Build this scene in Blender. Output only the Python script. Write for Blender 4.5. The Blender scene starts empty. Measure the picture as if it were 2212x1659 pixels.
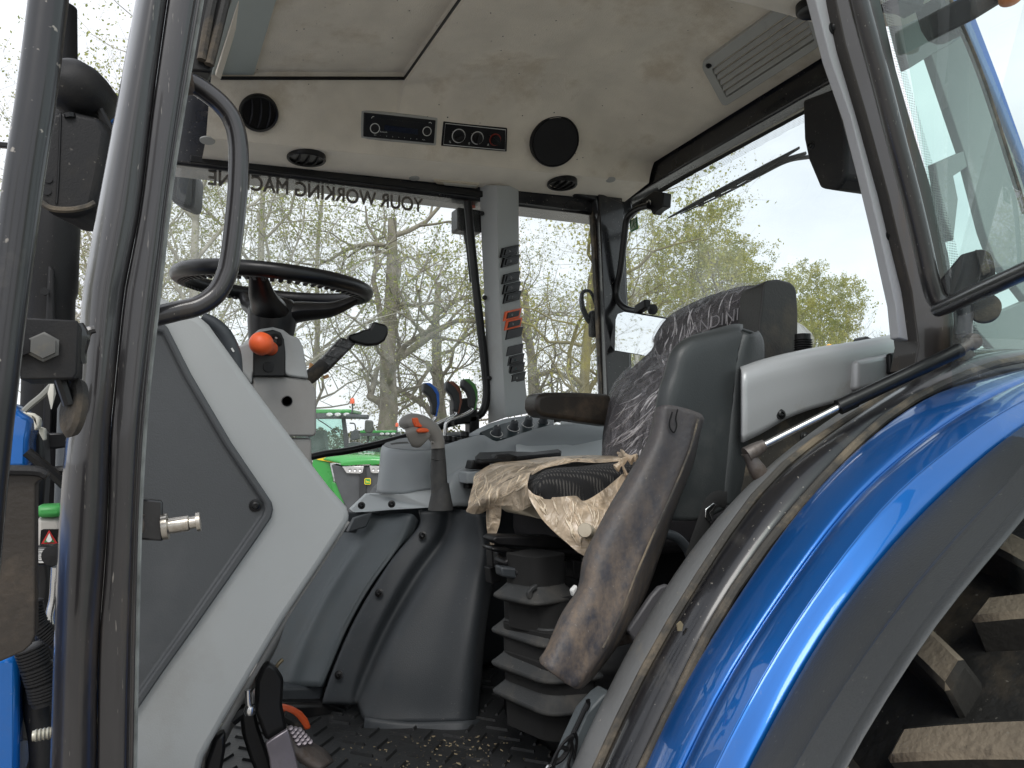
import bpy, bmesh, math, random
from mathutils import Vector, Matrix, noise
random.seed(7)
sc = bpy.context.scene
R = math.radians

# ------------------------------------------------------------------ camera
CAM = Vector((0, 0, 2.0)); YAW, PITCH, FPX = R(26), R(3.5), 1650.0
cd = bpy.data.cameras.new('camera'); cam = bpy.data.objects.new('camera', cd)
sc.collection.objects.link(cam); sc.camera = cam
cam.location = CAM; cam.rotation_euler = (R(90)+PITCH, 0, -YAW)
cd.sensor_width = 36; cd.lens = 36*FPX/2212; cd.clip_start = .02; cd.clip_end = 2000

# ------------------------------------------------------------------ sky and sun (overcast)
w = bpy.data.worlds.new('World'); sc.world = w; w.use_nodes = True
nt = w.node_tree; nt.nodes.clear(); NN = nt.nodes.new; LK = nt.links.new
out = NN('ShaderNodeOutputWorld'); bg = NN('ShaderNodeBackground'); bg.inputs[1].default_value = .12
sky = NN('ShaderNodeTexSky'); sky.sky_type = 'NISHITA'; sky.sun_disc = False
SUN_EL, SUN_AZ = 48, 205          # azimuth: clockwise from +Y
sky.sun_elevation = R(SUN_EL); sky.sun_rotation = R(SUN_AZ); sky.air_density = 1.2; sky.dust_density = 2
tc = NN('ShaderNodeTexCoord'); mp = NN('ShaderNodeMapping'); mp.inputs['Scale'].default_value = (1, 1, 2.6)
nz = NN('ShaderNodeTexNoise'); nz.inputs['Scale'].default_value = 2.6; nz.inputs['Detail'].default_value = 7; nz.inputs['Roughness'].default_value = .55
rp = NN('ShaderNodeValToRGB')
rp.color_ramp.elements[0].position = .28; rp.color_ramp.elements[0].color = (6.7, 6.95, 7.4, 1)
rp.color_ramp.elements[1].position = .72; rp.color_ramp.elements[1].color = (9.2, 9.3, 9.6, 1)
mx = NN('ShaderNodeMixRGB'); mx.inputs[0].default_value = .9
LK(tc.outputs['Generated'], mp.inputs[0]); LK(mp.outputs[0], nz.inputs[0]); LK(nz.outputs[0], rp.inputs[0])
LK(sky.outputs[0], mx.inputs[1]); LK(rp.outputs[0], mx.inputs[2]); LK(mx.outputs[0], bg.inputs[0]); LK(bg.outputs[0], out.inputs[0])
sd = bpy.data.lights.new('sun', 'SUN'); sd.energy = 1.2; sd.angle = R(25); sd.color = (1, .97, .93)
so = bpy.data.objects.new('sun', sd); sc.collection.objects.link(so)
az = R(SUN_AZ); el = R(SUN_EL)
sdir = Vector((math.sin(az)*math.cos(el), math.cos(az)*math.cos(el), math.sin(el)))
so.rotation_euler = sdir.to_track_quat('Z', 'Y').to_euler(); so.location = (0, 0, 20)
sc.view_settings.view_transform = 'Standard'; sc.view_settings.look = 'None'
sc.view_settings.exposure = 0.38; sc.view_settings.gamma = 1; sc.view_settings.use_curve_mapping = False
sc.render.engine = 'CYCLES'
sc.cycles.max_bounces = 10; sc.cycles.diffuse_bounces = 5; sc.cycles.transparent_max_bounces = 24; sc.cycles.transmission_bounces = 8

# ------------------------------------------------------------------ points: where a sight line meets a real plane
def ray(u, v):
    x = (u-1106)/FPX; y = (829.5-v)/FPX
    fw = math.cos(PITCH)-math.sin(PITCH)*y; up = math.sin(PITCH)+math.cos(PITCH)*y
    return Vector((fw*math.sin(YAW)+x*math.cos(YAW), fw*math.cos(YAW)-x*math.sin(YAW), up))
def at(u, v, y=None, x=None, z=None, t=None):
    r = ray(u, v)
    if y is not None: t = y/r.y
    elif x is not None: t = x/r.x
    elif z is not None: t = (z-CAM.z)/r.z
    return CAM+r*t
def plane_at(u, v, p0, n):
    r = ray(u, v); return CAM+r*((Vector(p0)-CAM).dot(n)/r.dot(n))
def Q(pts, **k): return [at(p[0], p[1], **k) for p in pts]
def V(*a): return Vector(a)

# ------------------------------------------------------------------ materials
MATS = {}
def mat(name, col, rough=.5, metal=0, coat=0, var=.12, vs=6, dirt=None, da=.0, ds=5, dth=.55, bump=0, bs=200, spec=.5,
        stretch=(1, 1, 1), scr=0, sheen=0, crough=.05, bd=.02, grad=None, dsoft=.14):
    m = bpy.data.materials.new(name); m.use_nodes = True; t = m.node_tree; N = t.nodes.new; L = t.links.new
    b = t.nodes['Principled BSDF']; b.inputs['Roughness'].default_value = rough; b.inputs['Metallic'].default_value = metal
    b.inputs['Coat Weight'].default_value = coat; b.inputs['Coat Roughness'].default_value = crough
    b.inputs['Specular IOR Level'].default_value = spec; b.inputs['Sheen Weight'].default_value = sheen
    tc = N('ShaderNodeTexCoord'); mp = N('ShaderNodeMapping'); mp.inputs['Scale'].default_value = stretch
    L(tc.outputs['Object'], mp.inputs[0])
    n1 = N('ShaderNodeTexNoise'); n1.inputs['Scale'].default_value = vs; n1.inputs['Detail'].default_value = 6; L(mp.outputs[0], n1.inputs[0])
    mr = N('ShaderNodeMapRange'); mr.inputs[1].default_value = .3; mr.inputs[2].default_value = .7
    mr.inputs[3].default_value = 1-var; mr.inputs[4].default_value = 1+var; L(n1.outputs[0], mr.inputs[0])
    vm = N('ShaderNodeVectorMath'); vm.operation = 'SCALE'; vm.inputs[0].default_value = col[:3]; L(mr.outputs[0], vm.inputs['Scale'])
    cur = vm.outputs[0]
    r1 = N('ShaderNodeMapRange'); r1.inputs[1].default_value = .3; r1.inputs[2].default_value = .7
    r1.inputs[3].default_value = max(.02, rough-.08); r1.inputs[4].default_value = min(1, rough+.1); L(n1.outputs[0], r1.inputs[0])
    rc = r1.outputs[0]
    if dirt:
        n2 = N('ShaderNodeTexNoise'); n2.inputs['Scale'].default_value = ds; n2.inputs['Detail'].default_value = 10; n2.inputs['Roughness'].default_value = .68
        L(mp.outputs[0], n2.inputs[0])
        m2 = N('ShaderNodeMapRange'); m2.inputs[1].default_value = dth; m2.inputs[2].default_value = dth+dsoft; m2.inputs[3].default_value = 0; m2.inputs[4].default_value = da
        L(n2.outputs[0], m2.inputs[0])
        if grad:   # mud gathers at the low end
            sx = N('ShaderNodeSeparateXYZ'); L(tc.outputs['Object'], sx.inputs[0]); g = N('ShaderNodeMapRange'); g.inputs[1].default_value = grad[0]; g.inputs[2].default_value = grad[1]; g.inputs[3].default_value = 1; g.inputs[4].default_value = .12; L(sx.outputs[2], g.inputs[0])
            gm = N('ShaderNodeMath'); gm.operation = 'MULTIPLY'; L(g.outputs[0], gm.inputs[0]); L(m2.outputs[0], gm.inputs[1]); m2 = gm
        mx = N('ShaderNodeMixRGB'); L(m2.outputs[0], mx.inputs[0]); L(cur, mx.inputs[1]); mx.inputs[2].default_value = (*dirt, 1); cur = mx.outputs[0]
        r2 = N('ShaderNodeMix'); L(m2.outputs[0], r2.inputs[0]); L(rc, r2.inputs[2]); r2.inputs[3].default_value = .9; rc = r2.outputs[0]
        cw = N('ShaderNodeMath'); cw.operation = 'MULTIPLY_ADD'; L(m2.outputs[0], cw.inputs[0]); cw.inputs[1].default_value = -coat; cw.inputs[2].default_value = coat
        cw.use_clamp = True; L(cw.outputs[0], b.inputs['Coat Weight'])
    if scr:   # small light specks of dust and scratches
        n3 = N('ShaderNodeTexNoise'); n3.inputs['Scale'].default_value = 160; n3.inputs['Detail'].default_value = 2; L(mp.outputs[0], n3.inputs[0])
        m3 = N('ShaderNodeMapRange'); m3.inputs[1].default_value = .70; m3.inputs[2].default_value = .76; m3.inputs[4].default_value = scr; L(n3.outputs[0], m3.inputs[0])
        mx = N('ShaderNodeMixRGB'); L(m3.outputs[0], mx.inputs[0]); L(cur, mx.inputs[1]); mx.inputs[2].default_value = (.35, .32, .28, 1); cur = mx.outputs[0]
    L(cur, b.inputs['Base Color']); L(rc, b.inputs['Roughness'])
    if bump:
        n4 = N('ShaderNodeTexNoise'); n4.inputs['Scale'].default_value = bs; n4.inputs['Detail'].default_value = 3; L(tc.outputs['Object'], n4.inputs[0])
        bp = N('ShaderNodeBump'); bp.inputs['Strength'].default_value = bump; bp.inputs['Distance'].default_value = bd; L(n4.outputs[0], bp.inputs['Height'])
        L(bp.outputs[0], b.inputs['Normal'])
    MATS[name] = m; return m
TAN = (.20, .14, .085)
grey = mat('grey_trim', (.35, .362, .36), .52, bump=.12, bs=700, bd=.002, var=.06, vs=3, dirt=(.24, .215, .18), da=.35, ds=2.2, dth=.56, scr=.15)
greyd = mat('grey_column', (.27, .265, .255), .5, bump=.12, bs=700, bd=.002, var=.06, vs=4, dirt=(.2, .17, .14), da=.25, ds=3)
greyb = mat('grey_console', (.31, .335, .35), .45, bump=.1, bs=700, bd=.002, var=.05, vs=4, dirt=(.42, .42, .40), da=.25, ds=4, dth=.58)
slate = mat('slate_trim', (.085, .10, .108), .46, bump=.25, bs=600, bd=.002, var=.12, vs=4, dirt=(.12, .12, .115), da=.45, ds=3.5, dth=.55, scr=.15)
slated = mat('slate_dark', (.040, .046, .052), .48, bump=.25, bs=600, bd=.002, var=.15, vs=5, dirt=(.08, .08, .08), da=.4, ds=4, scr=.15)
insert = mat('panel_insert', (.060, .064, .068), .42, bump=.15, bs=500, bd=.002, var=.12, vs=3, dirt=(.13, .13, .13), da=.3, ds=3, dth=.58)
black = mat('black_plastic', (.010, .010, .011), .5, spec=.32, bump=.15, bs=500, bd=.002, var=.2, vs=8, dirt=(.05, .045, .038), da=.4, ds=6, dth=.56, scr=.2)
satin = mat('black_satin', (.006, .006, .0065), .34, spec=.35, var=.2, vs=8, dirt=(.04, .036, .032), da=.35, ds=6, dth=.58)
rubber = mat('black_rubber', (.022, .021, .020), .7, bump=.3, bs=300, bd=.003, var=.2, vs=8, dirt=(.16, .125, .085), da=.7, ds=7, dth=.52)
seal = mat('dusty_seal', (.055, .05, .043), .75, bump=.3, bs=200, bd=.003, var=.25, vs=8, dirt=(.22, .175, .12), da=.8, ds=9, dth=.48, scr=.3)
gloss = mat('black_gloss_paint', (.014, .0125, .0135), .33, coat=.75, crough=.07, var=.2, vs=5, dirt=(.10, .072, .05), da=.55, ds=3.5, dth=.57, stretch=(3, 3, .35), scr=.5, bump=.03, bs=25, bd=.01)
gloss2 = mat('black_gloss_dusty', (.010, .010, .012), .3, spec=.4, coat=.6, crough=.12, var=.2, vs=5, dirt=(.11, .10, .085), da=.35, ds=14, dth=.57, scr=.8, bump=.04, bs=20, bd=.01)
blue = mat('blue_paint', (.001, .125, .46), .36, metal=.6, coat=1, crough=.02, var=.06, vs=2, dirt=(.10, .13, .2), da=.25, ds=7, dth=.60, scr=.12, bump=.012, bs=8, bd=.02)
ext = mat('black_extension', (.045, .048, .050), .48, bump=.25, bs=350, bd=.002, var=.1, vs=3, dirt=(.10, .10, .095), da=.35, ds=3, scr=.25)
tyre = mat('tyre_rubber', (.022, .020, .019), .72, bump=.5, bs=60, bd=.006, var=.3, vs=6, dirt=(.10, .075, .052), da=.8, ds=6, dth=.48, scr=.4)
lugm = mat('worn_lug', (.27, .215, .16), .85, bump=.6, bs=120, bd=.004, var=.25, vs=10, dirt=(.045, .038, .032), da=.7, ds=14, dth=.56, scr=.3)
lugs_ = mat('lug_flank', (.03, .026, .023), .8, bump=.5, bs=80, bd=.004, var=.3, vs=8, dirt=(.11, .085, .06), da=.6, ds=8, dth=.54)
liner = mat('headliner_felt', (.70, .64, .54), .95, bump=.6, bs=420, bd=.003, var=.10, vs=9, dirt=(.40, .31, .20), da=.5, ds=4.2, dth=.54, sheen=.2, spec=.1)
linerd = mat('headliner_pale', (.76, .70, .60), .95, bump=.5, bs=420, bd=.003, var=.08, vs=9, dirt=(.45, .36, .24), da=.3, ds=3, dth=.58, sheen=.2, spec=.1)  # paler felt: window light on the lower lip put into the colour
vent = mat('vent_plastic', (.36, .36, .34), .6, var=.08, vs=6, dirt=(.12, .10, .08), da=.4, ds=5)
strip = mat('grey_green_strip', (.33, .37, .355), .45, var=.06, vs=4)
chrome = mat('zinc_steel', (.50, .47, .42), .25, metal=1, var=.2, vs=20, dirt=(.25, .16, .08), da=.5, ds=25, dth=.55)
steel = mat('bright_steel', (.6, .6, .6), .2, metal=1, var=.1, vs=10)
grimy = mat('grimy_steel', (.16, .14, .13), .5, metal=.6, var=.3, vs=14, dirt=(.09, .06, .04), da=.7, ds=14, dth=.5, bump=.3, bs=80, bd=.003)
orange = mat('orange_plastic', (.80, .12, .03), .42, var=.08, vs=9, dirt=(.35, .10, .04), da=.3, ds=16)
red = mat('red_plastic', (.28, .035, .02), .5)
white = mat('white_paint', (.75, .75, .73), .5, var=.05)
offw = mat('beige_plastic', (.50, .44, .34), .5, var=.1, vs=10, dirt=(.3, .22, .14), da=.5, ds=9)
armm = mat('dirty_armrest', (.052, .048, .050), .5, bump=.3, bs=160, bd=.003, var=.2, vs=6, dirt=(.25, .18, .12), da=.68, ds=38, dth=.38, dsoft=.30, scr=.3, stretch=(1.3, 1.3, .8), grad=(-.10, .12))
bluep = mat('blue_inlay', (.02, .12, .5), .4); brownp = mat('brown_inlay', (.16, .06, .035), .4); greenp = mat('green_inlay', (.06, .2, .05), .4)
jdg = mat('green_paint', (.04, .33, .06), .3, coat=.8, var=.05, vs=2); jdy = mat('yellow_paint', (.85, .62, .02), .35, coat=.5)
jdk = mat('charcoal_grille', (.075, .08, .085), .6, var=.15, vs=5)
lens = mat('lamp_lens', (.7, .7, .7), .15, metal=.6)
mapr = mat('floor_mat', (.020, .021, .022), .5, bump=.3, bs=120, bd=.003, var=.25, vs=5, dirt=(.15, .125, .085), da=.45, ds=7, dth=.60, scr=.5)
straw = mat('dry_crumbs', (.22, .18, .11), .9)
ash = mat('bark', (.26, .235, .19), .9, var=.35, vs=3, dirt=(.17, .19, .09), da=.6, ds=2, dth=.5, bump=.6, bs=18, bd=.05)
pale_bark = mat('pale_bark', (.42, .40, .34), .9, var=.3, vs=2, dirt=(.16, .17, .10), da=.5, ds=2, dth=.52, bump=.5, bs=14, bd=.05)
yell_bark = mat('lichen_bark', (.24, .21, .11), .9, var=.3, vs=2, dirt=(.30, .27, .06), da=.7, ds=2, dth=.48, bump=.5, bs=14, bd=.05)
def leafmat(name, c):
    m = bpy.data.materials.new(name); m.use_nodes = True; t = m.node_tree; N = t.nodes.new; L = t.links.new
    t.nodes.remove(t.nodes['Principled BSDF']); o = t.nodes['Material Output']
    d = N('ShaderNodeBsdfDiffuse'); tr = N('ShaderNodeBsdfTranslucent'); ms = N('ShaderNodeMixShader'); ms.inputs[0].default_value = .5
    tc = N('ShaderNodeTexCoord'); n = N('ShaderNodeTexNoise'); n.inputs['Scale'].default_value = 1.5; L(tc.outputs['Object'], n.inputs[0])
    rr = N('ShaderNodeValToRGB'); rr.color_ramp.elements[0].position = .35; rr.color_ramp.elements[1].position = .65
    rr.color_ramp.elements[0].color = (c[0]*.7, c[1]*.75, c[2]*.7, 1); rr.color_ramp.elements[1].color = (c[0]*1.3, c[1]*1.2, c[2]*1.1, 1)
    L(n.outputs[0], rr.inputs[0]); L(rr.outputs[0], d.inputs[0]); L(rr.outputs[0], tr.inputs[0]); L(d.outputs[0], ms.inputs[1]); L(tr.outputs[0], ms.inputs[2]); L(ms.outputs[0], o.inputs[0])
    return m
leafa = leafmat('young_leaf', (.36, .40, .17)); leafb = leafmat('yellow_bud', (.40, .41, .16)); leafc = leafmat('pale_catkin', (.40, .41, .25))

def glassmat(name, tint, base=.05, haze=0., hz=(.8, .85, .85), rough=.0):
    """thin sheet: lets light straight through, reflects by angle, optional dusty haze"""
    m = bpy.data.materials.new(name); m.use_nodes = True; t = m.node_tree; N = t.nodes.new; L = t.links.new
    t.nodes.remove(t.nodes['Principled BSDF']); o = t.nodes['Material Output']
    tr = N('ShaderNodeBsdfTransparent'); tr.inputs[0].default_value = (*tint, 1)
    gl = N('ShaderNodeBsdfGlossy'); gl.inputs['Roughness'].default_value = rough
    ge = N('ShaderNodeNewGeometry'); dt = N('ShaderNodeVectorMath'); dt.operation = 'DOT_PRODUCT'; L(ge.outputs['Incoming'], dt.inputs[0]); L(ge.outputs['Normal'], dt.inputs[1])
    ab = N('ShaderNodeMath'); ab.operation = 'ABSOLUTE'; L(dt.outputs['Value'], ab.inputs[0])
    om = N('ShaderNodeMath'); om.operation = 'SUBTRACT'; om.inputs[0].default_value = 1; L(ab.outputs[0], om.inputs[1])
    pw = N('ShaderNodeMath'); pw.operation = 'POWER'; L(om.outputs[0], pw.inputs[0]); pw.inputs[1].default_value = 5
    a = N('ShaderNodeMath'); a.operation = 'MULTIPLY_ADD'; a.inputs[1].default_value = .9; a.inputs[2].default_value = base; a.use_clamp = True
    L(pw.outputs[0], a.inputs[0])
    ms = N('ShaderNodeMixShader'); L(a.outputs[0], ms.inputs[0]); L(tr.outputs[0], ms.inputs[1]); L(gl.outputs[0], ms.inputs[2]); cur = ms.outputs[0]
    if haze:
        df = N('ShaderNodeBsdfTranslucent'); df.inputs[0].default_value = (*hz, 1); dd = N('ShaderNodeBsdfDiffuse'); dd.inputs[0].default_value = (*hz, 1)
        add = N('ShaderNodeMixShader'); L(df.outputs[0], add.inputs[1]); L(dd.outputs[0], add.inputs[2])
        tc = N('ShaderNodeTexCoord'); n = N('ShaderNodeTexNoise'); n.inputs['Scale'].default_value = 5; n.inputs['Detail'].default_value = 8; L(tc.outputs['Object'], n.inputs[0])
        mr = N('ShaderNodeMapRange'); mr.inputs[1].default_value = .35; mr.inputs[2].default_value = .75; mr.inputs[3].default_value = haze*.5; mr.inputs[4].default_value = haze*1.8; L(n.outputs[0], mr.inputs[0])
        m2 = N('ShaderNodeMixShader'); L(mr.outputs[0], m2.inputs[0]); L(cur, m2.inputs[1]); L(add.outputs[0], m2.inputs[2]); cur = m2.outputs[0]
    L(cur, o.inputs[0]); return m
glass = glassmat('window_glass', (.95, .985, .975), haze=.05)
glassr = glassmat('rear_glass', (.91, .97, .965), haze=.07)
glassg = glassmat('green_glass', (.74, .93, .87), base=.10, haze=.05)
def frit(name, ax, cell=.0042, rad=.25):
    m = bpy.data.materials.new(name); m.use_nodes = True; t = m.node_tree; N = t.nodes.new; L = t.links.new
    b = t.nodes['Principled BSDF']; b.inputs['Base Color'].default_value = (.01, .01, .01, 1); o = t.nodes['Material Output']
    tr = N('ShaderNodeBsdfTransparent'); tc = N('ShaderNodeTexCoord'); sp = N('ShaderNodeSeparateXYZ'); L(tc.outputs['Object'], sp.inputs[0])
    fr = []
    for a in (ax, 2):
        d = N('ShaderNodeMath'); d.operation = 'DIVIDE'; d.inputs[1].default_value = cell; L(sp.outputs[a], d.inputs[0])
        f = N('ShaderNodeMath'); f.operation = 'FRACT'; L(d.outputs[0], f.inputs[0]); s = N('ShaderNodeMath'); s.operation = 'SUBTRACT'; s.inputs[1].default_value = .5; L(f.outputs[0], s.inputs[0])
        q = N('ShaderNodeMath'); q.operation = 'MULTIPLY'; L(s.outputs[0], q.inputs[0]); L(s.outputs[0], q.inputs[1]); fr.append(q)
    ad = N('ShaderNodeMath'); ad.operation = 'ADD'; L(fr[0].outputs[0], ad.inputs[0]); L(fr[1].outputs[0], ad.inputs[1])
    lt = N('ShaderNodeMath'); lt.operation = 'LESS_THAN'; lt.inputs[1].default_value = rad*rad; L(ad.outputs[0], lt.inputs[0])
    ms = N('ShaderNodeMixShader'); L(lt.outputs[0], ms.inputs[0]); L(tr.outputs[0], ms.inputs[1]); L(b.outputs[0], ms.inputs[2]); L(ms.outputs[0], o.inputs[0])
    return m
frit_x = frit('frit_dots_side', 0); frit_y = frit('frit_dots_rear', 1)
def film(name, col, amin, amax, rough=.22, sc_=14, bumps=.8, bdist=.02, rot=(0, 0, 0), st=(1, 1, 1), w_=.12):
    """crumpled plastic foil: partly see-through, crease highlights painted in as milky streaks"""
    m = bpy.data.materials.new(name); m.use_nodes = True; t = m.node_tree; N = t.nodes.new; L = t.links.new
    b = t.nodes['Principled BSDF']; b.inputs['Base Color'].default_value = (*col, 1); b.inputs['Roughness'].default_value = rough
    b.inputs['Specular IOR Level'].default_value = .7; o = t.nodes['Material Output']
    tc = N('ShaderNodeTexCoord'); v = N('ShaderNodeTexVoronoi'); v.feature = 'DISTANCE_TO_EDGE'; v.inputs['Scale'].default_value = sc_
    n0 = N('ShaderNodeTexNoise'); n0.inputs['Scale'].default_value = sc_*.7; n0.inputs['Detail'].default_value = 4; L(tc.outputs['Object'], n0.inputs[0])
    mpf = N('ShaderNodeMapping'); mpf.inputs['Rotation'].default_value = rot; mpf.inputs['Scale'].default_value = st; L(tc.outputs['Object'], mpf.inputs[0])
    mxv = N('ShaderNodeMixRGB'); mxv.inputs[0].default_value = .12; L(mpf.outputs[0], mxv.inputs[1]); L(n0.outputs['Color'], mxv.inputs[2]); L(mxv.outputs[0], v.inputs['Vector'])
    n = N('ShaderNodeTexNoise'); n.inputs['Scale'].default_value = sc_; n.inputs['Detail'].default_value = 5; n.inputs['Roughness'].default_value = .55; n.inputs['Distortion'].default_value = .6; L(mpf.outputs[0], n.inputs[0])
    sb = N('ShaderNodeMath'); sb.operation = 'SUBTRACT'; sb.inputs[1].default_value = .5; L(n.outputs[0], sb.inputs[0]); rg = N('ShaderNodeMath'); rg.operation = 'ABSOLUTE'; L(sb.outputs[0], rg.inputs[0])
    mr = N('ShaderNodeMapRange'); mr.interpolation_type = 'SMOOTHSTEP'; mr.inputs[1].default_value = 0; mr.inputs[2].default_value = w_; mr.inputs[3].default_value = amax; mr.inputs[4].default_value = amin; L(rg.outputs[0], mr.inputs[0])
    m2 = N('ShaderNodeMapRange'); m2.inputs[1].default_value = .35; m2.inputs[2].default_value = .7; m2.inputs[3].default_value = -.1*amax; m2.inputs[4].default_value = .3*amax; L(n0.outputs[0], m2.inputs[0])
    a = N('ShaderNodeMath'); a.operation = 'ADD'; a.use_clamp = True; L(mr.outputs[0], a.inputs[0]); L(m2.outputs[0], a.inputs[1])
    h = N('ShaderNodeMath'); h.operation = 'MULTIPLY_ADD'; h.inputs[1].default_value = -2.2; L(rg.outputs[0], h.inputs[0]); L(n.outputs[0], h.inputs[2])
    bp = N('ShaderNodeBump'); bp.inputs['Strength'].default_value = bumps; bp.inputs['Distance'].default_value = bdist; L(h.outputs[0], bp.inputs['Height']); L(bp.outputs[0], b.inputs['Normal'])
    tr = N('ShaderNodeBsdfTransparent'); ms = N('ShaderNodeMixShader'); L(a.outputs[0], ms.inputs[0]); L(tr.outputs[0], ms.inputs[1]); L(b.outputs[0], ms.inputs[2]); L(ms.outputs[0], o.inputs[0])
    return m
wfold = film('wrap_fold', (.78, .66, .50), .6, .9, .25, 20, .4, .01)
foldm = film('film_fold', (.78, .75, .77), .3, .75, .12, 20, .5, .01)
wrapb = film('beige_wrap', (.62, .49, .35), .55, .92, .28, 12, .7, .02, w_=.08)
wrapc = film('clear_wrap', (.50, .47, .50), .13, .36, .14, 8, .8, .035, rot=(0, R(-32), R(15)), st=(2.6, 2.0, .5), w_=.05)
def knit():
    m = bpy.data.materials.new('black_knit'); m.use_nodes = True; t = m.node_tree; N = t.nodes.new; L = t.links.new
    b = t.nodes['Principled BSDF']; b.inputs['Roughness'].default_value = .9
    tc = N('ShaderNodeTexCoord'); mp = N('ShaderNodeMapping'); mp.inputs['Rotation'].default_value = (0, 0, R(12)); L(tc.outputs['Object'], mp.inputs[0])
    wv = N('ShaderNodeTexWave'); wv.bands_direction = 'Y'; wv.inputs['Scale'].default_value = 22; wv.inputs['Distortion'].default_value = 1.6; wv.inputs['Detail'].default_value = 3; wv.inputs['Detail Scale'].default_value = 30; L(mp.outputs[0], wv.inputs[0])
    w2 = N('ShaderNodeTexWave'); w2.bands_direction = 'X'; w2.inputs['Scale'].default_value = 50; w2.inputs['Distortion'].default_value = 3; L(mp.outputs[0], w2.inputs[0])
    mu = N('ShaderNodeMath'); mu.operation = 'MULTIPLY'; L(wv.outputs['Fac'], mu.inputs[0]); L(w2.outputs['Fac'], mu.inputs[1])
    rr = N('ShaderNodeValToRGB'); rr.color_ramp.elements[0].position = .25; rr.color_ramp.elements[0].color = (.010, .010, .011, 1); rr.color_ramp.elements[1].position = .8; rr.color_ramp.elements[1].color = (.085, .08, .075, 1)
    L(mu.outputs[0], rr.inputs[0]); L(rr.outputs[0], b.inputs['Base Color'])
    bp = N('ShaderNodeBump'); bp.inputs['Strength'].default_value = .6; bp.inputs['Distance'].default_value = .004; L(mu.outputs[0], bp.inputs['Height']); L(bp.outputs[0], b.inputs['Normal'])
    return m
knitm = knit()
mirm = bpy.data.materials.new('mirror_face'); mirm.use_nodes = True
_b = mirm.node_tree.nodes['Principled BSDF']; _b.inputs['Metallic'].default_value = 1; _b.inputs['Roughness'].default_value = .02; _b.inputs['Base Color'].default_value = (.85, .87, .88, 1)
fabric = mat('dark_seat_cloth', (.030, .028, .031), .8, var=.2, vs=10, bump=.3, bs=300, bd=.002)
taupe = mat('translucent_white', (.6, .58, .5), .4)
stick = bpy.data.materials.new('sticker_print'); stick.use_nodes = True
_t = stick.node_tree; _o = _t.nodes['Material Output']; _p = _t.nodes['Principled BSDF']; _p.inputs['Base Color'].default_value = (.13, .11, .10, 1); _p.inputs['Roughness'].default_value = .6
_q = _t.nodes.new('ShaderNodeBsdfTranslucent'); _q.inputs[0].default_value = (.38, .34, .31, 1); _m = _t.nodes.new('ShaderNodeMixShader'); _m.inputs[0].default_value = .6
_t.links.new(_p.outputs[0], _m.inputs[1]); _t.links.new(_q.outputs[0], _m.inputs[2]); _t.links.new(_m.outputs[0], _o.inputs[0])
yard = mat('yard_gravel', (.40, .38, .345), .95, var=.25, vs=.8, dirt=(.16, .14, .11), da=.7, ds=.35, dth=.5, bump=.6, bs=20, bd=.03)

# ------------------------------------------------------------------ object helpers
WL = {}
def wloc(o): return WL.get(o.name, Vector((0, 0, 0))) if o else Vector((0, 0, 0))
def tag(o, label=None, cat=None, group=None, kind=None):
    if label: o['label'] = label
    if cat: o['category'] = cat
    if group: o['group'] = group
    if kind: o['kind'] = kind
    return o
def empty(name, loc, label, cat, group=None):
    o = bpy.data.objects.new(name, None); sc.collection.objects.link(o); o.location = loc; o.empty_display_size = .2
    WL[o.name] = Vector(loc); return tag(o, label, cat, group)
def link(name, vs, fs, m, parent, bevel=0, smooth=False, solid=0, fix=True, label=None, kind=None, mats=None, fmat=None, seg=2):
    vs = [Vector(v) for v in vs]
    lo = Vector((min(v.x for v in vs), min(v.y for v in vs), min(v.z for v in vs))); hi = Vector((max(v.x for v in vs), max(v.y for v in vs), max(v.z for v in vs)))
    c = (lo+hi)/2
    me = bpy.data.meshes.new(name); me.from_pydata([v-c for v in vs], [], fs)
    if mats:
        for mm in mats: me.materials.append(mm)
        for p, k in zip(me.polygons, fmat): p.material_index = k
    else: me.materials.append(m)
    if fix:
        bm = bmesh.new(); bm.from_mesh(me); bmesh.ops.recalc_face_normals(bm, faces=bm.faces); bm.to_mesh(me); bm.free()
    o = bpy.data.objects.new(name, me); sc.collection.objects.link(o); WL[o.name] = c.copy()
    if parent: o.parent = parent; o.location = c-wloc(parent)
    else: o.location = c
    if solid:
        s = o.modifiers.new('solidify', 'SOLIDIFY'); s.thickness = abs(solid); s.offset = 1 if solid > 0 else -1
    if bevel:
        b = o.modifiers.new('bevel', 'BEVEL'); b.width = bevel; b.segments = seg; b.limit_method = 'ANGLE'; b.angle_limit = R(32); b.harden_normals = False
        smooth = True
    if smooth:
        me.shade_smooth()
        if bevel or not smooth == 'all':
            try: me.set_sharp_from_angle(angle=R(38))
            except Exception: pass
    if label: o['label'] = label
    if kind: o['kind'] = kind
    return o
def prism(name, pts, e, m, parent, bevel=0, **k):
    n = len(pts); e = Vector(e); vs = [Vector(p) for p in pts]+[Vector(p)+e for p in pts]
    fs = [tuple(range(n)), tuple(range(2*n-1, n-1, -1))]+[(i, i+n, (i+1) % n+n, (i+1) % n) for i in range(n)]
    return link(name, vs, fs, m, parent, bevel, **k)
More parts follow.
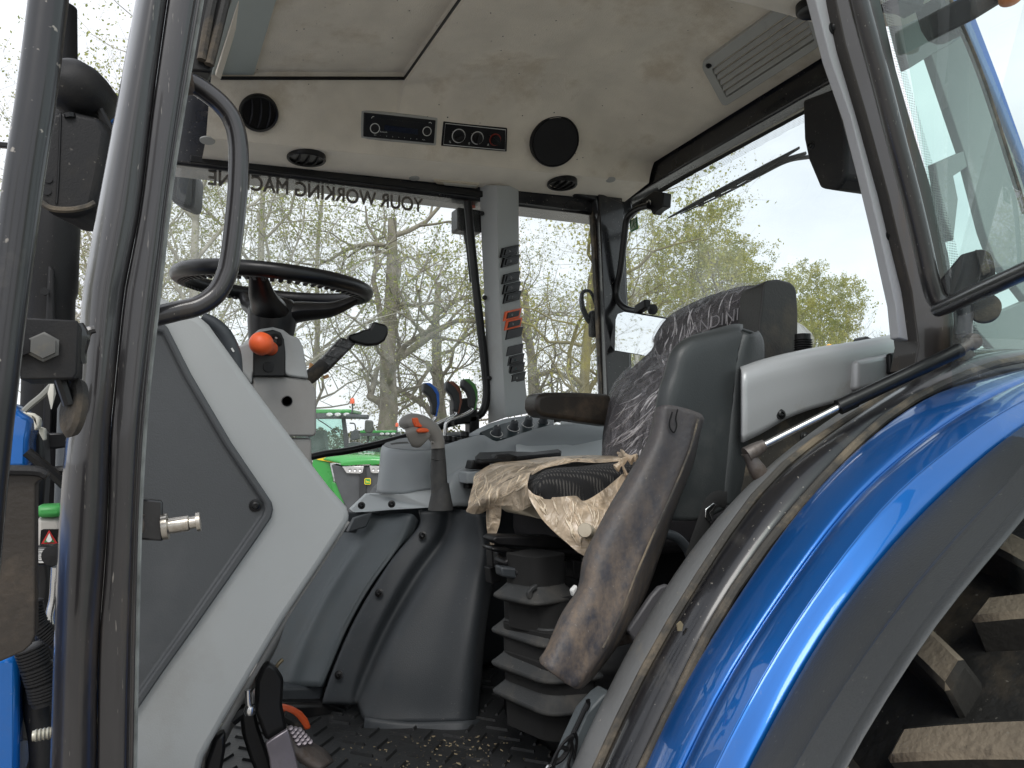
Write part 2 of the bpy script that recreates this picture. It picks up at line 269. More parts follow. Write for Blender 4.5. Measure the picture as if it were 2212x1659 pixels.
def cat(pts, n=6, closed=False):
    pts = [Vector(p) for p in pts]; N_ = len(pts); out_ = []
    if N_ < 3 and not closed: return [pts[0].lerp(pts[-1], i/n) for i in range(n+1)]
    rng = N_ if closed else N_-1
    for i in range(rng):
        if closed: a, b, c, d = pts[i-1], pts[i], pts[(i+1) % N_], pts[(i+2) % N_]
        else: a = pts[i-1] if i else pts[0]*2-pts[1]; b = pts[i]; c = pts[i+1]; d = pts[i+2] if i+2 < N_ else pts[-1]*2-pts[-2]
        for j in range(n):
            s = j/n; out_.append(.5*((2*b)+(c-a)*s+(2*a-5*b+4*c-d)*s*s+(3*b-3*c+d-a)*s**3))
    if not closed: out_.append(pts[-1])
    return out_
def tube(name, pts, r, m, parent, n=12, curve=6, closed=False, flat=1., up=None, kind=None, label=None, ret=False):
    P = cat(pts, curve, closed) if curve > 1 else [Vector(p) for p in pts]
    K = len(P); rs = r if isinstance(r, (list, tuple)) else [r, r]
    def rad(i):
        s = i/(K-1)*(len(rs)-1); a = min(int(s), len(rs)-2); return rs[a]+(rs[a+1]-rs[a])*(s-a)
    vs = []; fs = []; prev = None
    for i, p in enumerate(P):
        d = (P[(i+1) % K]-P[i-1]) if closed else (P[min(i+1, K-1)]-P[max(i-1, 0)])
        if d.length < 1e-9: d = Vector((0, 0, 1))
        d.normalize()
        if prev is None:
            a = Vector(up) if up else (Vector((0, 0, 1)) if abs(d.z) < .9 else Vector((1, 0, 0)))
        else: a = prev
        a = (a-d*a.dot(d)); a.normalize(); b = d.cross(a); prev = a; q = rad(i)
        for j in range(n):
            t_ = 2*math.pi*j/n; vs.append(p+a*math.cos(t_)*q+b*math.sin(t_)*q*flat)
    for i in range(K if closed else K-1):
        for j in range(n):
            i2 = (i+1) % K; fs.append((i*n+j, i*n+(j+1) % n, i2*n+(j+1) % n, i2*n+j))
    if not closed: fs += [tuple(range(n)), tuple(range((K-1)*n, K*n))]
    if ret: return vs, fs
    return link(name, vs, fs, m, parent, smooth=True, kind=kind, label=label)
def basis(n, x=None):
    n = Vector(n).normalized(); a = Vector(x) if x else (Vector((0, 0, 1)) if abs(n.z) < .9 else Vector((1, 0, 0)))
    a = (a-n*a.dot(n)).normalized(); return a, n.cross(a), n
def lathe(name, c, ax, prof, m, parent, n=28, x=None, sx=1., sy=1., **k):
    """prof: (radius, height along axis) pairs"""
    a, b, d = basis(ax, x); c = Vector(c); vs = []; fs = []
    for r_, h in prof:
        for j in range(n):
            t_ = 2*math.pi*j/n; vs.append(c+a*math.cos(t_)*r_*sx+b*math.sin(t_)*r_*sy+d*h)
    for i in range(len(prof)-1):
        for j in range(n): fs.append((i*n+j, i*n+(j+1) % n, (i+1)*n+(j+1) % n, (i+1)*n+j))
    fs += [tuple(range(n)), tuple(range((len(prof)-1)*n, len(prof)*n))]
    return link(name, vs, fs, m, parent, smooth=True, **k)
def box(name, c, X, Y_, Z, m, parent, bevel=.003, **k):
    """half-extent vectors"""
    c = Vector(c); X, Y_, Z = Vector(X), Vector(Y_), Vector(Z)
    vs = [c+X*a+Y_*b+Z*d for d in (-1, 1) for a, b in ((-1, -1), (1, -1), (1, 1), (-1, 1))]
    fs = [(0, 3, 2, 1), (4, 5, 6, 7), (0, 1, 5, 4), (1, 2, 6, 5), (2, 3, 7, 6), (3, 0, 4, 7)]
    return link(name, vs, fs, m, parent, bevel, **k)
def loft(name, rows, m, parent, k1=24, k2=4, solid=0, disp=None, smooth=True, label=None, kind=None):
    """rows of points -> smooth sheet"""
    def resamp(row, n):
        P = cat(row, 8) if len(row) > 2 else [Vector(row[0]).lerp(Vector(row[-1]), i/8) for i in range(9)]
        L_ = [0]
        for a, b in zip(P, P[1:]): L_.append(L_[-1]+(b-a).length)
        out_ = []; j = 0
        for i in range(n):
            s = L_[-1]*i/(n-1)
            while j < len(P)-2 and L_[j+1] < s: j += 1
            q = (s-L_[j])/max(1e-9, L_[j+1]-L_[j]); out_.append(P[j].lerp(P[j+1], min(1, max(0, q))))
        return out_
    G = [resamp(r_, k1) for r_ in rows]
    if k2 > 1:
        cols = [cat([G[i][j] for i in range(len(G))], k2) for j in range(k1)]
        G = [[cols[j][i] for j in range(k1)] for i in range(len(cols[0]))]
    M_ = len(G); vs = [p for r_ in G for p in r_]
    if disp: vs = [disp(p, (i // k1)/(M_-1), (i % k1)/(k1-1)) for i, p in enumerate(vs)]
    fs = [(i*k1+j, i*k1+j+1, (i+1)*k1+j+1, (i+1)*k1+j) for i in range(M_-1) for j in range(k1-1)]
    o = link(name, vs, fs, m, parent, smooth='all' if smooth else False, solid=solid, fix=False, label=label, kind=kind)
    return o
def text(name, s, o_, xv, yv, h, m, parent, width=None, depth=.0004, shear=0., bold=0., fat=0.):
    """flat print; o_ = lower left of the text, xv reading direction, yv up"""
    c = bpy.data.curves.new(name, 'FONT'); c.body = s; c.size = 1; c.extrude = 0; c.offset = bold; c.shear = shear
    ob = bpy.data.objects.new(name, c); sc.collection.objects.link(ob)
    dg = bpy.context.evaluated_depsgraph_get(); me = bpy.data.meshes.new_from_object(ob.evaluated_get(dg))
    bpy.data.objects.remove(ob)
    if not me.vertices: return None
    mxx = max(v.co.x for v in me.vertices); mnx = min(v.co.x for v in me.vertices); xv = Vector(xv).normalized(); yv = Vector(yv); yv = (yv).normalized()
    sy = h/.70; sx = (width/(mxx-mnx)) if width else sy
    vs = [Vector(o_)+xv*(v.co.x-mnx)*sx+yv*v.co.y*sy for v in me.vertices]; fs = [tuple(p.vertices) for p in me.polygons]
    bpy.data.meshes.remove(me)
    if fat:
        k = len(vs); off_ = xv.cross(yv).normalized()
        b_v, b_f = list(vs), list(fs)
        for q, (fx, fy) in enumerate(((fat, 0), (0, fat), (fat, fat)), 1):
            vs += [v+xv*fx+yv*fy+off_*.00015*q for v in b_v]; fs += [tuple(i+k*q for i in f) for f in b_f]
    n = xv.cross(yv)*depth
    return link(name, [v+n for v in vs], fs, m, parent, fix=False)
def screw(p, n, r, parent, m=None):
    p = Vector(p); n = Vector(n).normalized()
    return lathe('screw', p, n, [(r*1.5, -.001), (r*1.5, r*.25), (r*1.05, r*.35), (r*.95, r*.9), (r*.55, r*1.1), (r*.5, r*.5), (.00001, r*.45)], m or black, parent, 14)
def facecam(p): return (CAM-Vector(p)).normalized()
# ================================================================== GROUND
gx, gy = 60, 60; vs = []; fs = []
def gz(x, y):
    s = min(1, max(0, (y-4)/5)); return -.55*s*s*(3-2*s)+.02*noise.noise(Vector((x*.3, y*.3, 0)))
def gc(i, n):
    s = i/n*2-1; return math.copysign(abs(s)**3*400+abs(s)*12, s)
for j in range(gy+1):
    for i in range(gx+1): vs.append((gc(i, gx), gc(j, gy), gz(gc(i, gx), gc(j, gy))))
for j in range(gy):
    for i in range(gx): a = j*(gx+1)+i; fs.append((a, a+1, a+gx+2, a+gx+1))
tag(link('ground', vs, fs, yard, None, smooth='all', fix=False), kind='structure')

# ================================================================== THE BLUE TRACTOR
T = empty('blue_tractor', (.6, 1.45, 0), 'blue tractor seen close up through its open left cab door, grey cab trim inside', 'tractor')
FZ = 1.35
def zc(X): return 2.712+.06*X
def sst(a, b, x):
    s = min(1, max(0, (x-a)/(b-a))); return s*s*(3-2*s)
def zliner(X, Y):
    zr = min(2.796+.206*X, 2.80+.135*X+.025) if X > .6 else 2.796+.206*X
    zr = min(zr, 2.955)
    ytop = 1.875 if X < .6 else 1.875-.28*sst(.6, 1.0, X)
    if Y > 1.985:   # pale lower lip
        return zc(X)+(2.706+.048*X-zc(X))*(Y-1.985)/.13
    q = min(1, max(0, (1.985-Y)/(1.985-ytop))); k = 1.3+1.9*sst(.6, 1.0, X)
    z = zc(X)+(zr-zc(X))*(1-(1-q)**k)
    if Y < ytop: z += .03*(ytop-Y)
    z += (2.985-.063*Y-.004-z)*sst(1.12, 1.46, X)*(1 if Y < 1.955 else max(0, (1.985-Y)/.03))
    if X < .6 and Y < 1.868: z += .014
    return z
def onliner(u, v):
    r = ray(u, v); t = .8
    while t < 4:
        p = CAM+r*t
        if p.z > zliner(p.x, p.y) or p.y > 2.12: break
        t += .004
    return CAM+r*t
def lnorm(p, e=.01):
    n = Vector((-(zliner(p.x+e, p.y)-zliner(p.x-e, p.y))/(2*e), -(zliner(p.x, p.y+e)-zliner(p.x, p.y-e))/(2*e), 1)).normalized()
    return -n
# headliner sheet
nx, ny = 130, 150; vs = []; fs = []
Xs = [.13+(1.46-.13)*i/nx for i in range(nx+1)]; Ys = [.93+(2.122-.93)*j/ny for j in range(ny+1)]
# sharp hatch border: pull the nearest rows onto it
Xs = sorted(set(Xs+[.598, .602])); Ys = sorted(set(Ys+[1.866, 1.870, 1.984, 1.986])); nx = len(Xs); ny = len(Ys)
for y_ in Ys:
    for x_ in Xs: vs.append((x_, y_, zliner(x_, y_)))
fm = []
for j in range(ny-1):
    for i in range(nx-1): fs.append((j*nx+i, j*nx+i+1, (j+1)*nx+i+1, (j+1)*nx+i)); fm.append(1 if Ys[j] >= 1.985 else 0)
head = link('headliner', vs, fs, liner, T, smooth='all', fix=False, mats=[liner, linerd], fmat=fm, label='beige felt headliner with brown stains round the radio')
# hatch: dark joint and grey-green side strip
hp = [at(470, 173, y=1.872), at(868, 173, y=1.872)]
def lz(X, Y, d=.004): return V(X, Y, zliner(X, Y)-d)
tube('hatch_joint', [lz(.15+.045*i, 1.869, .001) for i in range(11)]+[lz(.600, 1.866-.05*i, .001) for i in range(0, 19)], .0045, satin, T, n=6, curve=1)
vs = []; fs = []
for i in range(20):
    y_ = 1.864-i*.05
    for x_ in (.130, .222): vs.append(lz(x_, y_, .003))
for i in range(19): fs.append((2*i, 2*i+1, 2*i+3, 2*i+2))
link('hatch_strip', vs, fs, strip, T, fix=False, solid=.006)
vs = [v-Vector((.035, 0, .012 if k % 2 else .03)) if False else v for k, v in enumerate(vs)]
prism('hatch_edge', [at(465, 164, z=2.818), at(477, 172, z=2.822), at(531, 0, z=2.852), at(552, -66, z=2.86), at(535, -66, z=2.85), at(515, 0, z=2.842)], (0, 0, .012), linerd, T, .002)
prism('roof_gutter_channel', Q([(436, -60), (520, -60), (498, 0), (476, 80), (457, 156), (412, 152), (425, 60)], y=1.0), (0, .03, 0), satin, T, .003)
for L_ in ([(470, -40), (452, 40), (436, 130)], [(492, -20), (470, 70), (452, 140)]): tube('gutter_seal', Q(L_, y=.995), .006, rubber, T, n=8)
# outer roof shell
def rnd(x0, x1, y0, y1, r, n=6):
    o_ = []
    for cx_, cy_, a0 in ((x1-r, y1-r, 0), (x0+r, y1-r, 90), (x0+r, y0+r, 180), (x1-r, y0+r, 270)):
        for i in range(n+1): a = R(a0+90*i/n); o_.append((cx_+r*math.cos(a), cy_+r*math.sin(a)))
    return o_
# keeps the opening of the raised glass hatch at the front free (daylight shows beside the lining)
prism('roof', [V(x_, y_, 2.985) for x_, y_ in rnd(.12, 1.62, .78, 2.28, .12)], (0, 0, .14), blue, T, .03)
prism('roof_front', [V(x_, y_, 2.96) for x_, y_ in rnd(-.02, .07, .80, 2.28, .03)], (0, 0, .10), gloss2, T, .01)
for k, (a, b) in enumerate(((1.05, 1.35),)): pass
prism('roof_side_rail', [V(1.5, 2.13, 2.72), V(1.5, 2.25, 2.72), V(0, 2.25, 2.69), V(0, 2.13, 2.69)], (0, 0, .30), gloss2, T, .01)
prism('roof_side_rail', [V(1.5, .80, 2.84), V(1.5, .90, 2.84), V(.20, .90, 2.84), V(.20, .80, 2.84)], (0, 0, .15), gloss2, T, .01)
# near-side pale lip of the lining, with its air vent
lp = [at(1500, -8, z=2.83), at(1600, 12, z=2.83), at(1700, 38, z=2.83), at(1800, 68, z=2.83)]
far = at(1800, 68, z=2.83); near_vent = at(1757, 14, z=2.826)
lathe('air_vent', near_vent, (0, -.05, -1), [(.033, -.02), (.033, .008), (.030, .011), (.027, .008), (.0001, .004)], satin, T, 32)
prism('headliner_lip', [lp[0], lp[1], lp[2], lp[3], V(1.40, 1.02, 2.83), V(1.40, .86, 2.83), V(.55, .86, 2.83), V(.58, 1.0, 2.83)], (0, 0, .10), linerd, T, .012)

# ------------------------------------------------------------------ things in the lining
def inset(p, n, name, m, rx, ry, xdir=(1, 0, 0), prof=None, parent=T): 
    return lathe(name, p, n, prof, m, parent, 32, x=xdir, sx=rx, sy=ry)
def vent_disc(u, v, rpx, n, off_=.004):
    p = onliner(u, v)+Vector(n).normalized()*off_; n = Vector(n).normalized(); r_ = rpx*(p-CAM).dot(ray(1106, 829.5))/FPX
    o = lathe('air_vent', p, n, [(r_, -.012), (r_, .006), (r_*.95, .009), (r_*.86, .007), (r_*.84, .001), (.0001, .0005)], satin, T, 36, x=(1, 0, 0))
    a, b, d = basis(n, (1, 0, 0))
    for k in (-.45, .0, .45):
        h = r_*.80*math.sqrt(1-k*k)
        P_ = [p+a*(k*r_+r_*.10*(1-(s/3)**2))+b*h*(s/3)+d*.005 for s in range(-3, 4)]
        tube('vane', P_, [.0015, .005, .005, .0015], black, o, n=6, curve=3, flat=.5)
    return o
def vent_round(u, v, rpx, rypx, nm='air_vent', tilt=0., n=None, y=None):
    p = onliner(u, v); n = n or lnorm(p); t_ = (p-CAM).dot(ray(1106, 829.5).normalized())
    r_ = rpx*t_/FPX; f = facecam(p)
    o = lathe(nm, p, n, [(r_, -.002), (r_, .006), (r_*.93, .009), (r_*.84, .006), (r_*.80, -.012), (.0001, -.013)], satin, T, 32, x=(1, 0, 0))
    a, b, d = basis(n, (math.cos(tilt), 0, math.sin(tilt)))
    for k in (-.42, 0, .42):
        c = p+a*k*r_-d*.002; h = r_*.78*math.sqrt(1-k*k)
        box('vane', c, a*.0016+d*.0, b*h, d*.006+a*.004, black, o, .0006)
    return o
vent_disc(558, 241, 41, (.05, -.74, -.67), .008); vent_disc(662, 337, 41, (0, -.02, -1)); vent_disc(1214, 393, 33, (0, -.05, -1))
for u, v, rp_ in ((448, 303, 13), (895, 384, 11), (1319, 388, 11)):
    p = onliner(u, v); r_ = rp_*2.3/FPX
    lathe('plug', p, V(0, -.2, -1), [(r_, -.001), (r_, .002), (r_*.7, .0035), (.0001, .002)], vent, T, 20)
# speaker
n = V(-.10, -.88, -.62).normalized(); p = onliner(1194, 302)+n*.016; r_ = 54*2.28/FPX
sp_ = lathe('speaker', p+n*-.004, n, [(r_, -.10), (r_, .010), (r_*.96, .014), (r_*.93, .010), (.0001, .011)], black, T, 40)
lathe('speaker_grille', p+n*.0075, n, [(r_*.92, -.002), (r_*.91, .0025), (r_*.6, .0045), (.0001, .005)], mat('grille_cloth', (.012, .012, .013), .95, bump=.8, bs=900, bd=.002), sp_, 40)
# fascia-mounted radio and heater controls
def fascia_quad(cs, dz=0.): return [onliner(u, v)+facecam(onliner(u, v))*dz for u, v in cs]
def slab(name, cs, m, parent, d0, d1, bevel=.002, **k):
    P = [onliner(u, v) for u, v in cs]; n = (P[1]-P[0]).cross(P[-1]-P[0]).normalized()
    c = sum(P, Vector())/len(P)
    if n.dot(facecam(c)) < 0: n = -n
    P = [p-n*((p-c).dot(n)) for p in P]
    o = prism(name, [p+n*d0 for p in P], n*(d1-d0), m, parent, bevel, **k)
    return o, P, n
def bil(P, s, t_): return P[0].lerp(P[1], s).lerp(P[3].lerp(P[2], s), t_)
rc_ = [(785, 242), (940, 259), (935, 308), (784, 294)]
fr, P, n = slab('radio_surround', [(778, 236), (946, 254), (941, 314), (777, 300)], vent, T, -.03, .003, .004)
ra, P, n = slab('radio', rc_, satin, T, -.03, .009, .002, label='black car radio with a small screen and two round controls')
def onP(P, n, s, t_, h=.0095): return bil(P, s, t_)+n*h
xd = (P[1]-P[0]).normalized(); yd = (P[0]-P[3]).normalized(); wd = (P[1]-P[0]).length; hd = (P[0]-P[3]).length
prism('radio_screen', [onP(P, n, .28, .42), onP(P, n, .75, .45), onP(P, n, .75, .68), onP(P, n, .28, .64)], n*.0006, mat('dim_display', (.012, .016, .03), .15, coat=.5), ra)
prism('disc_slot', [onP(P, n, .12, .17), onP(P, n, .84, .17), onP(P, n, .84, .22), onP(P, n, .12, .22)], n*.0006, black, ra)
def ring(name, c, n, r_, m, parent, w_=.0009, a0=0, a1=360):
    a, b, d = basis(n, xd); pts = [Vector(c)+a*r_*math.cos(R(q))+b*r_*math.sin(R(q)) for q in [a0+(a1-a0)*i/30 for i in range(31 if a1-a0 < 360 else 30)]]
    return tube(name, pts, w_, m, parent, n=5, curve=1, closed=(a1-a0 >= 360))
pr = mat('silver_print', (.62, .62, .60), .4)
for s, t_, rr_ in ((.15, .60, .20), (.88, .50, .19)):
    c = onP(P, n, s, t_, .011); ring('dial_ring', c, n, hd*rr_, pr, ra, .0011)
    lathe('radio_knob', c-n*.002, n, [(hd*rr_*.85, 0), (hd*rr_*.8, .003), (.0001, .0035)], black, ra, 24)
for k in range(9):
    c = onP(P, n, .16+.085*k, .90); text('button_print', ['SRC', '1', '2', '3', '4', '5', '6', 'M', 'AUX'][k], c-xd*.004, xd, yd, .0028, pr, ra)
text('button_print', 'Bluetooth', onP(P, n, .22, .74), xd, yd, .0035, pr, ra)
tube('phone_mark', [onP(P, n, .10, .20), onP(P, n, .115, .13), onP(P, n, .135, .12)], .0007, pr, ra, n=5); tube('phone_mark', [onP(P, n, .90, .14), onP(P, n, .92, .10), onP(P, n, .94, .15)], .0007, pr, ra, n=5)
hc, P, n = slab('heater_panel', [(957, 261), (1095, 276), (1092, 325), (952, 314)], satin, T, -.03, .007, .002, label='black heater panel with three rotary knobs')
lw_ = [onP(P, n, s, t_, .0075) for s, t_ in ((.03, .07), (.97, .07), (.97, .93), (.03, .93))]
tube('panel_line', lw_, .0010, pr, hc, n=5, curve=1, closed=True)
for k, (s, t_) in enumerate(((.245, .52), (.53, .53), (.81, .53))):
    c = onP(P, n, s, t_, .0075); rr_ = hd*(.30, .28, .26)[k]
    ring('dial_ring', c, n, rr_, pr if k < 2 else red, hc, .0014, 0, 360)
    kb = lathe('knob', c, n, [(rr_*.86, 0), (rr_*.82, .009), (rr_*.5, .010), (.0001, .010)], satin, hc, 28)
    a, b, d = basis(n, xd); g = a*math.cos(.6+k)+b*math.sin(.6+k)
    box('knob_grip', c+n*.013, g*rr_*.75, d.cross(g)*rr_*.16, n*.005, black, kb, .001)
    text('dial_print', ['%', '0', 'A'][k], c-xd*rr_*1.45-yd*rr_*1.15, xd, yd, .006, pr, hc)
    for q in range(5):
        aa = R(30+30*q); e_ = xd*math.cos(aa)+yd*math.sin(aa); 
        tube('dial_tick', [c+e_*rr_*1.12, c+e_*rr_*1.22], .0004, pr, hc, n=4, curve=1)
# dome light
P = Q([(937, 388), (945, 384), (1035, 394), (1033, 402), (946, 392)], y=2.06); 
dl, P, n = slab('dome_light', [(936, 386), (1036, 395), (1031, 403), (942, 394)], offw, T, -.01, .006, .003)
prism('light_lens', [onP(P, n, .2, .2, .0065), onP(P, n, .95, .2, .0065), onP(P, n, .95, .8, .0065), onP(P, n, .2, .8, .0065)], n*.002, mat('frosted_lens', (.55, .53, .47), .3), dl)

# ceiling grille (rear): frame, five slats
gq = [(1518, 130), (1650, 27), (1690, -10), (1782, 88), (1568, 221)]
G0, G1, G3 = onliner(1568, 221), onliner(1518, 128), onliner(1778, 86)
gx_ = (G1-G0); gy_ = (G3-G0)   # across slats, along slats
nG = gx_.cross(gy_).normalized()
if nG.z > 0: nG = -nG
def gpt(a, b, dz=0.): return G0+gx_*a+gy_*b+nG*(dz+.006)
gr = empty('grille_tmp', (0, 0, 0), None, None); bpy.data.objects.remove(gr)
def rrect(f, a0, a1, b0, b1, r, n=5):
    L1, L2 = gx_.length, gy_.length; o_ = []
    for ca, cb, s0 in ((a1-r/L1, b1-r/L2, 0), (a0+r/L1, b1-r/L2, 90), (a0+r/L1, b0+r/L2, 180), (a1-r/L1, b0+r/L2, 270)):
        for i in range(n+1): q = R(s0+90*i/n); o_.append(f(ca+r/L1*math.cos(q), cb+r/L2*math.sin(q)))
    return o_
o1 = rrect(lambda a, b: gpt(a, b, .008), 0, 1, -.02, 1, .02); o2 = rrect(lambda a, b: gpt(a, b, .008), .14, .80, .055, .95, .006)
nn = len(o1); vs = o1+o2+[p-nG*.03 for p in o1]+[p-nG*.03 for p in o2]
fs = []
for i in range(nn):
    j = (i+1) % nn; fs += [(i, j, nn+j, nn+i), (2*nn+i, 2*nn+j, j, i), (nn+i, nn+j, 3*nn+j, 3*nn+i)]
gr = link('ceiling_grille', vs, fs, vent, T, .002, label='grey slatted air grille in the rear of the ceiling')
prism('grille_recess', rrect(lambda a, b: gpt(a, b, -.004), .14, .80, .055, .95, .006), (0, 0, .004), satin, gr)
for k in range(5):
    a = .215+.125*k; c0 = gpt(a, .06, .004); c1 = gpt(a, .95, .004); d = (c1-c0)/2; ax_ = gx_.normalized()
    box('slat', (c0+c1)/2, d, ax_*.0058-nG*.004, nG*.0015+ax_*.001, vent, gr, .0015)
screw(gpt(.9, .05, .009), nG, .005, gr)
for i, (x_, y_) in enumerate([(random.uniform(.65, 1.4), random.uniform(1.1, 1.85)) for _ in range(46)]+[(random.uniform(.2, .58), random.uniform(1.2, 1.8)) for _ in range(12)]): pass
# fly specks: one speckle part
vs = []; fs = []
for _ in range(90):
    x_ = random.uniform(.2, 1.4); y_ = random.uniform(1.05, 1.97); p = lz(x_, y_, .0006); n = lnorm(p); a, b, d = basis(n); r_ = random.uniform(.0009, .0021); k = len(vs)
    for q in range(6): vs.append(p+a*r_*math.cos(q*1.047)+b*r_*math.sin(q*1.047))
    fs.append(tuple(range(k, k+6)))
link('fly_specks', vs, fs, black, T, fix=False, kind='stuff')

# ------------------------------------------------------------------ right side: door glass, frame, lettering, B pillar
YW = 2.15
rd = link('right_door', [at(*p, y=YW) for p in [(250, 315), (1032, 424), (1040, 560), (1050, 720), (1058, 890), (1010, 915), (870, 950), (680, 995), (520, 1060), (250, 1200)]], [tuple(range(10))], glass, T, fix=False, label='glass right door with mirrored lettering across its top')
tube('door_frame', Q([(1010, 436), (1016, 500), (1026, 600), (1037, 700), (1047, 790), (1051, 850), (1040, 893), (1000, 905), (870, 946), (760, 972), (680, 985), (560, 1025), (430, 1090)], y=YW-.02), [.013, .013, .013, .012, .010, .009], satin, rd, n=10, curve=4)
prism('frit_band', Q([(250, 312), (1040, 424), (1040, 434), (250, 326)], y=YW-.004), (0, .001, 0), satin, rd)
link('frit_dots', Q([(250, 324), (1040, 433), (1040, 447), (250, 340)], y=YW-.004), [(0, 1, 2, 3)], frit_x, rd, fix=False)
link('frit_dots', Q([(985, 430), (1016, 434), (1016, 452), (1024, 600), (1040, 740), (1050, 840), (1030, 890), (1010, 700), (1000, 520)], y=YW-.0045), [tuple(range(9))], frit_x, rd, fix=False)
xa = at(915, 459, y=YW+.001); xb = at(449, 399, y=YW+.001)
text('lettering', 'YOUR WORKING MACHINE', at(914, 459, y=YW+.0012), xb-xa, (0, 0, 1), .041, stick, rd, width=(xb-xa).length-.004, depth=.0005, fat=.0026)
# red and white hazard board corner outside, lamp and latch box
hz = prism('hazard_sticker', Q([(1012, 424), (1027, 426), (1027, 449), (1008, 452)], y=YW+.03), (0, .003, 0), mat('hazard_red', (.75, .15, .10), .5), rd)
box('work_lamp', at(1008, 480, y=2.20), V(.042, 0, 0), V(0, .03, 0), V(0, 0, .036), satin, T, .006)
tube('lamp_stay', Q([(1005, 500), (1012, 540), (1020, 610)], y=2.17), .008, satin, T)
box('latch_box', at(1001, 888, y=2.10), V(.038, 0, .004), V(0, .02, 0), V(-.002, 0, .038), satin, rd, .006)
box('latch_box', at(1020, 920, y=2.10), V(.016, 0, 0), V(0, .02, 0), V(0, 0, .03), satin, rd, .004)
box('roof_gutter', (at(700, 388, y=2.14)+at(250, 325, y=2.14))/2, V(.55, 0, .03), V(0, .008, 0), V(0, 0, .006), satin, T, .002)
box('window_header', (at(410, 343, y=2.125)+at(1044, 420, y=2.125))/2, (at(1044, 420, y=2.125)-at(410, 343, y=2.125))/2, V(0, .006, 0), V(0, 0, .010), satin, T, .003)
# A pillar on the far side (behind the near one)
box('right_front_pillar', V(-.03, 2.20, 2.0), V(.03, 0, 0), V(0, .035, 0), V(0, 0, .75), gloss, T, .01)
# right door mirror
mi = prism('right_mirror', Q([(369, 362), (378, 347), (392, 349), (418, 372), (422, 386), (419, 438), (414, 451), (402, 449), (371, 436), (368, 425)], y=2.42), (.03, .07, 0), black, T, .008, label='right door mirror seen through the far glass')
prism('mirror_glass', Q([(383, 352), (392, 353), (414, 374), (416, 388), (413, 436), (408, 444), (385, 430), (381, 424)], y=2.417), (0, -.002, 0), mirm, mi)
# B pillar trim with switches
pl = [(1036, 400), (1040, 520), (1044, 600), (1049, 731), (1054, 850), (1054, 915)]
pc = [(1074, 400), (1075, 520), (1077, 600), (1084, 731), (1090, 850), (1092, 902)]
pr_ = [(1120, 402), (1121, 520), (1123, 631), (1128, 731), (1137, 850), (1147, 892)]
rows = [Q(pl, y=2.13), Q(pc, y=2.065), Q(pr_, y=2.115)]
vs = []; fs = []
for r_ in rows+[Q(pr_, y=2.15)]:
    vs += cat(r_, 4)
k_ = len(cat(pl, 4)) if False else len(vs)//4
for i in range(3):
    for j in range(k_-1): fs.append((i*k_+j, i*k_+j+1, (i+1)*k_+j+1, (i+1)*k_+j))
pt = link('pillar_trim', vs, fs, grey, T, smooth=True, fix=False, label='grey pillar trim with rows of rocker switches')
pt.modifiers.new('s', 'SOLIDIFY').thickness = .004; b_ = pt.modifiers.new('b', 'BEVEL'); b_.width = .003; b_.segments = 2; b_.limit_method = 'ANGLE'
for u, v in ((1041, 461), (1047, 643), (1057, 817)): screw(at(u, v, y=2.115), (-.4, -1, 0), .005, pt, satin)
pn = ((at(1074, 600, y=2.065)-at(1123, 600, y=2.115)).cross(V(0, 0, 1))).normalized()
if pn.y > 0: pn = -pn
sws = [(1098, 543, 0), (1100, 564, 0), (1101, 600, 0), (1102, 622, 0), (1103, 642, 0), (1103, 680, 1), (1105, 700, 1), (1107, 720, 2), (1108, 756, 2), (1110, 777, 3), (1111, 796, 4), (1113, 816, 0)]
p0_ = at(1074, 600, y=2.065)
for u, v, k in sws:
    c = plane_at(u, v, p0_, pn); hx = (plane_at(u+17, v-4, p0_, pn)-c); hy = (plane_at(u+2.4, v-10.4, p0_, pn)-c)
    sw = box('switch', c+pn*.003, hx, hy, pn*.006, orange if k == 1 else satin, pt, .0015, label='orange rocker switch' if k == 1 else ('blank switch cover' if k == 2 else None))
    if k != 2:
        box('rocker', c+pn*.009, hx*.74, hy*.62, pn*.003+hy*.05, satin, sw, .0012)
        ring('switch_symbol', c+pn*.0126-hx*.2, pn, .0028, pr if k in (1, 0) else mat('teal_print', (.05, .25, .25), .5), sw, .0003)
# far corner window (right rear quarter), handle outside, posts
qw = link('corner_window', Q([(1122, 424), (1275, 430), (1285, 560), (1300, 850), (1303, 960), (1150, 960), (1137, 850)], y=2.16), [tuple(range(7))], glass, T, fix=False, label='narrow right corner window')
link('frit_dots', Q([(1122, 424), (1275, 430), (1275, 440), (1122, 435)], y=2.155), [(0, 1, 2, 3)], frit_x, qw, fix=False)
link('frit_dots', Q([(1268, 430), (1278, 430), (1290, 560), (1303, 850), (1305, 940), (1292, 940), (1280, 640)], y=2.1545), [tuple(range(7))], frit_x, qw, fix=False)
hd_ = tube('window_handle', Q([(1290, 668), (1278, 634), (1266, 628), (1257, 636), (1258, 662), (1270, 690), (1282, 700)], y=2.2), [.006, .006, .009, .011], black, T, n=8)
box('handle_foot', at(1285, 700, y=2.19), V(.02, 0, 0), V(0, .015, 0), V(0, 0, .045), black, hd_, .008)
prism('corner_post_strip', Q([(1277, 424), (1293, 424), (1316, 850), (1318, 960), (1304, 960), (1301, 850)], y=2.13), (0, .02, 0), seal, T, .002)
prism('right_rear_post', Q([(1293, 415), (1348, 440), (1352, 600), (1362, 780), (1366, 900), (1372, 1000), (1316, 1000), (1312, 850)], y=2.09), (.02, .09, 0), gloss2, T, .004, label='black right rear cab post')
prism('corner_gusset', Q([(1240, 419), (1318, 403), (1345, 420), (1345, 470), (1296, 474), (1288, 432)], y=2.10), (0, .04, 0), gloss2, T, .004)
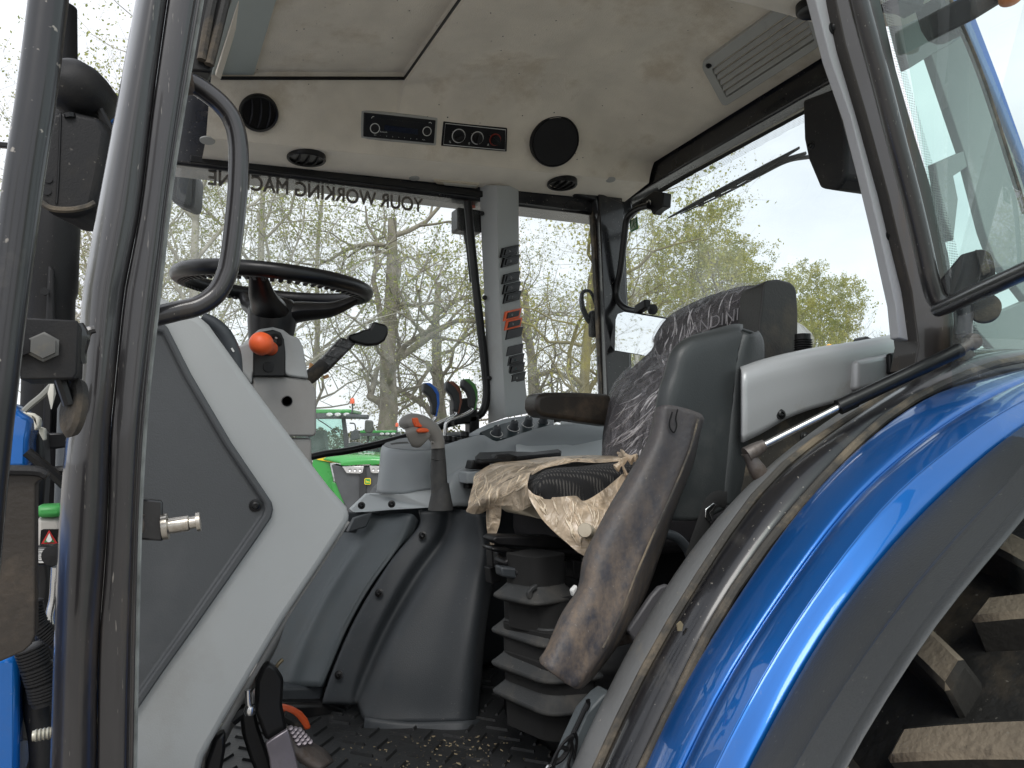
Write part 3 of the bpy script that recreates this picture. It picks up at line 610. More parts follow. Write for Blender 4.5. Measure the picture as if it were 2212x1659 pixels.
# ------------------------------------------------------------------ rear wall
XR = 1.47
beam = prism('rear_beam', Q([(1303, 380), (1560, 225), (1860, 30), (1880, 130), (1728, 214), (1500, 345), (1296, 466)], x=XR), (.05, 0, 0), gloss2, T, .006, label='black beam above the rear window')
bl = prism('header_strip', Q([(1340, 436), (1728, 210), (1880, 130), (1880, 158), (1728, 238), (1345, 446)], x=XR+.045), (.01, 0, 0), mat('beige_header', (.42, .40, .34), .6, dirt=(.2, .18, .14), da=.5, ds=12), T)  # beige strip below the rear beam
RG = [(1346, 455), (1500, 368), (1730, 240), (1900, 150), (1990, 400), (1990, 760), (1700, 900), (1375, 1000), (1362, 860), (1346, 560)]
rw = link('rear_window', Q(RG, x=XR+.07), [tuple(range(len(RG)))], glassr, T, fix=False, label='rear window with a folded wiper')
prism('frit_band', Q([(1340, 452), (1500, 362), (1730, 236), (1900, 146), (1900, 162), (1730, 250), (1500, 375), (1342, 466)], x=XR+.066), (.001, 0, 0), satin, rw)
link('frit_dots', Q([(1345, 460), (1500, 374), (1730, 250), (1900, 162), (1900, 184), (1730, 268), (1500, 392), (1345, 476)], x=XR+.066), [(0, 1, 6, 7), (1, 2, 5, 6), (2, 3, 4, 5)], frit_y, rw, fix=False)
tube('window_seal', Q([(1350, 1000), (1362, 860), (1351, 640), (1349, 520), (1362, 470), (1420, 425)], x=XR+.06), .007, satin, rw, n=8)
# wiper: blade outside, arm, motor cover inside
wp = tube('wiper_blade', Q([(1443, 471), (1500, 441), (1580, 400), (1660, 357), (1727, 319)], x=XR+.09), [.003, .008, .010, .009, .004], satin, T, n=6, flat=.45)
tube('wiper_bow', Q([(1470, 462), (1560, 421), (1640, 378), (1680, 350), (1740, 331)], x=XR+.11), [.002, .004, .006, .005], satin, wp, n=6)
for s in (.25, .38, .5, .62): box('bow_clip', at(1443+284*s, 471-152*s+6, x=XR+.10), V(.006, 0, 0), V(0, .008, .001), V(0, 0, .010), satin, wp, .001)
tube('wiper_arm', Q([(1640, 378), (1700, 348), (1752, 338)], x=XR+.115), .006, satin, wp, n=6)
XM = 1.30
mo = loft('wiper_motor', [Q(r_, x=xx) for r_, xx in (
    ([(1745, 222), (1790, 200), (1806, 250), (1808, 370), (1800, 398), (1776, 402), (1752, 345), (1742, 290)], XM+.01),
    ([(1732, 216), (1807, 186), (1826, 250), (1827, 382), (1818, 408), (1770, 406), (1744, 344), (1735, 300)], XM+.025),
    ([(1745, 214), (1830, 186), (1862, 250), (1862, 372), (1854, 386), (1800, 404), (1760, 344), (1750, 300)], XM+.15))], black, T, k1=33, k2=2, label='black wiper motor cover hanging from the rear beam') if False else None
mfront = Q([(1732, 216), (1807, 188), (1822, 240), (1828, 300), (1827, 382), (1807, 412), (1770, 406), (1744, 344), (1735, 300)], x=XM)
mo = prism('wiper_motor', mfront, (.13, -.012, .0), black, T, .008, label='black wiper motor cover below the rear beam', seg=3)
screw(at(1752, 315, x=XM), (-1, 0, 0), .006, mo, satin)
# tube bracket with interior mirror in the right rear corner
XB = 1.40
br = tube('mirror_bracket', Q([(1402, 444), (1382, 449), (1362, 462), (1353, 478), (1348, 519), (1340, 584), (1332, 628), (1337, 652), (1354, 667), (1376, 672)], x=XB), .0105, satin, T, n=12, label='bent black tube carrying a small mirror')
blk = prism('bracket_block', Q([(1387, 430), (1412, 412), (1434, 416), (1432, 446), (1418, 455), (1410, 464), (1404, 452), (1390, 452)], x=XB+.01), (.03, 0, 0), satin, br, .003)
lathe('bracket_bolt', at(1404, 439, x=XB+.008), (-1, 0, 0), [(.011, 0), (.011, .004), (.007, .005), (.007, .011), (.0001, .011)], steel, br, 6)
box('mirror_clamp', at(1388, 663, x=XB-.01), V(.012, 0, 0), V(0, .028, -.006), V(0, 0, .014), black, br, .004)
lathe('clamp_knob', at(1406, 668, x=XB-.01), (0, -1, -.2), [(.012, 0), (.016, .004), (.016, .014), (.0001, .016)], black, br, 12)
mp_ = [(1334, 676), (1348, 671), (1450, 688), (1452, 760), (1440, 782), (1386, 768), (1326, 758), (1317, 745), (1318, 733), (1326, 697)]
mo_ = prism('inner_mirror', Q(mp_, x=XB-.02), (.022, .0, 0), satin, T, .006, label='small square mirror on its bent tube behind the seat')
cc = sum((Vector(q) for q in Q(mp_, x=XB-.021)), Vector())/len(mp_)
prism('mirror_glass', [cc+(q-cc)*.95 for q in Q(mp_, x=XB-.021)], (-.002, 0, 0), mirm, mo_)
tube('window_strut', Q([(1326, 600), (1318, 603), (1316, 612), (1321, 649), (1327, 688), (1338, 735), (1346, 761)], x=1.46), .006, satin, T, n=8)
tube('strut_rod', Q([(1346, 761), (1352, 800), (1356, 830)], x=1.46), .0035, steel, T, n=8)
# green exit sticker
ex = prism('exit_sticker', Q([(1360, 478), (1377, 468), (1379, 494), (1362, 503)], x=XR+.064), (-.001, 0, 0), mat('exit_green', (.06, .22, .08), .5), T)
prism('sticker_face', Q([(1363, 479), (1374, 472), (1375, 491), (1363, 498)], x=XR+.0625), (-.0005, 0, 0), mat('sticker_pale', (.45, .55, .42), .5), ex)
tube('running_figure', Q([(1370, 477), (1368, 484), (1372, 492)], x=XR+.0615), .0016, MATS['exit_green'], ex, n=5); tube('running_figure', Q([(1374, 480), (1368, 484), (1364, 494)], x=XR+.0615), .0014, MATS['exit_green'], ex, n=5)
# ------------------------------------------------------------------ rear fender, door sill rails, seals (left side)
WC = (1.45, 1.0)           # rear axle in X, Z
def polar(pts, y):
    o_ = []
    for u, v in pts:
        p = at(u, v, y=y); o_.append((math.atan2(p.z-WC[1], WC[0]-p.x), math.hypot(p.z-WC[1], p.x-WC[0])))
    return sorted(o_)
def arc(pts, y, th0=R(-12), th1=R(150), n=70, dr=0., smooth=True, dy=0.):
    A = polar(pts, y); res = []
    # least-squares quadratic in angle keeps the curve fair; clamp outside
    xs = [a for a, _ in A]; ys = [b for _, b in A]
    for i in range(n):
        th = th0+(th1-th0)*i/(n-1); t_ = min(max(th, xs[0]), xs[-1]); j = 0
        while j < len(xs)-2 and xs[j+1] < t_: j += 1
        q = (t_-xs[j])/max(1e-6, xs[j+1]-xs[j]); r_ = ys[j]+(ys[j+1]-ys[j])*q
        res.append([th, r_])
    for _ in range(3):
        rr = [a[1] for a in res]
        for i in range(1, n-1): res[i][1] = (rr[i-1]+rr[i]*2+rr[i+1])/4
    return [V(WC[0]-math.cos(a)*(r_+dr), y+dy, WC[1]+math.sin(a)*(r_+dr)) for a, r_ in res]
c_raill = [(1205, 1740), (1236, 1659), (1314, 1496), (1368, 1384), (1420, 1305), (1471, 1218), (1520, 1159), (1600, 1070), (1698, 985), (1779, 921), (1860, 872), (1960, 812), (2040, 770)]
c_railr = [(1250, 1740), (1289, 1659), (1346, 1531), (1461, 1321), (1520, 1228), (1642, 1051), (1726, 972), (1800, 925), (1890, 866), (1990, 806), (2056, 776)]
c_frame = [(1345, 1740), (1383, 1659), (1455, 1515), (1520, 1372), (1580, 1272), (1684, 1135), (1792, 1012), (1888, 915), (1982, 849), (2054, 818), (2120, 790)]
c_lip = [(1360, 1740), (1398, 1659), (1434, 1568), (1515, 1420), (1601, 1285), (1751, 1076), (1850, 975), (1950, 893), (2050, 838), (2110, 830)]
c_groove = [(1435, 1740), (1470, 1659), (1576, 1451), (1684, 1289), (1851, 1068), (1967, 968), (2060, 900), (2150, 850)]
c_light = [(1505, 1740), (1546, 1659), (1684, 1401), (1763, 1285), (1934, 1068), (2059, 968), (2140, 905), (2212, 868)]
c_blue = [(1580, 1740), (1624, 1659), (1684, 1543), (1792, 1356), (1934, 1176), (2059, 1051), (2151, 968), (2212, 924)]
c_e1 = [(1680, 1740), (1726, 1659), (1851, 1460), (1976, 1281), (2142, 1093), (2212, 1030)]
c_ext = [(1780, 1740), (1826, 1659), (1913, 1518), (2026, 1343), (2117, 1235), (2212, 1130)]
N_A = 90
def A(c, y, dr=0., dy=0.): return arc(c, y, n=N_A, dr=dr, dy=dy)
def strip_(name, rows, m, parent, solid=0, k=3, **kw):
    G = rows; cols = [cat([r_[j] for r_ in G], k) for j in range(N_A)]
    M_ = len(cols[0]); vs = [cols[j][i] for i in range(M_) for j in range(N_A)]
    fs = [(i*N_A+j, i*N_A+j+1, (i+1)*N_A+j+1, (i+1)*N_A+j) for i in range(M_-1) for j in range(N_A-1)]
    return link(name, vs, fs, m, parent, smooth='all', fix=False, solid=solid, **kw)
# dusty inner rail (rounded), groove, gloss frame
a0 = A(c_raill, .885); a1 = A(c_railr, .83); 
mid = [(p+q)/2+V(-math.cos(0)*0, 0, 0)+((p+q)/2-V(WC[0], (p.y+q.y)/2, WC[1])).normalized()*.008 for p, q in zip(a0, a1)]
strip_('door_sill_rail', [A(c_raill, .885, -.035), a0, mid, a1, A(c_railr, .828, -.02)], mat('dusty_rail', (.135, .137, .137), .5, bump=.2, bs=150, bd=.003, var=.15, vs=6, dirt=(.21, .18, .135), da=.55, ds=16, dth=.56, scr=.6), T, label='dusty grey rail along the door sill')
tube('door_seal', A(c_railr, .822, -.002)[::2], .006, seal, T, n=8, curve=1)
b0 = A(c_railr, .818, -.010); b1 = A(c_frame, .765)
mid = [p.lerp(q, .5)+(p.lerp(q, .5)-V(WC[0], .79, WC[1])).normalized()*.012 for p, q in zip(b0, b1)]
strip_('door_frame_sill', [A(c_railr, .818, -.05), b0, mid, b1, A(c_frame, .765, -.04)], gloss2, T, label='dusty gloss black frame under the door opening')
tube('fender_seal', A(c_frame, .758, -.004)[::2], .0065, seal, T, n=8, curve=1)
l0 = A(c_lip, .745); g0 = A(c_groove, .675); g1 = [p+V(0, -.012, 0) for p in g0]; h0 = A(c_light, .618); bb = A(c_blue, .595)
def rad_off(P, d, y=None): return [p+(p-V(WC[0], p.y, WC[1])).normalized()*d for p in P]
def lerp2(P, Q_, s, d=0.): return rad_off([p.lerp(q, s) for p, q in zip(P, Q_)], d)
fen = strip_('fender', [rad_off(l0, -.05), rad_off(l0, -.012), l0, lerp2(l0, g0, .12, .004), lerp2(l0, g0, .55, .006), lerp2(l0, g0, .95, .002), rad_off(g0, -.004), lerp2(g0, h0, .06, .0), lerp2(g0, h0, .5, .006), lerp2(g0, h0, .97, .001), rad_off(h0, .0), lerp2(h0, bb, .10, .0), lerp2(h0, bb, .85, .004), bb, rad_off([p+V(0, -.004, 0) for p in bb], -.012)], blue, T, k=3, label='glossy metallic blue rear fender')
e0 = A(c_blue, .588, .002); e1 = A(c_e1, .50); e2 = A(c_ext, .42)
strip_('fender_extension', [rad_off(e0, -.02), e0, lerp2(e0, e1, .5, .004), lerp2(e0, e1, .93, .001), rad_off(e1, .006), lerp2(e1, e2, .2, .010), lerp2(e1, e2, .38, .000), lerp2(e1, e2, .5, .006), lerp2(e1, e2, .62, .0), lerp2(e1, e2, .82, .006), e2, rad_off([p+V(0, .05, 0) for p in e2], -.012)], ext, T, k=3, label='matt black fender extension with raised ridges')
inner = [V(p.x, .80, p.z) for p in rad_off(l0, -.02)]
# inner side wall of the fender (under the cab)
vs = []; fs = []
for p in A(c_lip, .80, -.01): vs += [p, V(WC[0], .80, WC[1])+(p-V(WC[0], .80, WC[1]))*.3]
for i in range(N_A-1): fs.append((2*i, 2*i+1, 2*i+3, 2*i+2))
link('fender_inner_wall', vs, fs, slated, T, fix=False)
screw(at(1425, 1338, y=.86), facecam(at(1425, 1338, y=.86)), .007, T, satin)
lathe('rail_grommet', at(1427, 1338, y=.862), facecam(at(1425, 1338, y=.86)), [(.014, -.01), (.013, .003), (.010, .004), (.009, .001), (.0001, .001)], rubber, T, 20)
prism('mud_fleck', [at(u, v, y=.795)+V(-.004, -.006, .004) for u, v in ((1460, 1352), (1468, 1345), (1473, 1352), (1470, 1366), (1462, 1366))], (0, -.002, 0), straw, T)

# rear wheel
def wheel(name, cx_, cz_, yo, yi, r_, parent, nl=20, label=None, rimm=None, phase=0., sweep=.3, hw=.05):
    """yo/yi: outer and inner side in Y"""
    w_ = yi-yo; s = lambda f: yo+w_*f
    prof = [(.55, .10), (.60, .02), (.75, -.02), (.88, .0), (.935, .10), (.95, .3), (.953, .5), (.95, .7), (.935, .9), (.88, 1.0), (.75, 1.02), (.6, .98), (.55, .9)]
    vs = []; fs = []; n = 96
    for a, f in prof:
        for j in range(n): q = 2*math.pi*j/n; vs.append(V(cx_+math.cos(q)*r_*a, s(f), cz_+math.sin(q)*r_*a))
    for i in range(len(prof)-1):
        for j in range(n): fs.append((i*n+j, i*n+(j+1) % n, (i+1)*n+(j+1) % n, (i+1)*n+j))
    wh = link(name, vs, fs, tyre, parent, smooth='all', label=label)
    # rim dish
    lathe('rim', V(cx_, s(.5), cz_), (0, math.copysign(1, yo-yi), 0), [(r_*.56, -.2*abs(w_)), (r_*.56, .40*abs(w_)), (r_*.53, .42*abs(w_)), (r_*.50, .30*abs(w_)), (r_*.46, .1*abs(w_)), (r_*.2, .02), (r_*.18, .10), (.001, .11)], rimm or white, wh, 48)
    # tread bars: curved lugs, alternately from each shoulder
    for k in range(nl):
        for side in (0, 1):
            th = phase+2*math.pi*(k+.5*side)/nl; rows_b = []; rows_t = []
            M_ = 7
            for i in range(M_):
                f = i/(M_-1)
                fy = (-.02+.55*f) if side == 0 else (1.02-.55*f)
                a = th+sweep*(f+.15*f*f)           # bars sweep forward towards the middle
                wd_ = hw*(1-.15*f)                   # half width, metres
                rt = r_*(1.0-.012*(1-f)**2); rb = r_*(.90 if i == 0 else .94)
                for da_, rr_ in ((-wd_*1.12, rb), (-wd_*.86, rt), (wd_*.86, rt), (wd_*1.12, rb)):
                    aa = a+da_/r_; rows_b.append(V(cx_-math.cos(aa)*rr_, s(fy), cz_+math.sin(aa)*rr_))
            fs = []; fm_ = []
            for i in range(M_-1):
                for j in range(3): fs.append((i*4+j, i*4+j+1, (i+1)*4+j+1, (i+1)*4+j)); fm_.append(0 if j == 1 else 1)
            fs += [(0, 1, 2, 3), ((M_-1)*4, (M_-1)*4+1, (M_-1)*4+2, (M_-1)*4+3)]; fm_ += [1, 1]
            l = link('tread_bar', rows_b, fs, None, wh, .006, mats=[lugm, lugs_], fmat=fm_, seg=1)
    return wh
wheel('rear_wheel', 1.45, .98, .36, .78, .985, T, nl=31, phase=.072, sweep=-.10, hw=.030, label='muddy rear tyre under the blue fender')
wheel('rear_wheel', 1.45, .98, 2.74, 2.30, .985, T, nl=20)
lathe('rear_axle', V(1.45, .5, .98), (0, 1, 0), [(.12, 0), (.12, 1.9), (.0001, 1.9)], satin, T, 20)
lathe('front_axle', V(-1.15, .5, .62), (0, 1, 0), [(.08, 0), (.08, 1.9), (.0001, 1.9)], satin, T, 16)
wheel('front_wheel', -1.15, .62, .42, .80, .6, T, nl=16); wheel('front_wheel', -1.15, .62, 2.48, 2.10, .6, T, nl=16)
# bonnet and chassis ahead of the cab
prism('chassis', [V(-1.7, 1.25, .55), V(1.7, 1.25, .55), V(1.7, 1.25, 1.0), V(-1.7, 1.25, 1.0)], (0, .4, 0), satin, T, .02)
bon = prism('bonnet', [V(-.62, 1.08, 1.20), V(-.62, 1.08, 1.80), V(-.8, 1.08, 1.86), V(-2.0, 1.08, 1.72), V(-2.15, 1.08, 1.55), V(-2.15, 1.08, 1.05)], (0, .75, 0), blue, T, .06, seg=3)

# ------------------------------------------------------------------ rear left corner: light trim, C pillar, quarter glass, door
Yq = .98
tr_ = loft('rear_side_trim', [Q([(1600, 800), (1641, 786), (1700, 771), (1770, 757), (1850, 744), (1942, 726), (1990, 722)], y=1.04), Q([(1600, 806), (1641, 792), (1700, 776), (1770, 762), (1850, 749), (1942, 732), (1995, 728)], y=Yq),
    Q([(1600, 870), (1641, 856), (1700, 840), (1770, 822), (1850, 800), (1942, 776), (2004, 765)], y=Yq-.006), Q([(1600, 955), (1640, 936), (1690, 906), (1740, 886), (1800, 868), (1900, 830), (2010, 800)], y=Yq-.002)], mat('silver_trim', (.44, .445, .45), .38, metal=.2, bump=.05, bs=600, bd=.002, var=.08, vs=3, dirt=(.26, .20, .13), da=.6, ds=3.2, dth=.55, scr=.2), T, k1=40, k2=5, solid=-.006, label='light grey trim over the inner fender with a brown dust smear')
prism('trim_gap', Q([(1600, 955), (1690, 906), (1800, 868), (1900, 830), (2010, 800), (2010, 880), (1900, 905), (1800, 955), (1700, 1030), (1600, 1130)], y=Yq+.02), (0, .02, 0), seal, T, label='dirty ledge below the light trim')
for u, v in ((1686, 895), (1739, 944)): screw(at(u, v, y=Yq-.01), (-.3, -1, .2), .006, T, satin)
# moulded boss with black sockets
box('trim_boss', at(1900, 800, y=Yq-.012), (at(1958, 788, y=Yq-.012)-at(1900, 800, y=Yq-.012)), V(0, .012, 0), (at(1900, 768, y=Yq-.012)-at(1900, 800, y=Yq-.012)), MATS['silver_trim'], T, .009, seg=3)
so_ = box('socket_plate', at(1938, 783, y=Yq-.028), (at(1957, 780, y=Yq)-at(1938, 783, y=Yq)), V(0, .006, 0), (at(1938, 760, y=Yq)-at(1938, 783, y=Yq))*.95, satin, T, .004)
for u, v in ((1934, 787), (1946, 781)): lathe('rubber_cap', at(u, v, y=Yq-.03), (-.3, -1, .1), [(.011, 0), (.011, .006), (.008, .009), (.009, .014), (.0001, .016)], rubber, so_, 18)
for i in range(7): lathe('bellows_ring', at(1735, 765-5*i, y=1.12), (0, 0, 1), [(.016, -.0016), (.0185, 0), (.016, .0016)], black, T, 20)
lathe('breather', at(1735, 775, y=1.12), (0, 0, 1), [(.0155, 0), (.0155, .05), (.0001, .051)], black, T, 20)
# C pillar
ctl = [(1757, -20), (1762, 0), (1794, 125), (1838, 250), (1866, 359), (1904, 518), (1919, 587), (1935, 659), (1942, 730)]
ctr = [(1800, -20), (1804, 0), (1826, 94), (1872, 250), (1919, 422), (1941, 515), (1969, 627), (1980, 690), (1990, 745)]
YC = .84
cpt = prism('c_pillar_trim', Q(ctl+ctr[::-1], y=YC), (.004, .02, 0), mat('lilac_grey_trim', (.44, .445, .46), .5, bump=.1, bs=600, bd=.002, var=.05, vs=3, dirt=(.25, .22, .18), da=.2, ds=3, scr=.1), T, .0022, label='grey trim strip on the door pillar with dark screws')
for u, v in ((1832, 70), (1971 - 0, 590)): pass
screw(at(1801, 61, y=YC-.001), (-.2, -1, 0), .0068, cpt, satin); screw(at(1923, 508, y=YC-.001), (-.2, -1, 0), .0062, cpt, satin)
def between(L1, L2, s): return [(a[0]+(b[0]-a[0])*s, a[1]+(b[1]-a[1])*s) for a, b in zip(L1, L2)]
tl = [(1832, -20), (1836, 0), (1858, 100), (1890, 220), (1925, 350), (1958, 470), (1979, 545), (2000, 630), (2012, 750)]
loft('door_rubber', [Q(ctr, y=YC), Q(between(ctr, tl, .3), y=YC-.02), Q(between(ctr, tl, .5), y=YC), Q(between(ctr, tl, .75), y=YC-.02), Q(tl, y=YC+.01)], gloss, T, k1=40, k2=4, label='ribbed black door seal on the pillar')
prism('c_pillar', Q([(1796, -60), (1806, 0), (1826, 94), (1872, 250), (1919, 422), (1941, 515), (1969, 627), (1985, 745), (1975, 800), (2110, 840), (2080, 760), (2062, 640), (2050, 553), (2020, 430), (1979, 300), (1936, 150), (1902, 0), (1890, -60)], y=.79+.03), (.006, .05, 0), mat('brown_black_pillar', (.022, .018, .015), .4, coat=.3, var=.3, vs=6, dirt=(.10, .075, .05), da=.6, ds=5, stretch=(3, 3, .3), scr=.4), T, .002, label='brown-black pillar behind the door tube')
dl_ = [(1850, -20), (1858, 20), (1888, 130), (1921, 260), (1954, 380), (1985, 500), (2002, 580), (2014, 630), (2034, 655)]
# open door: tube frame, bar, glass
H0 = at(2030, 640, y=.745); DD = V(-.64, -.77, 0)
tb = Q([(1745, -430), (1847, -30), (1868, 50), (1900, 165), (1935, 300), (1968, 425), (1993, 530), (2008, 600), (2020, 640)], y=.755)
door = tube('left_door', tb+[at(2034, 656, y=.75)], .0135, gloss, T, n=14, label='open left door of glass in a black tube frame')
b_ = [at(2020, 640, y=.755), at(2032, 668, y=.748)]
bar0 = at(2032, 668, y=.748); bar1 = plane_at(2230, 578, H0, V(-DD.y, DD.x, 0))
dirb = (bar1-bar0)
tube('door_bar', [bar0+V(0, .004, 0), bar0+dirb*.15, bar0+dirb*.6, bar0+dirb*1.0, bar0+dirb*1.8], [.011, .0115, .0115, .0105, .0105], gloss2, door, n=14, curve=4)
# door glass above and below the bar, lying in the swung-open plane
Nn = V(-DD.y, DD.x, 0)
H1 = at(1870, 50, y=.755)
def dp(u, v): return plane_at(u, v, H0+V(.0, .012, 0), Nn)
dg = link('door_glass', [H1+V(.02, 0, .3), H0+V(.02, 0, 0), H0+V(.03, 0, -.55), H0+DD*1.0+V(.03, 0, -.7), H0+DD*1.0+V(0, 0, .9)], [(0, 1, 2, 3, 4)], glassmat('door_glass', (.86, .95, .92), base=.05, haze=.03), door, fix=False)
# quarter glass behind, with dotted edge, rubber at the foot
YG = .812
qg = link('quarter_window', Q([(1880, -60), (1902, 0), (1935, 120), (1975, 270), (2012, 420), (2050, 600), (2062, 740), (2100, 800), (2150, 822), (2240, 880), (2300, 870), (2300, 560), (2212, 328), (2077, 0), (2050, -60)], y=YG), [tuple(range(15))], glassg, T, fix=False, label='green tinted rear quarter window')
link('frit_dots', Q([(1902, 0), (1934, 140), (1972, 280), (2006, 400), (2044, 530), (2060, 640), (2070, 740), (2200, 860), (2210, 820), (2124, 740), (2084, 640), (2066, 530), (2028, 400), (1994, 280), (1954, 140), (1920, 0)], y=YG-.003), [(0, 1, 14, 15), (1, 2, 13, 14), (2, 3, 12, 13), (3, 4, 11, 12), (4, 5, 10, 11), (5, 6, 9, 10), (6, 7, 8, 9)], frit_x, qg, fix=False)
loft('quarter_rubber', [Q([(2060, 700), (2058, 760), (2072, 800), (2110, 828), (2150, 850), (2212, 900), (2260, 940)], y=YG-.01), Q([(2080, 700), (2080, 755), (2092, 786), (2125, 806), (2165, 826), (2222, 872), (2270, 910)], y=YG-.025), Q([(2098, 700), (2098, 745), (2112, 770), (2140, 786), (2180, 806), (2236, 850), (2280, 890)], y=YG-.005)], seal, qg, k1=40, k2=4, label='dusty rubber at the foot of the quarter window')
# added grey panels stand in for the glass's grey reflection; pale green sky between
YI = 1.02
refl_grey = mat('quarter_reflection', (.27, .29, .285), .6, var=.12, vs=3, bump=.1, bs=300, bd=.002)
# reflection panels, cut to leave the openings
prism('quarter_reflection', Q([(1920, -20), (2035, -20), (2060, 90), (2012, 118), (1964, 148), (1950, 100)], y=YI), (0, .02, 0), refl_grey, T, .002)
prism('quarter_reflection', Q([(2012, 117), (2060, 90), (2100, 60), (2150, 220), (2220, 420), (2260, 700), (2150, 560), (2128, 500), (2084, 330)], y=YI), (0, .02, 0), refl_grey, T, .002)
prism('quarter_reflection', Q([(2022, 352), (2082, 326), (2090, 360), (2060, 380), (2070, 430), (2060, 520), (2040, 470)], y=YI), (0, .02, 0), refl_grey, T, .002)
prism('quarter_reflection', Q([(2100, 700), (2240, 640), (2280, 780), (2180, 790)], y=YI), (0, .02, 0), refl_grey, T, .002)
# blue and black strips added as a reflection in the glass, lamp above
prism('reflected_blue_strip', Q([(2057, -20), (2090, -20), (2110, 40), (2160, 170), (2212, 315), (2270, 480), (2250, 480), (2200, 330), (2143, 190), (2087, 60)], y=.82), (0, .012, 0), blue, T, .004, label='slim blue strip standing in for a reflection in the quarter glass')
tube('strip_dark_edge', Q([(2040, -20), (2072, 50), (2110, 140), (2145, 240), (2180, 350), (2215, 460)], y=.815), .0055, seal, T, n=8)
prism('rear_lamp', Q([(2026, -10), (2041, 41), (2057, 66), (2076, 73), (2091, 72), (2086, 40), (2070, -10)], y=.87), (0, .05, 0), black, T, .006)
prism('rear_lamp_bracket', Q([(1935, -10), (1945, 4), (1980, 10), (1995, 19), (2000, -10)], y=.87), (0, .04, 0), black, T, .003)
ol = prism('roof_lamp', Q([(2100, -20), (2110, 40), (2165, 6), (2212, -20)], y=.74), (0, .08, 0), black, T, .006)
lathe('orange_lens', at(2184, -4, y=.72), V(-.2, -.3, -1), [(.018, -.02), (.018, 0), (.012, .005), (.0001, .006)], mat('amber_lens', (.75, .22, .05), .2, coat=.5), ol, 20)
# latch plate over the bar
pp = [(2030, 605), (2076, 549), (2119, 537), (2138, 543), (2146, 560), (2150, 580), (2152, 604), (2070, 643), (2040, 637)]
def bp_(u, v, s): return plane_at(u, v, bar0+V(.02, 0, 0)+Nn*0, V(.86, .5, 0)+V(0, 0, 0))
lp_ = prism('hinge_plate', [bp_(u, v, 0) for u, v in pp], V(.008, .006, 0), black, door, .003)
prism('hinge_rib', [bp_(u, v, 0)+V(-.006, -.004, 0) for u, v in ((2105, 541), (2128, 541), (2140, 590), (2122, 600))], V(.006, .004, 0), rubber, lp_, .002)
lathe('hinge_disc', bp_(2132, 662, 0)+V(.01, .01, 0), V(-.8, -.55, .1), [(.022, -.01), (.022, .004), (.018, .006), (.0001, .006)], rubber, door, 28)
tube('hinge_post', [bp_(2080, 655, 0), bp_(2081, 690, 0), bp_(2082, 722, 0)], [.0125, .0125, .012], gloss2, door, n=14, curve=2)
# gas strut
s0 = at(2100, 738, y=.72); s1 = at(2072, 757, y=.72); s2 = at(1815, 878, y=.80); s3 = at(1642, 966, y=.855); s4 = at(1612, 983, y=.862)
gs = tube('gas_strut', [s0.lerp(s1, .9), s2], .0105, satin, T, n=16, curve=1, label='gas strut holding the open door')
tube('strut_collar', [s2+(s1-s2)*.12, s2+(s3-s2)*.02], .0118, satin, gs, n=16, curve=1)
tube('strut_rod', [s2, s3], .0052, steel, gs, n=14, curve=1)
tube('strut_end', [s3+(s2-s3)*.06, s3, s4], [.0085, .0085, .011, .012], grimy, gs, n=12, curve=2)
tube('strut_stud', [s4+V(.004, 0, .004), at(1628, 1002, y=.86), at(1652, 1040, y=.858)], [.011, .0095, .0125, .013], grimy, gs, n=12, curve=3)
lathe('ball_joint', s0, (-.3, -1, 0), [(.001, -.012), (.011, -.008), (.0135, 0), (.011, .008), (.0001, .012)], grimy, gs, 16)
tube('ball_link', [s1, s0], [.0075, .009], grimy, gs, n=10, curve=2)
tube('weld', [at(1645, 1046, y=.86), at(1660, 1042, y=.855), at(1668, 1034, y=.85)], [.007, .009, .006], grimy, gs, n=8)

# ------------------------------------------------------------------ left front: pillar, handle, brackets
YA = .74
pL = [(378, -460), (300, -40), (293, 0), (242, 280), (211, 448), (192, 553), (177, 646), (163, 853), (143, 946), (133, 1053), (127, 1139), (117, 1373), (108, 1659), (96, 2200)]
pM = [(446, -460), (369, -40), (362, 0), (330, 230), (305, 440), (284, 553), (268, 640), (246, 853), (238, 946), (233, 1106), (224, 1250), (213, 1406), (209, 1659), (203, 2200)]
pR = [(516, -460), (440, -40), (433, 0), (393, 233), (367, 400), (350, 553), (337, 663), (316, 853), (307, 970), (300, 1106), (296, 1240), (293, 1373), (288, 1659), (282, 2200)]
def sect(y0, prof):  # prof: (s between L and M, dy)
    return [Q(between(pL, pM, s), y=y0+d) for s, d in prof]
fp = loft('front_pillar', sect(YA, [(0, .045), (0, .02), (.10, .004), (.3, -.008), (.55, -.012), (.8, -.008), (.95, -.002), (1, .004)]), gloss, T, k1=50, k2=4, label='scratched gloss black front door pillar')
loft('pillar_flange', [Q(between(pM, pR, s), y=YA+d) for s, d in ((-.01, .006), (.03, .001), (.10, -.001), (.55, -.002), (.8, .0), (.86, .006), (.93, .006), (1, .008), (1, .03))], gloss, T, k1=50, k2=3, label='flat flange of the front door pillar')
tube('pillar_edge_seal', Q([(a[0]+1, a[1]) for a in pR], y=YA+.02), .0028, mat('chalky_edge', (.25, .26, .25), .8, var=.4, vs=40), T, n=6)
hp_ = [(405, 176), (422, 184), (443, 197), (478, 226), (503, 262), (515, 315), (514, 400), (507, 480), (497, 560), (488, 596), (467, 634), (430, 660), (383, 672), (325, 686)]
tube('grab_handle', Q(hp_, y=.80), .0098, gloss, T, n=18, curve=6, label='curved black grab handle')
for u, v in ((408, 177), (330, 685)): lathe('weld_ring', at(u, v, y=.80), (at(u+10, v, y=.8)-at(u, v, y=.8)), [(.0001, -.004), (.0125, -.003), (.0125, .003), (.0001, .004)], grimy, T, 14)
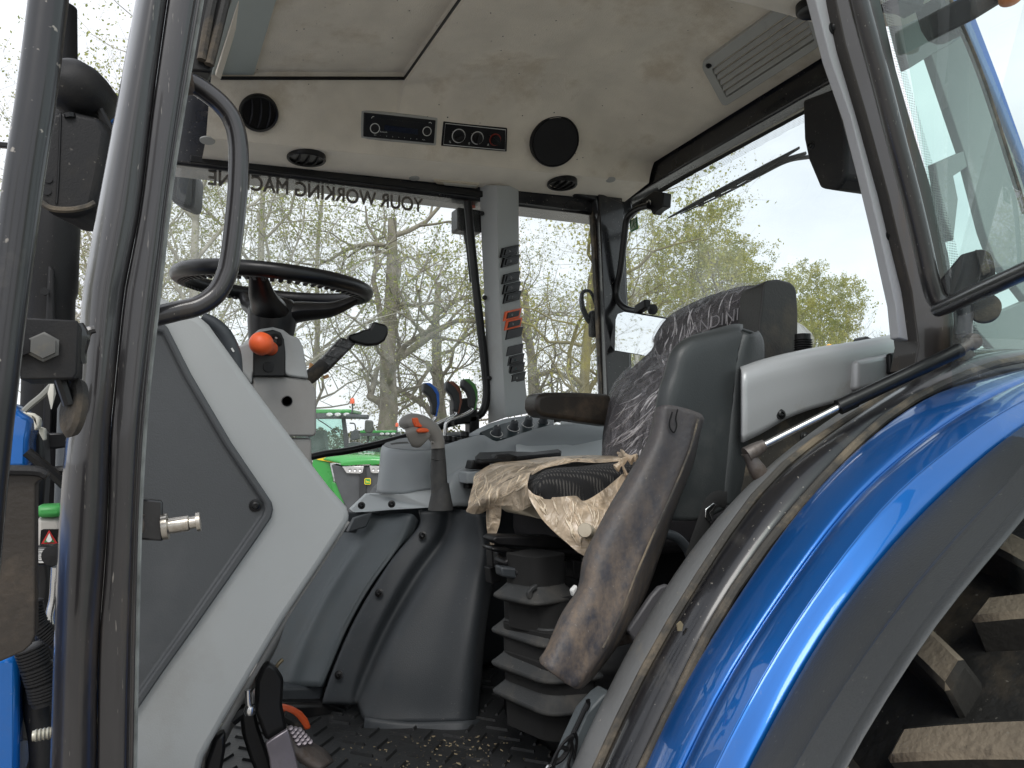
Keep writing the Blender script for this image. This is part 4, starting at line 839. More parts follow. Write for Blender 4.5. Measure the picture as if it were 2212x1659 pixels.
# striker
box('striker_plate', at(326, 1122, y=.80), (at(352, 1124, y=.80)-at(326, 1122, y=.80)), V(0, .006, 0), (at(326, 1078, y=.80)-at(326, 1122, y=.80)), gloss2, T, .002)
lathe('striker_pin', at(358, 1137, y=.797), V(1, -.15, .12), [(.0125, -.003), (.0125, .002), (.0075, .003), (.0075, .020), (.006, .021), (.006, .0265), (.0092, .027), (.0092, .0305), (.0001, .031)], chrome, T, 24, label='zinc striker pin with a flanged head')
tube('weld', Q([(300, 1150), (304, 1135), (300, 1118), (306, 1108)], y=.795), .004, grimy, T, n=8)
# outer tube and bracket
to = Q([(180, -460), (112, -60), (105, 0), (80, 200), (50, 400), (30, 553), (10, 700), (-8, 850), (-26, 1010), (-90, 1700)], y=.52)
tube('mirror_tube', to, .0105, gloss2, T, n=18, label='thick black mirror tube at the left edge')
bx = Q([(43, 690), (50, 686), (168, 692), (170, 700), (166, 806), (158, 818), (43, 820)], y=.62)
tb_ = prism('tube_bracket', bx, (0, .06, 0), black, T, .004, label='black bracket with a large bolt')
lathe('bolt', at(95, 750, y=.618), (0, -1, .05), [(.0105, 0), (.0105, .002), (.0085, .0025), (.0085, .006), (.0001, .0065)], mat('dull_bolt', (.10, .10, .095), .5, metal=.5, dirt=(.2, .17, .12), da=.4, ds=60), tb_, 6)
lathe('bolt', at(40, 748, y=.618), (0, -1, .05), [(.0085, 0), (.0085, .004), (.0001, .005)], satin, tb_, 6)
tube('weld', Q([(205, 711), (190, 716), (180, 735), (176, 755)], y=.70), [.003, .004, .003], gloss2, T, n=8)
tube('weld', Q([(168, 700), (176, 728), (172, 760), (178, 786)], y=.66), [.004, .006, .005, .003], gloss2, T, n=8)
tube('hook_stem', Q([(128, 810), (140, 845), (150, 875)], y=.64), .0042, satin, T, n=8)
lathe('rubber_foot', at(156, 880, y=.645), V(-.85, -.5, .1), [(.0001, -.006), (.014, -.005), (.0155, 0), (.013, .003), (.0001, .004)], rubber, T, 28, x=(0, 0, 1), sx=1.45, sy=.9)
lathe('rubber_foot', at(112, 850, y=.72), V(-1, -.2, 0), [(.0001, -.003), (.010, 0), (.0001, .003)], taupe, T, 20, x=(0, 0, 1), sx=1.3)
tube('cable', Q([(112, 832), (90, 855), (68, 873), (52, 888)], y=.75), .0025, mat('grey_cable', (.22, .22, .2), .6), T, n=6)
# exterior mirrors and exhaust seen between the tubes
ML = 1.0
hb = prism('left_mirror', Q([(106, 240), (150, 236), (213, 252), (234, 284), (226, 340), (214, 400), (203, 447), (180, 465), (150, 468), (103, 464), (85, 433), (88, 367), (98, 290)], y=ML), (.03, .07, 0), black, T, .012, seg=3, label='black housing of the left mirror seen from behind')
tube('housing_seam', Q([(131, 245), (128, 330), (125, 400), (122, 440)], y=ML-.001), .0012, satin, hb, n=6)
tube('housing_rim', Q([(87, 436), (110, 450), (150, 453), (185, 447), (205, 438)], y=ML-.002), .0035, offw if False else seal, hb, n=6)
for u, v in ((104, 387), (101, 413)): lathe('drain_hole', at(u, v, y=ML-.001), (0, -1, 0), [(.0045, 0), (.0045, .0008), (.0001, .0008)], satin, hb, 12)
sm = lathe('wide_mirror', at(163, 192, y=ML+.02), V(-.45, -.9, 0), [(.0001, -.055), (.02, -.053), (.026, -.045), (.030, -.02), (.0315, .0), (.029, .018), (.02, .030), (.0001, .036)], black, T, 28, x=(1, 0, 0), sx=1.12, label='small round black mirror above the left mirror')
tube('mirror_arm', Q([(208, 224), (222, 250), (240, 285)], y=ML+.02), .005, satin, T, n=8)
tube('mirror_arm', Q([(150, 246), (152, 255)], y=ML), .006, satin, T, n=8, curve=1)
prism('lamp_corner', Q([(226, 250), (230, 215), (246, 212), (255, 250), (240, 268)], y=1.1), (0, .04, 0), blue, T, .003)
exh = lathe('exhaust_stack', at(92, 1100, y=1.35), V(0, 0, 1), [(.034, -.2), (.034, .32), (.037, .33), (.037, .58), (.029, .60), (.022, .78), (.0001, .78)], black, T, 28, label='black exhaust stack ahead of the cab')
prism('heat_shield', Q([(104, 572), (118, 582), (118, 716), (112, 940), (92, 940), (98, 700)], y=1.30), (0, .01, 0), black, exh, .003)
lathe('bolt', at(97, 630, y=1.295), (0, -1, 0), [(.006, 0), (.006, .004), (.0001, .004)], satin, exh, 6)
# bonnet corner and gear at bottom left
prism('bonnet_corner', Q([(-30, 868), (23, 870), (38, 873), (40, 884), (46, 893), (70, 903), (62, 950), (60, 1012), (-30, 1012)], y=.86), (.0, .10, 0), blue, T, .008, label='blue bonnet corner')
prism('clear_edge', Q([(46, 889), (70, 892), (86, 903), (85, 923), (74, 931), (72, 905)], y=.84), (0, .02, 0), taupe, T, .002)
prism('clear_edge', Q([(84, 921), (97, 926), (98, 950), (93, 952), (84, 935)], y=.86), (0, .015, 0), taupe, T, .002)
prism('black_column', Q([(60, 930), (95, 928), (98, 1030), (92, 1110), (60, 1110)], y=.92), (0, .06, 0), satin, T, .005)
prism('rail_bracket', Q([(97, 936), (146, 934), (146, 966), (120, 970), (97, 968)], y=1.0), (0, .01, 0), satin, T, .002)
tube('cable', Q([(58, 976), (90, 1002), (120, 1028), (140, 1048)], y=.84), .0048, satin, T, n=8)
tube('cable', Q([(70, 1012), (110, 1018), (140, 1016)], y=.98), .0055, satin, T, n=8)
tool = prism('tool_box', Q([(-60, 1012), (7, 1010), (80, 1012), (103, 1026), (100, 1034), (84, 1038), (76, 1045), (76, 1200), (76, 1372), (68, 1392), (50, 1408), (0, 1430), (-60, 1440)], y=.66), (0, .022, 0), mat('mud_tinted_black', (.028, .022, .017), .45, var=.3, vs=5, dirt=(.14, .10, .065), da=.6, ds=5, dth=.54, bump=.15, bs=200, bd=.003), T, .012, seg=3, label='dirty black plastic box at the left edge')
tube('box_rim', Q([(-40, 1018), (20, 1016), (80, 1018), (100, 1026)], y=.655), .0038, black, tool, n=8)
prism('bonnet_side', Q([(-60, 1420), (42, 1418), (41, 1659), (40, 1720), (-60, 1720)], y=.90), (0, .08, 0), blue, T, .006)
prism('grey_casting', Q([(40, 1476), (58, 1480), (62, 1540), (80, 1592), (72, 1604), (40, 1600)], y=.93), (0, .05, 0), mat('casting', (.12, .12, .115), .7), T, .004)
lathe('threaded_rod', at(70, 1590, y=.80), V(1, 0, .03), [(.0045, 0)]+[(.0045 if i % 2 else .0055, .0015*i) for i in range(1, 24)]+[(.0001, .036)], mat('pale_zinc', (.5, .48, .4), .4, metal=.7), T, 14)
# coupling block: green collar, white block, warning triangle and oil sticker
prism('green_collar', Q([(76, 1094), (134, 1091), (134, 1118), (78, 1119)], y=.82), (0, .03, 0), mat('green_plastic', (.05, .30, .07), .4), T, .004)
cb = prism('coupling_block', Q([(78, 1119), (131, 1119), (131, 1200), (77, 1200)], y=.825), (0, .03, 0), mat('pale_grey_block', (.42, .40, .37), .5), T, .004)
prism('black_label', Q([(88, 1146), (94, 1143), (131, 1143), (131, 1172), (86, 1177)], y=.824), (0, .001, 0), satin, cb)
tri = Q([(89, 1175), (106, 1145), (124, 1174)], y=.8225); prism('warning_triangle', tri, (0, .001, 0), mat('signal_red', (.5, .03, .03), .4), cb)
cen = sum(tri, Vector())/3; prism('triangle_field', [cen+(p-cen)*.66-V(0, .0008, 0) for p in tri], (0, .0005, 0), mat('signal_green', (.03, .22, .07), .4), cb)
dc = at(106, 1166, y=.8208); a_, b_ = V(.0022, 0, 0), V(0, 0, .0022); prism('droplet', [dc+a_*math.cos(q)+b_*math.sin(q) for q in [R(-200+i*22) for i in range(11)]]+[dc+V(0, 0, .006)], (0, .0003, 0), white, cb)
ob = prism('oil_block', Q([(76, 1180), (118, 1180), (126, 1214), (118, 1222), (76, 1222)], y=.818), (0, .03, 0), satin, T, .003)
st = prism('oil_sticker', Q([(74, 1186), (105, 1186), (105, 1216), (74, 1216)], y=.8165), (0, .001, 0), white, ob)
hx_ = (at(105, 1200, y=.815)-at(75, 1200, y=.815)); tube('sticker_border', Q([(75, 1188), (103, 1188), (103, 1211), (75, 1211)], y=.8162), .0004, satin, st, n=4, curve=1, closed=True)
text('sticker_print', 'OSIN OIL', at(76.5, 1198, y=.816), hx_, (0, 0, 1), .0028, satin, st, width=hx_.length*.82)
text('sticker_print', 'LS ONLY', at(76.5, 1207, y=.816), hx_, (0, 0, 1), .0028, satin, st, width=hx_.length*.80)
lathe('hose_plug', at(118, 1198, y=.80), V(-.2, -1, 0), [(.009, -.01), (.009, .006), (.0001, .007)], black, T, 16)
def hose(pts, r_, y, nr, nm='ribbed_hose', m=black):
    P = cat(Q(pts, y=y), 12); o_ = tube(nm, P, r_*.85, m, T, n=12, curve=1)
    for i in range(nr):
        p = P[int(i*(len(P)-2)/nr)]; d = P[int(i*(len(P)-2)/nr)+1]-p
        lathe('hose_rib', p, d, [(r_*.84, -r_*.16), (r_, -r_*.06), (r_, r_*.06), (r_*.84, r_*.16)], m, o_, 14)
hose([(72, 1300), (80, 1340), (105, 1370), (128, 1385), (150, 1392)], .0085, .84, 22)
hose([(64, 1400), (78, 1440), (90, 1480), (98, 1520)], .014, .90, 16)
hose([(88, 1440), (80, 1520), (92, 1600), (95, 1680)], .015, .93, 0, 'hose')
tube('steel_pipe', Q([(122, 1225), (118, 1290), (110, 1330), (114, 1360), (124, 1384)], y=.9), .005, steel, T, n=10)
tube('hose', Q([(96, 1215), (100, 1260), (92, 1320), (98, 1380), (112, 1420)], y=.95), .009, satin, T, n=10)
prism('engine_block', [V(-.75, 1.0, 1.2), V(-.10, 1.0, 1.2), V(-.10, 1.0, 1.62), V(-.75, 1.0, 1.62)], (0, .85, 0), satin, T, .02)
# ------------------------------------------------------------------ cab floor, mat
prism('cab_floor', [V(-.1, .86, FZ-.06), V(1.3, .86, FZ-.06), V(1.3, 2.2, FZ-.06), V(-.1, 2.2, FZ-.06)], (0, 0, .05), satin, T, .003)
fmat_ = prism('floor_mat', [V(.0, .90, FZ-.008), V(1.2, .90, FZ-.008), V(1.2, 1.95, FZ-.008), V(.0, 1.95, FZ-.008)], (0, 0, .008), mapr, T, .002, label='black rubber mat with a herringbone tread')
vs = []; fs = []
def bar_(c, d, L_, w_, h_):
    d = d.normalized(); s_ = V(-d.y, d.x, 0); k = len(vs)
    for a, b, zz in ((-1, -1, 0), (1, -1, 0), (1, 1, 0), (-1, 1, 0), (-.93, -.4, 1), (.93, -.4, 1), (.93, .4, 1), (-.93, .4, 1)): vs.append(c+d*a*L_+s_*b*w_+V(0, 0, h_*zz))
    fs.extend([(k, k+1, k+5, k+4), (k+1, k+2, k+6, k+5), (k+2, k+3, k+7, k+6), (k+3, k, k+4, k+7), (k+4, k+5, k+6, k+7)])
for i in range(22):
    for j in range(16):
        x_ = .02+i*.05; y_ = .93+j*.062+(.031 if i % 2 else 0)
        if y_ > 1.9 or x_ > 1.15: continue
        bar_(V(x_, y_, FZ), V(1, 1.1 if i % 2 else -1.1, 0), .026, .0035, .005)
link('mat_tread', vs, fs, mapr, fmat_, fix=False, kind='stuff')
vs = []; fs = []
for _ in range(210):
    if random.random() < .7: c = at(random.gauss(985, 70), random.uniform(1590, 1670), z=FZ+.005)
    else: c = at(random.gauss(850, 120), random.uniform(1590, 1668), z=FZ+.005)
    a = random.uniform(0, 6.28); d = V(math.cos(a), math.sin(a), random.uniform(-.2, .2)); s_ = V(-d.y, d.x, 0); L_ = random.uniform(.001, .0038); k = len(vs); w_ = random.uniform(.0005, .001)
    vs += [c-d*L_-s_*w_, c+d*L_-s_*w_, c+d*L_+s_*w_+V(0, 0, .001), c-d*L_+s_*w_+V(0, 0, .002)]; fs.append((k, k+1, k+2, k+3))
tag(link('straw_crumbs', vs, fs, straw, None, fix=False), 'dry straw crumbs scattered on the black cab floor mat', 'straw', kind='stuff')

# ------------------------------------------------------------------ dashboard side panel
YP = 1.12
def U(L, **k): return Q(L, **k)
outer = [(250, 640), (348, 640), (432, 683), (452, 700), (546, 831), (612, 920), (674, 1001), (716, 1056), (752, 1096), (759, 1110), (756, 1126), (690, 1228), (614, 1342), (487, 1557), (443, 1635), (425, 1700), (240, 1700)]
chev = [(250, 640), (348, 640), (413, 800), (500, 950), (572, 1058), (588, 1084), (592, 1100), (588, 1120), (560, 1162), (432, 1342), (350, 1460), (288, 1552), (240, 1600)]
dp_ = prism('dash_panel', Q([p for p in outer if True], y=YP), (0.0, .05, 0), grey, T, .012, seg=3, label='light grey angular side panel of the dashboard')
# raised dark band round the insert
i1 = [(250, 690), (335, 690), (361, 705), (413, 808), (500, 956), (572, 1062), (587, 1085), (590, 1101), (586, 1118), (558, 1160), (432, 1340), (350, 1455), (288, 1546), (250, 1590)]
i2 = [(262, 720), (330, 720), (350, 722), (395, 815), (480, 960), (548, 1062), (566, 1086), (568, 1102), (563, 1114), (534, 1156), (412, 1332), (338, 1436), (300, 1490), (262, 1540)]
n_ = len(i1); A1 = Q(i1, y=YP-.002); A1b = Q(i1, y=YP-.008); 
f = .3; i3 = [(a[0]*f+b[0]*(1-f), a[1]*f+b[1]*(1-f)) for a, b in zip(i1, i2)]
A2 = Q(i3, y=YP-.008); A3 = Q(i2, y=YP-.001)
vs = A1+A1b+A2+A3; fs = []
for k in range(3):
    for i in range(n_): j = (i+1) % n_; fs.append((k*n_+i, k*n_+j, (k+1)*n_+j, (k+1)*n_+i))
fs.append(tuple(range(3*n_, 4*n_)))
fc = [0]*(3*n_)+[0]
ip = link('dash_insert', vs, fs, insert, T, .0025, fix=False, label='dark recessed insert of the dashboard panel')
screw(at(552, 1092, y=YP-.0015), (-.1, -1, 0), .006, ip, satin)
prism('dash_core', [V(-.10, YP+.06, 1.45), V(.02, YP+.06, 1.45), V(.02, YP+.06, 2.05), V(-.10, YP+.06, 2.05)], (0, .6, 0), slated, T, .02)
# lower grey fairing below the panel edge (inner face)
loft('dash_lower', [Q([(756, 1128), (690, 1232), (614, 1348), (487, 1563), (440, 1650)], y=YP+.05), Q([(735, 1130), (640, 1300), (615, 1345), (598, 1400), (520, 1540), (440, 1700)], y=YP+.12)], greyd, T, k1=20, k2=2, solid=-.004)
# instrument pod edge
pod = tube('instrument_pod', Q([(436, 684), (462, 698), (486, 722), (504, 758), (510, 790), (510, 830)], y=1.30), [.008, .010, .011, .011, .010, .010], slated, T, n=14, label='black edge of the instrument cluster')
prism('pod_face', Q([(440, 690), (470, 706), (494, 738), (502, 772), (490, 800), (470, 770)], y=1.32), (0, .03, 0), satin, pod, .003)
tube('gauge_needle', Q([(500, 752), (505, 760)], y=1.288), .0015, white, pod, n=5, curve=1)

# ------------------------------------------------------------------ steering column
YS = 1.40
cw = Q([(508, 772), (512, 748), (535, 740), (546, 736), (550, 720), (560, 711), (590, 706), (612, 712), (628, 724), (646, 730), (655, 748), (662, 790), (667, 818), (640, 815), (622, 812), (615, 806), (547, 806), (544, 830), (530, 812), (514, 790)], y=YS)
co = prism('column_cowl', cw, (.0, .16, 0), grey, T, .010, seg=3, label='grey steering column cowl')
ci = prism('switch_plate', Q([(547, 813), (547, 745), (552, 726), (568, 716), (590, 712), (607, 718), (614, 733), (617, 760), (617, 813)], y=YS-.004), (0, .012, 0), satin, co, .002)
tube('slot', Q([(588, 728), (596, 726), (603, 732), (604, 741), (600, 744)], y=YS-.004), .0048, mat('void_black', (.002, .002, .002), .9), co, n=8)
knb = lathe('column_knob', at(585, 753, y=YS-.006), (at(562, 741, y=YS-.075)-at(585, 753, y=YS-.006)), [(.0125, 0), (.0125, .045), (.0175, .052), (.0195, .062), (.019, .074), (.015, .083), (.008, .088), (.0001, .0895)], orange, T, 28, label='orange push knob on the steering column')
lathe('round_button', at(580, 793, y=YS-.005), (0, -1, 0), [(.0095, 0), (.009, .0015), (.0001, .002)], black, co, 20)
lathe('screw_boss', at(597, 728, y=YS-.006), (0, -1, 0), [(.004, 0), (.003, .002), (.0001, .002)], grey, co, 10)
cl = prism('column_lower', Q([(545, 812), (640, 815), (668, 820), (676, 830), (684, 845), (684, 935), (678, 943), (560, 943)], y=YS+.006), (0, .15, 0), greyd, T, .006, seg=3, label='taupe lower steering column cover')
prism('column_foot', Q([(545, 946), (673, 946), (674, 990), (680, 1030), (690, 1080), (600, 1080), (560, 1000)], y=YS+.014), (0, .12, 0), greyd, T, .005)
lathe('key_hole', at(620, 866, y=YS+.005), (0, -1, 0), [(.0088, -.001), (.0095, .0006), (.008, .0012), (.0072, -.001), (.0001, -.0012)], satin, cl, 20)
# steering wheel
WCn = at(594, 616, y=1.47); nW = V(.05, -.045, 1).normalized()
aW, bW, _ = basis(nW, (1, 0, 0)); RW = .168
def wp_(q, r_=RW, h=0): return WCn+aW*math.cos(q)*r_+bW*math.sin(q)*r_+nW*h
wheel_ = tube('steering_wheel', [wp_(2*math.pi*i/64) for i in range(64)], .0140, satin, T, n=16, curve=1, closed=True, label='black three-spoke steering wheel with finger grips below the rim')
for i in range(72):
    q = 2*math.pi*i/72
    c = wp_(q, RW-.005, -.0125); t_ = (wp_(q+.01)-wp_(q-.01)).normalized(); r_d = (WCn-c).normalized()
    box('finger_grip', c, t_*.0040, r_d*.009-nW*.003, nW*.0030, satin, wheel_, .0016, seg=1)
hubc = WCn-nW*.082
def spoke(ang, q2):
    e = wp_(ang, RW-.008, -.004); s_ = hubc+(wp_(ang, .045)-WCn)+nW*.036
    mid = s_.lerp(e, .5)-nW*.010
    o_ = tube('spoke', [hubc+nW*.02, s_, mid, s_.lerp(e, .8)-nW*.006, e], [.034, .034, .027, .021, .017, .013], satin, wheel_, n=14, curve=6, flat=.62, up=t_up(ang))
    return o_
def t_up(ang): return (wp_(ang+.01)-wp_(ang-.01)).normalized()
def angof(u, v):
    p = plane_at(u, v, WCn, nW)-WCn; return math.atan2(p.dot(bW), p.dot(aW))
for u, v in ((545, 572), (790, 640), (448, 652)): spoke(angof(u, v), 0)
lathe('hub', hubc, nW, [(.034, -.10), (.036, -.06), (.040, -.02), (.044, .01), (.045, .03), (.042, .048), (.034, .056), (.015, .060), (.0001, .060)], satin, wheel_, 28)
lathe('column_boot', hubc-nW*.133, nW, [(.052, -.03), (.045, .0), (.036, .045), (.033, .06)], satin, T, 24)
# taped shuttle lever on the right of the column
YL = 1.60
lv = tube('shuttle_lever', Q([(652, 822), (672, 812), (690, 796), (700, 783)], y=YL), [.016, .015, .014, .012], rubber, T, n=12, label='shuttle lever wrapped in black tape')
tpc = [at(672, 800, y=YL), at(738, 727, y=YL), at(772, 740, y=YL), at(704, 809, y=YL)]
tp = prism('tape_wrap', tpc, (.0, .03, 0), mat('black_tape', (.022, .021, .022), .28, var=.3, vs=20, dirt=(.16, .16, .17), da=.6, ds=28, dth=.52, bump=.8, bs=60, bd=.006), lv, .006)
for s in (.2, .45, .75): 
    a = tpc[0].lerp(tpc[1], s); b = tpc[3].lerp(tpc[2], s+.04); box('tape_edge', (a+b)/2-V(0, .001, 0), (b-a)*.5, (tpc[1]-tpc[0]).normalized()*.0012, V(0, .0012, 0), MATS['black_tape'], lv, .0004)
prism('wood_splint', Q([(668, 797), (671, 783), (678, 788), (674, 800)], y=YL-.001), (0, .01, 0), mat('raw_wood', (.55, .30, .13), .8), lv)
prism('wood_splint', Q([(699, 812), (709, 808), (712, 815), (702, 819)], y=YL-.001), (0, .01, 0), MATS['raw_wood'], lv)
prism('lever_grip', Q([(752, 724), (775, 717), (786, 712), (800, 710), (806, 697), (812, 693), (818, 697), (833, 700), (840, 708), (839, 722), (832, 736), (818, 745), (795, 747), (772, 742), (758, 736)], y=YL-.002), (0, .028, 0), satin, lv, .010, seg=4)

# ------------------------------------------------------------------ right side lower covers (dark)
def cols_loft(name, cols, m, ys, **k): return loft(name, [Q(c, y=y) if not isinstance(y, list) else [at(p[0], p[1], y=yy) for p, yy in zip(c, y)] for c, y in zip(cols, ys)], m, T, **k)
# cover 1 : blue-grey battery style lid, left edge hidden behind the dash
kk = [(560, 1100), (500, 1230), (440, 1400), (430, 1500)]
cols_loft('fender_cover_lid', [
    [(740, 1110), (700, 1170), (640, 1250), (590, 1340), (560, 1420), (540, 1480)],
    [(790, 1110), (745, 1195), (690, 1280), (645, 1370), (618, 1430), (600, 1482)],
    [(822, 1113), (776, 1176), (716, 1268), (666, 1364), (640, 1430), (624, 1482)],
    [(845, 1109), (800, 1180), (740, 1275), (690, 1372), (664, 1440), (650, 1483)],
    [(888, 1110), (858, 1180), (795, 1270), (745, 1360), (706, 1450), (690, 1483)],
    [(904, 1124), (890, 1160), (834, 1212), (762, 1325), (712, 1445), (701, 1484)]],
    slate, [1.96, 1.90, 1.865, 1.845, 1.80, 1.815], k1=30, k2=5, solid=-.01, label='blue-grey curved lid on the right fender cover')
prism('lid_foot', Q([(560, 1484), (612, 1486), (700, 1484), (694, 1518), (612, 1518), (560, 1516)], y=1.83), (0, .05, 0), slated, T, .006)
prism('floor_step', Q([(560, 1520), (700, 1518), (778, 1545), (786, 1582), (700, 1592), (560, 1592)], y=1.80), (0, .12, 0), satin, T, .01)
box('lid_latch', at(776, 1128, y=1.87), V(.022, -.004, .006), V(0, .012, 0), V(.008, 0, .017), slated, T, .003)
prism('latch_recess', Q([(752, 1106), (826, 1106), (800, 1140), (780, 1152), (740, 1150)], y=1.90), (0, .006, 0), slated, T, .004)
# cover 2 with its ridges
cv = loft('fender_cover', [
    [at(u, v, y=y) for u, v, y in ((904, 1103, 1.80), (903, 1138, 1.80), (840, 1216, 1.80), (765, 1340, 1.80), (716, 1452, 1.80), (696, 1515, 1.80), (696, 1520, 1.80))],
    [at(u, v, y=y) for u, v, y in ((912, 1102, 1.79), (908, 1140, 1.785), (846, 1218, 1.785), (772, 1342, 1.785), (724, 1452, 1.785), (702, 1516, 1.785), (703, 1520, 1.785))],
    [at(u, v, y=y) for u, v, y in ((950, 1101, 1.775), (940, 1150, 1.77), (880, 1230, 1.765), (812, 1350, 1.76), (768, 1455, 1.76), (752, 1512, 1.76), (755, 1522, 1.76))],
    [at(u, v, y=y) for u, v, y in ((972, 1100, 1.775), (962, 1155, 1.775), (900, 1245, 1.772), (840, 1350, 1.77), (800, 1440, 1.765), (775, 1505, 1.76), (772, 1524, 1.76))],
    [at(u, v, y=y) for u, v, y in ((990, 1100, 1.76), (985, 1160, 1.75), (935, 1245, 1.73), (880, 1340, 1.72), (838, 1440, 1.705), (812, 1520, 1.70), (796, 1560, 1.695))],
    [at(u, v, y=y) for u, v, y in ((1012, 1104, 1.73), (1010, 1180, 1.72), (985, 1260, 1.69), (950, 1360, 1.67), (925, 1450, 1.655), (905, 1530, 1.65), (895, 1562, 1.645))],
    [at(u, v, y=y) for u, v, y in ((1040, 1108, 1.71), (1045, 1180, 1.69), (1035, 1260, 1.655), (1020, 1360, 1.625), (1010, 1450, 1.61), (1002, 1530, 1.60), (998, 1562, 1.595))],
    [at(u, v, y=y) for u, v, y in ((1075, 1112, 1.73), (1075, 1180, 1.70), (1065, 1260, 1.68), (1050, 1360, 1.66), (1042, 1450, 1.65), (1036, 1530, 1.64), (1034, 1566, 1.63))]],
    slated, T, k1=44, k2=7, solid=-.008, label='dark grey moulded cover over the right inner fender')
loft('cover_foot', [Q([(778, 1530), (788, 1560), (900, 1563), (1000, 1560), (1040, 1556)], y=1.63) if False else [at(u, v, y=y) for u, v, y in ((790, 1548, 1.695), (850, 1556, 1.665), (900, 1560, 1.645), (1000, 1558, 1.595), (1036, 1552, 1.63))],
    [at(u, v, y=y) for u, v, y in ((786, 1584, 1.690), (850, 1588, 1.655), (900, 1588, 1.635), (1000, 1582, 1.585), (1038, 1574, 1.62))]], slated, T, k1=20, k2=3, solid=-.008)
for u, v, y in ((913, 1157, 1.765), (819, 1281, 1.765), (732, 1458, 1.765)): screw(at(u, v, y=y), (-.5, -1, .3), .0065, cv, satin)
prism('cover_back', [V(.28, 1.98, FZ), V(1.2, 1.98, FZ), V(1.2, 1.98, 1.85), V(.6, 1.98, 1.85)], (0, .14, 0), slated, T, .01)

# ------------------------------------------------------------------ right console (light grey)
YK = 1.84
cons = loft('console_pod', [
    [at(u, v, y=y) for u, v, y in ((826, 962, 1.90), (822, 975, 1.90), (818, 1020, 1.89), (813, 1062, 1.89))],
    [at(u, v, y=y) for u, v, y in ((842, 968, 1.85), (838, 980, 1.845), (834, 1020, 1.84), (829, 1066, 1.84))],
    [at(u, v, y=y) for u, v, y in ((880, 972, 1.82), (878, 984, 1.815), (874, 1020, 1.81), (870, 1066, 1.81))],
    [at(u, v, y=y) for u, v, y in ((920, 973, 1.80), (920, 984, 1.795), (920, 1020, 1.79), (922, 1058, 1.79))],
    [at(u, v, y=y) for u, v, y in ((945, 970, 1.81), (948, 984, 1.80), (950, 1020, 1.80), (952, 1058, 1.80))]], greyb, T, k1=16, k2=6, solid=-.006, label='rounded grey pod of the right console')
top_ = prism('console_tray', [at(u, v, y=y) for u, v, y in ((826, 962, 1.90), (832, 956, 1.96), (860, 948, 2.04), (930, 936, 2.10), (1030, 930, 2.12), (1034, 940, 1.86), (1000, 952, 1.83), (945, 970, 1.81), (920, 973, 1.80), (880, 972, 1.82), (842, 968, 1.85))], (0, 0, -.012), slated, T, .003, label='dark tray on top of the console')
loft('tray_slot', [Q([(842, 958), (860, 955), (880, 954)], z=at(860, 958, y=1.93).z+.012), Q([(846, 961), (864, 959), (884, 958)], z=at(860, 958, y=1.93).z+.012)], MATS['void_black'], top_, k1=6, k2=1)
# flange
prism('console_flange', [at(u, v, y=y) for u, v, y in ((758, 1101, 1.93), (793, 1067, 1.90), (812, 1066, 1.88), (870, 1068, 1.80), (931, 1057, 1.79), (1040, 1050, 1.78), (1040, 1093, 1.76), (931, 1096, 1.77), (850, 1101, 1.80), (766, 1107, 1.90))], (0, .02, 0), mat('flange_grey', (.42, .45, .46), .45, var=.05, vs=4, bump=.1, bs=600, bd=.002), T, .003, label='pale flange of the console with two screws')
for u, v in ((781, 1092), (846, 1089)): screw(at(u, v, y=1.83 if u < 800 else 1.80), (-.3, -1, .2), .006, T, satin)
# body: from joystick back behind the seat
body = loft('console_body', [
    [at(u, v, y=y) for u, v, y in ((935, 972, 1.81), (960, 965, 1.82), (1000, 952, 1.83), (1032, 943, 1.84), (1044, 943, 1.845), (1056, 950, 1.845), (1072, 956, 1.845), (1100, 948, 1.845), (1140, 934, 1.86), (1200, 920, 1.88), (1300, 918, 1.92), (1400, 930, 1.96))],
    [at(u, v, y=y) for u, v, y in ((936, 984, 1.80), (960, 977, 1.805), (1000, 965, 1.815), (1032, 955, 1.83), (1044, 955, 1.835), (1056, 962, 1.835), (1072, 968, 1.835), (1100, 960, 1.835), (1140, 946, 1.85), (1200, 932, 1.87), (1300, 928, 1.91), (1400, 940, 1.95))],
    [at(u, v, y=y) for u, v, y in ((938, 1020, 1.80), (960, 1020, 1.79), (990, 1015, 1.79), (1020, 1000, 1.80), (1044, 990, 1.82), (1056, 990, 1.82), (1072, 988, 1.82), (1110, 985, 1.83), (1150, 980, 1.84), (1200, 976, 1.86), (1300, 976, 1.90), (1400, 980, 1.94))],
    [at(u, v, y=y) for u, v, y in ((938, 1060, 1.79), (960, 1050, 1.76), (975, 1040, 1.75), (1010, 1020, 1.77), (1044, 1012, 1.80), (1056, 1012, 1.80), (1080, 1010, 1.80), (1110, 1010, 1.80), (1150, 1010, 1.80), (1200, 1010, 1.82), (1300, 1010, 1.86), (1400, 1010, 1.90))],
    [at(u, v, y=y) for u, v, y in ((938, 1094, 1.78), (965, 1094, 1.74), (985, 1093, 1.74), (1010, 1093, 1.76), (1044, 1093, 1.78), (1056, 1093, 1.78), (1080, 1093, 1.78), (1110, 1093, 1.78), (1150, 1093, 1.78), (1200, 1093, 1.80), (1300, 1093, 1.84), (1400, 1093, 1.88))]],
    greyb, T, k1=60, k2=6, solid=-.006, label='grey body of the right console')
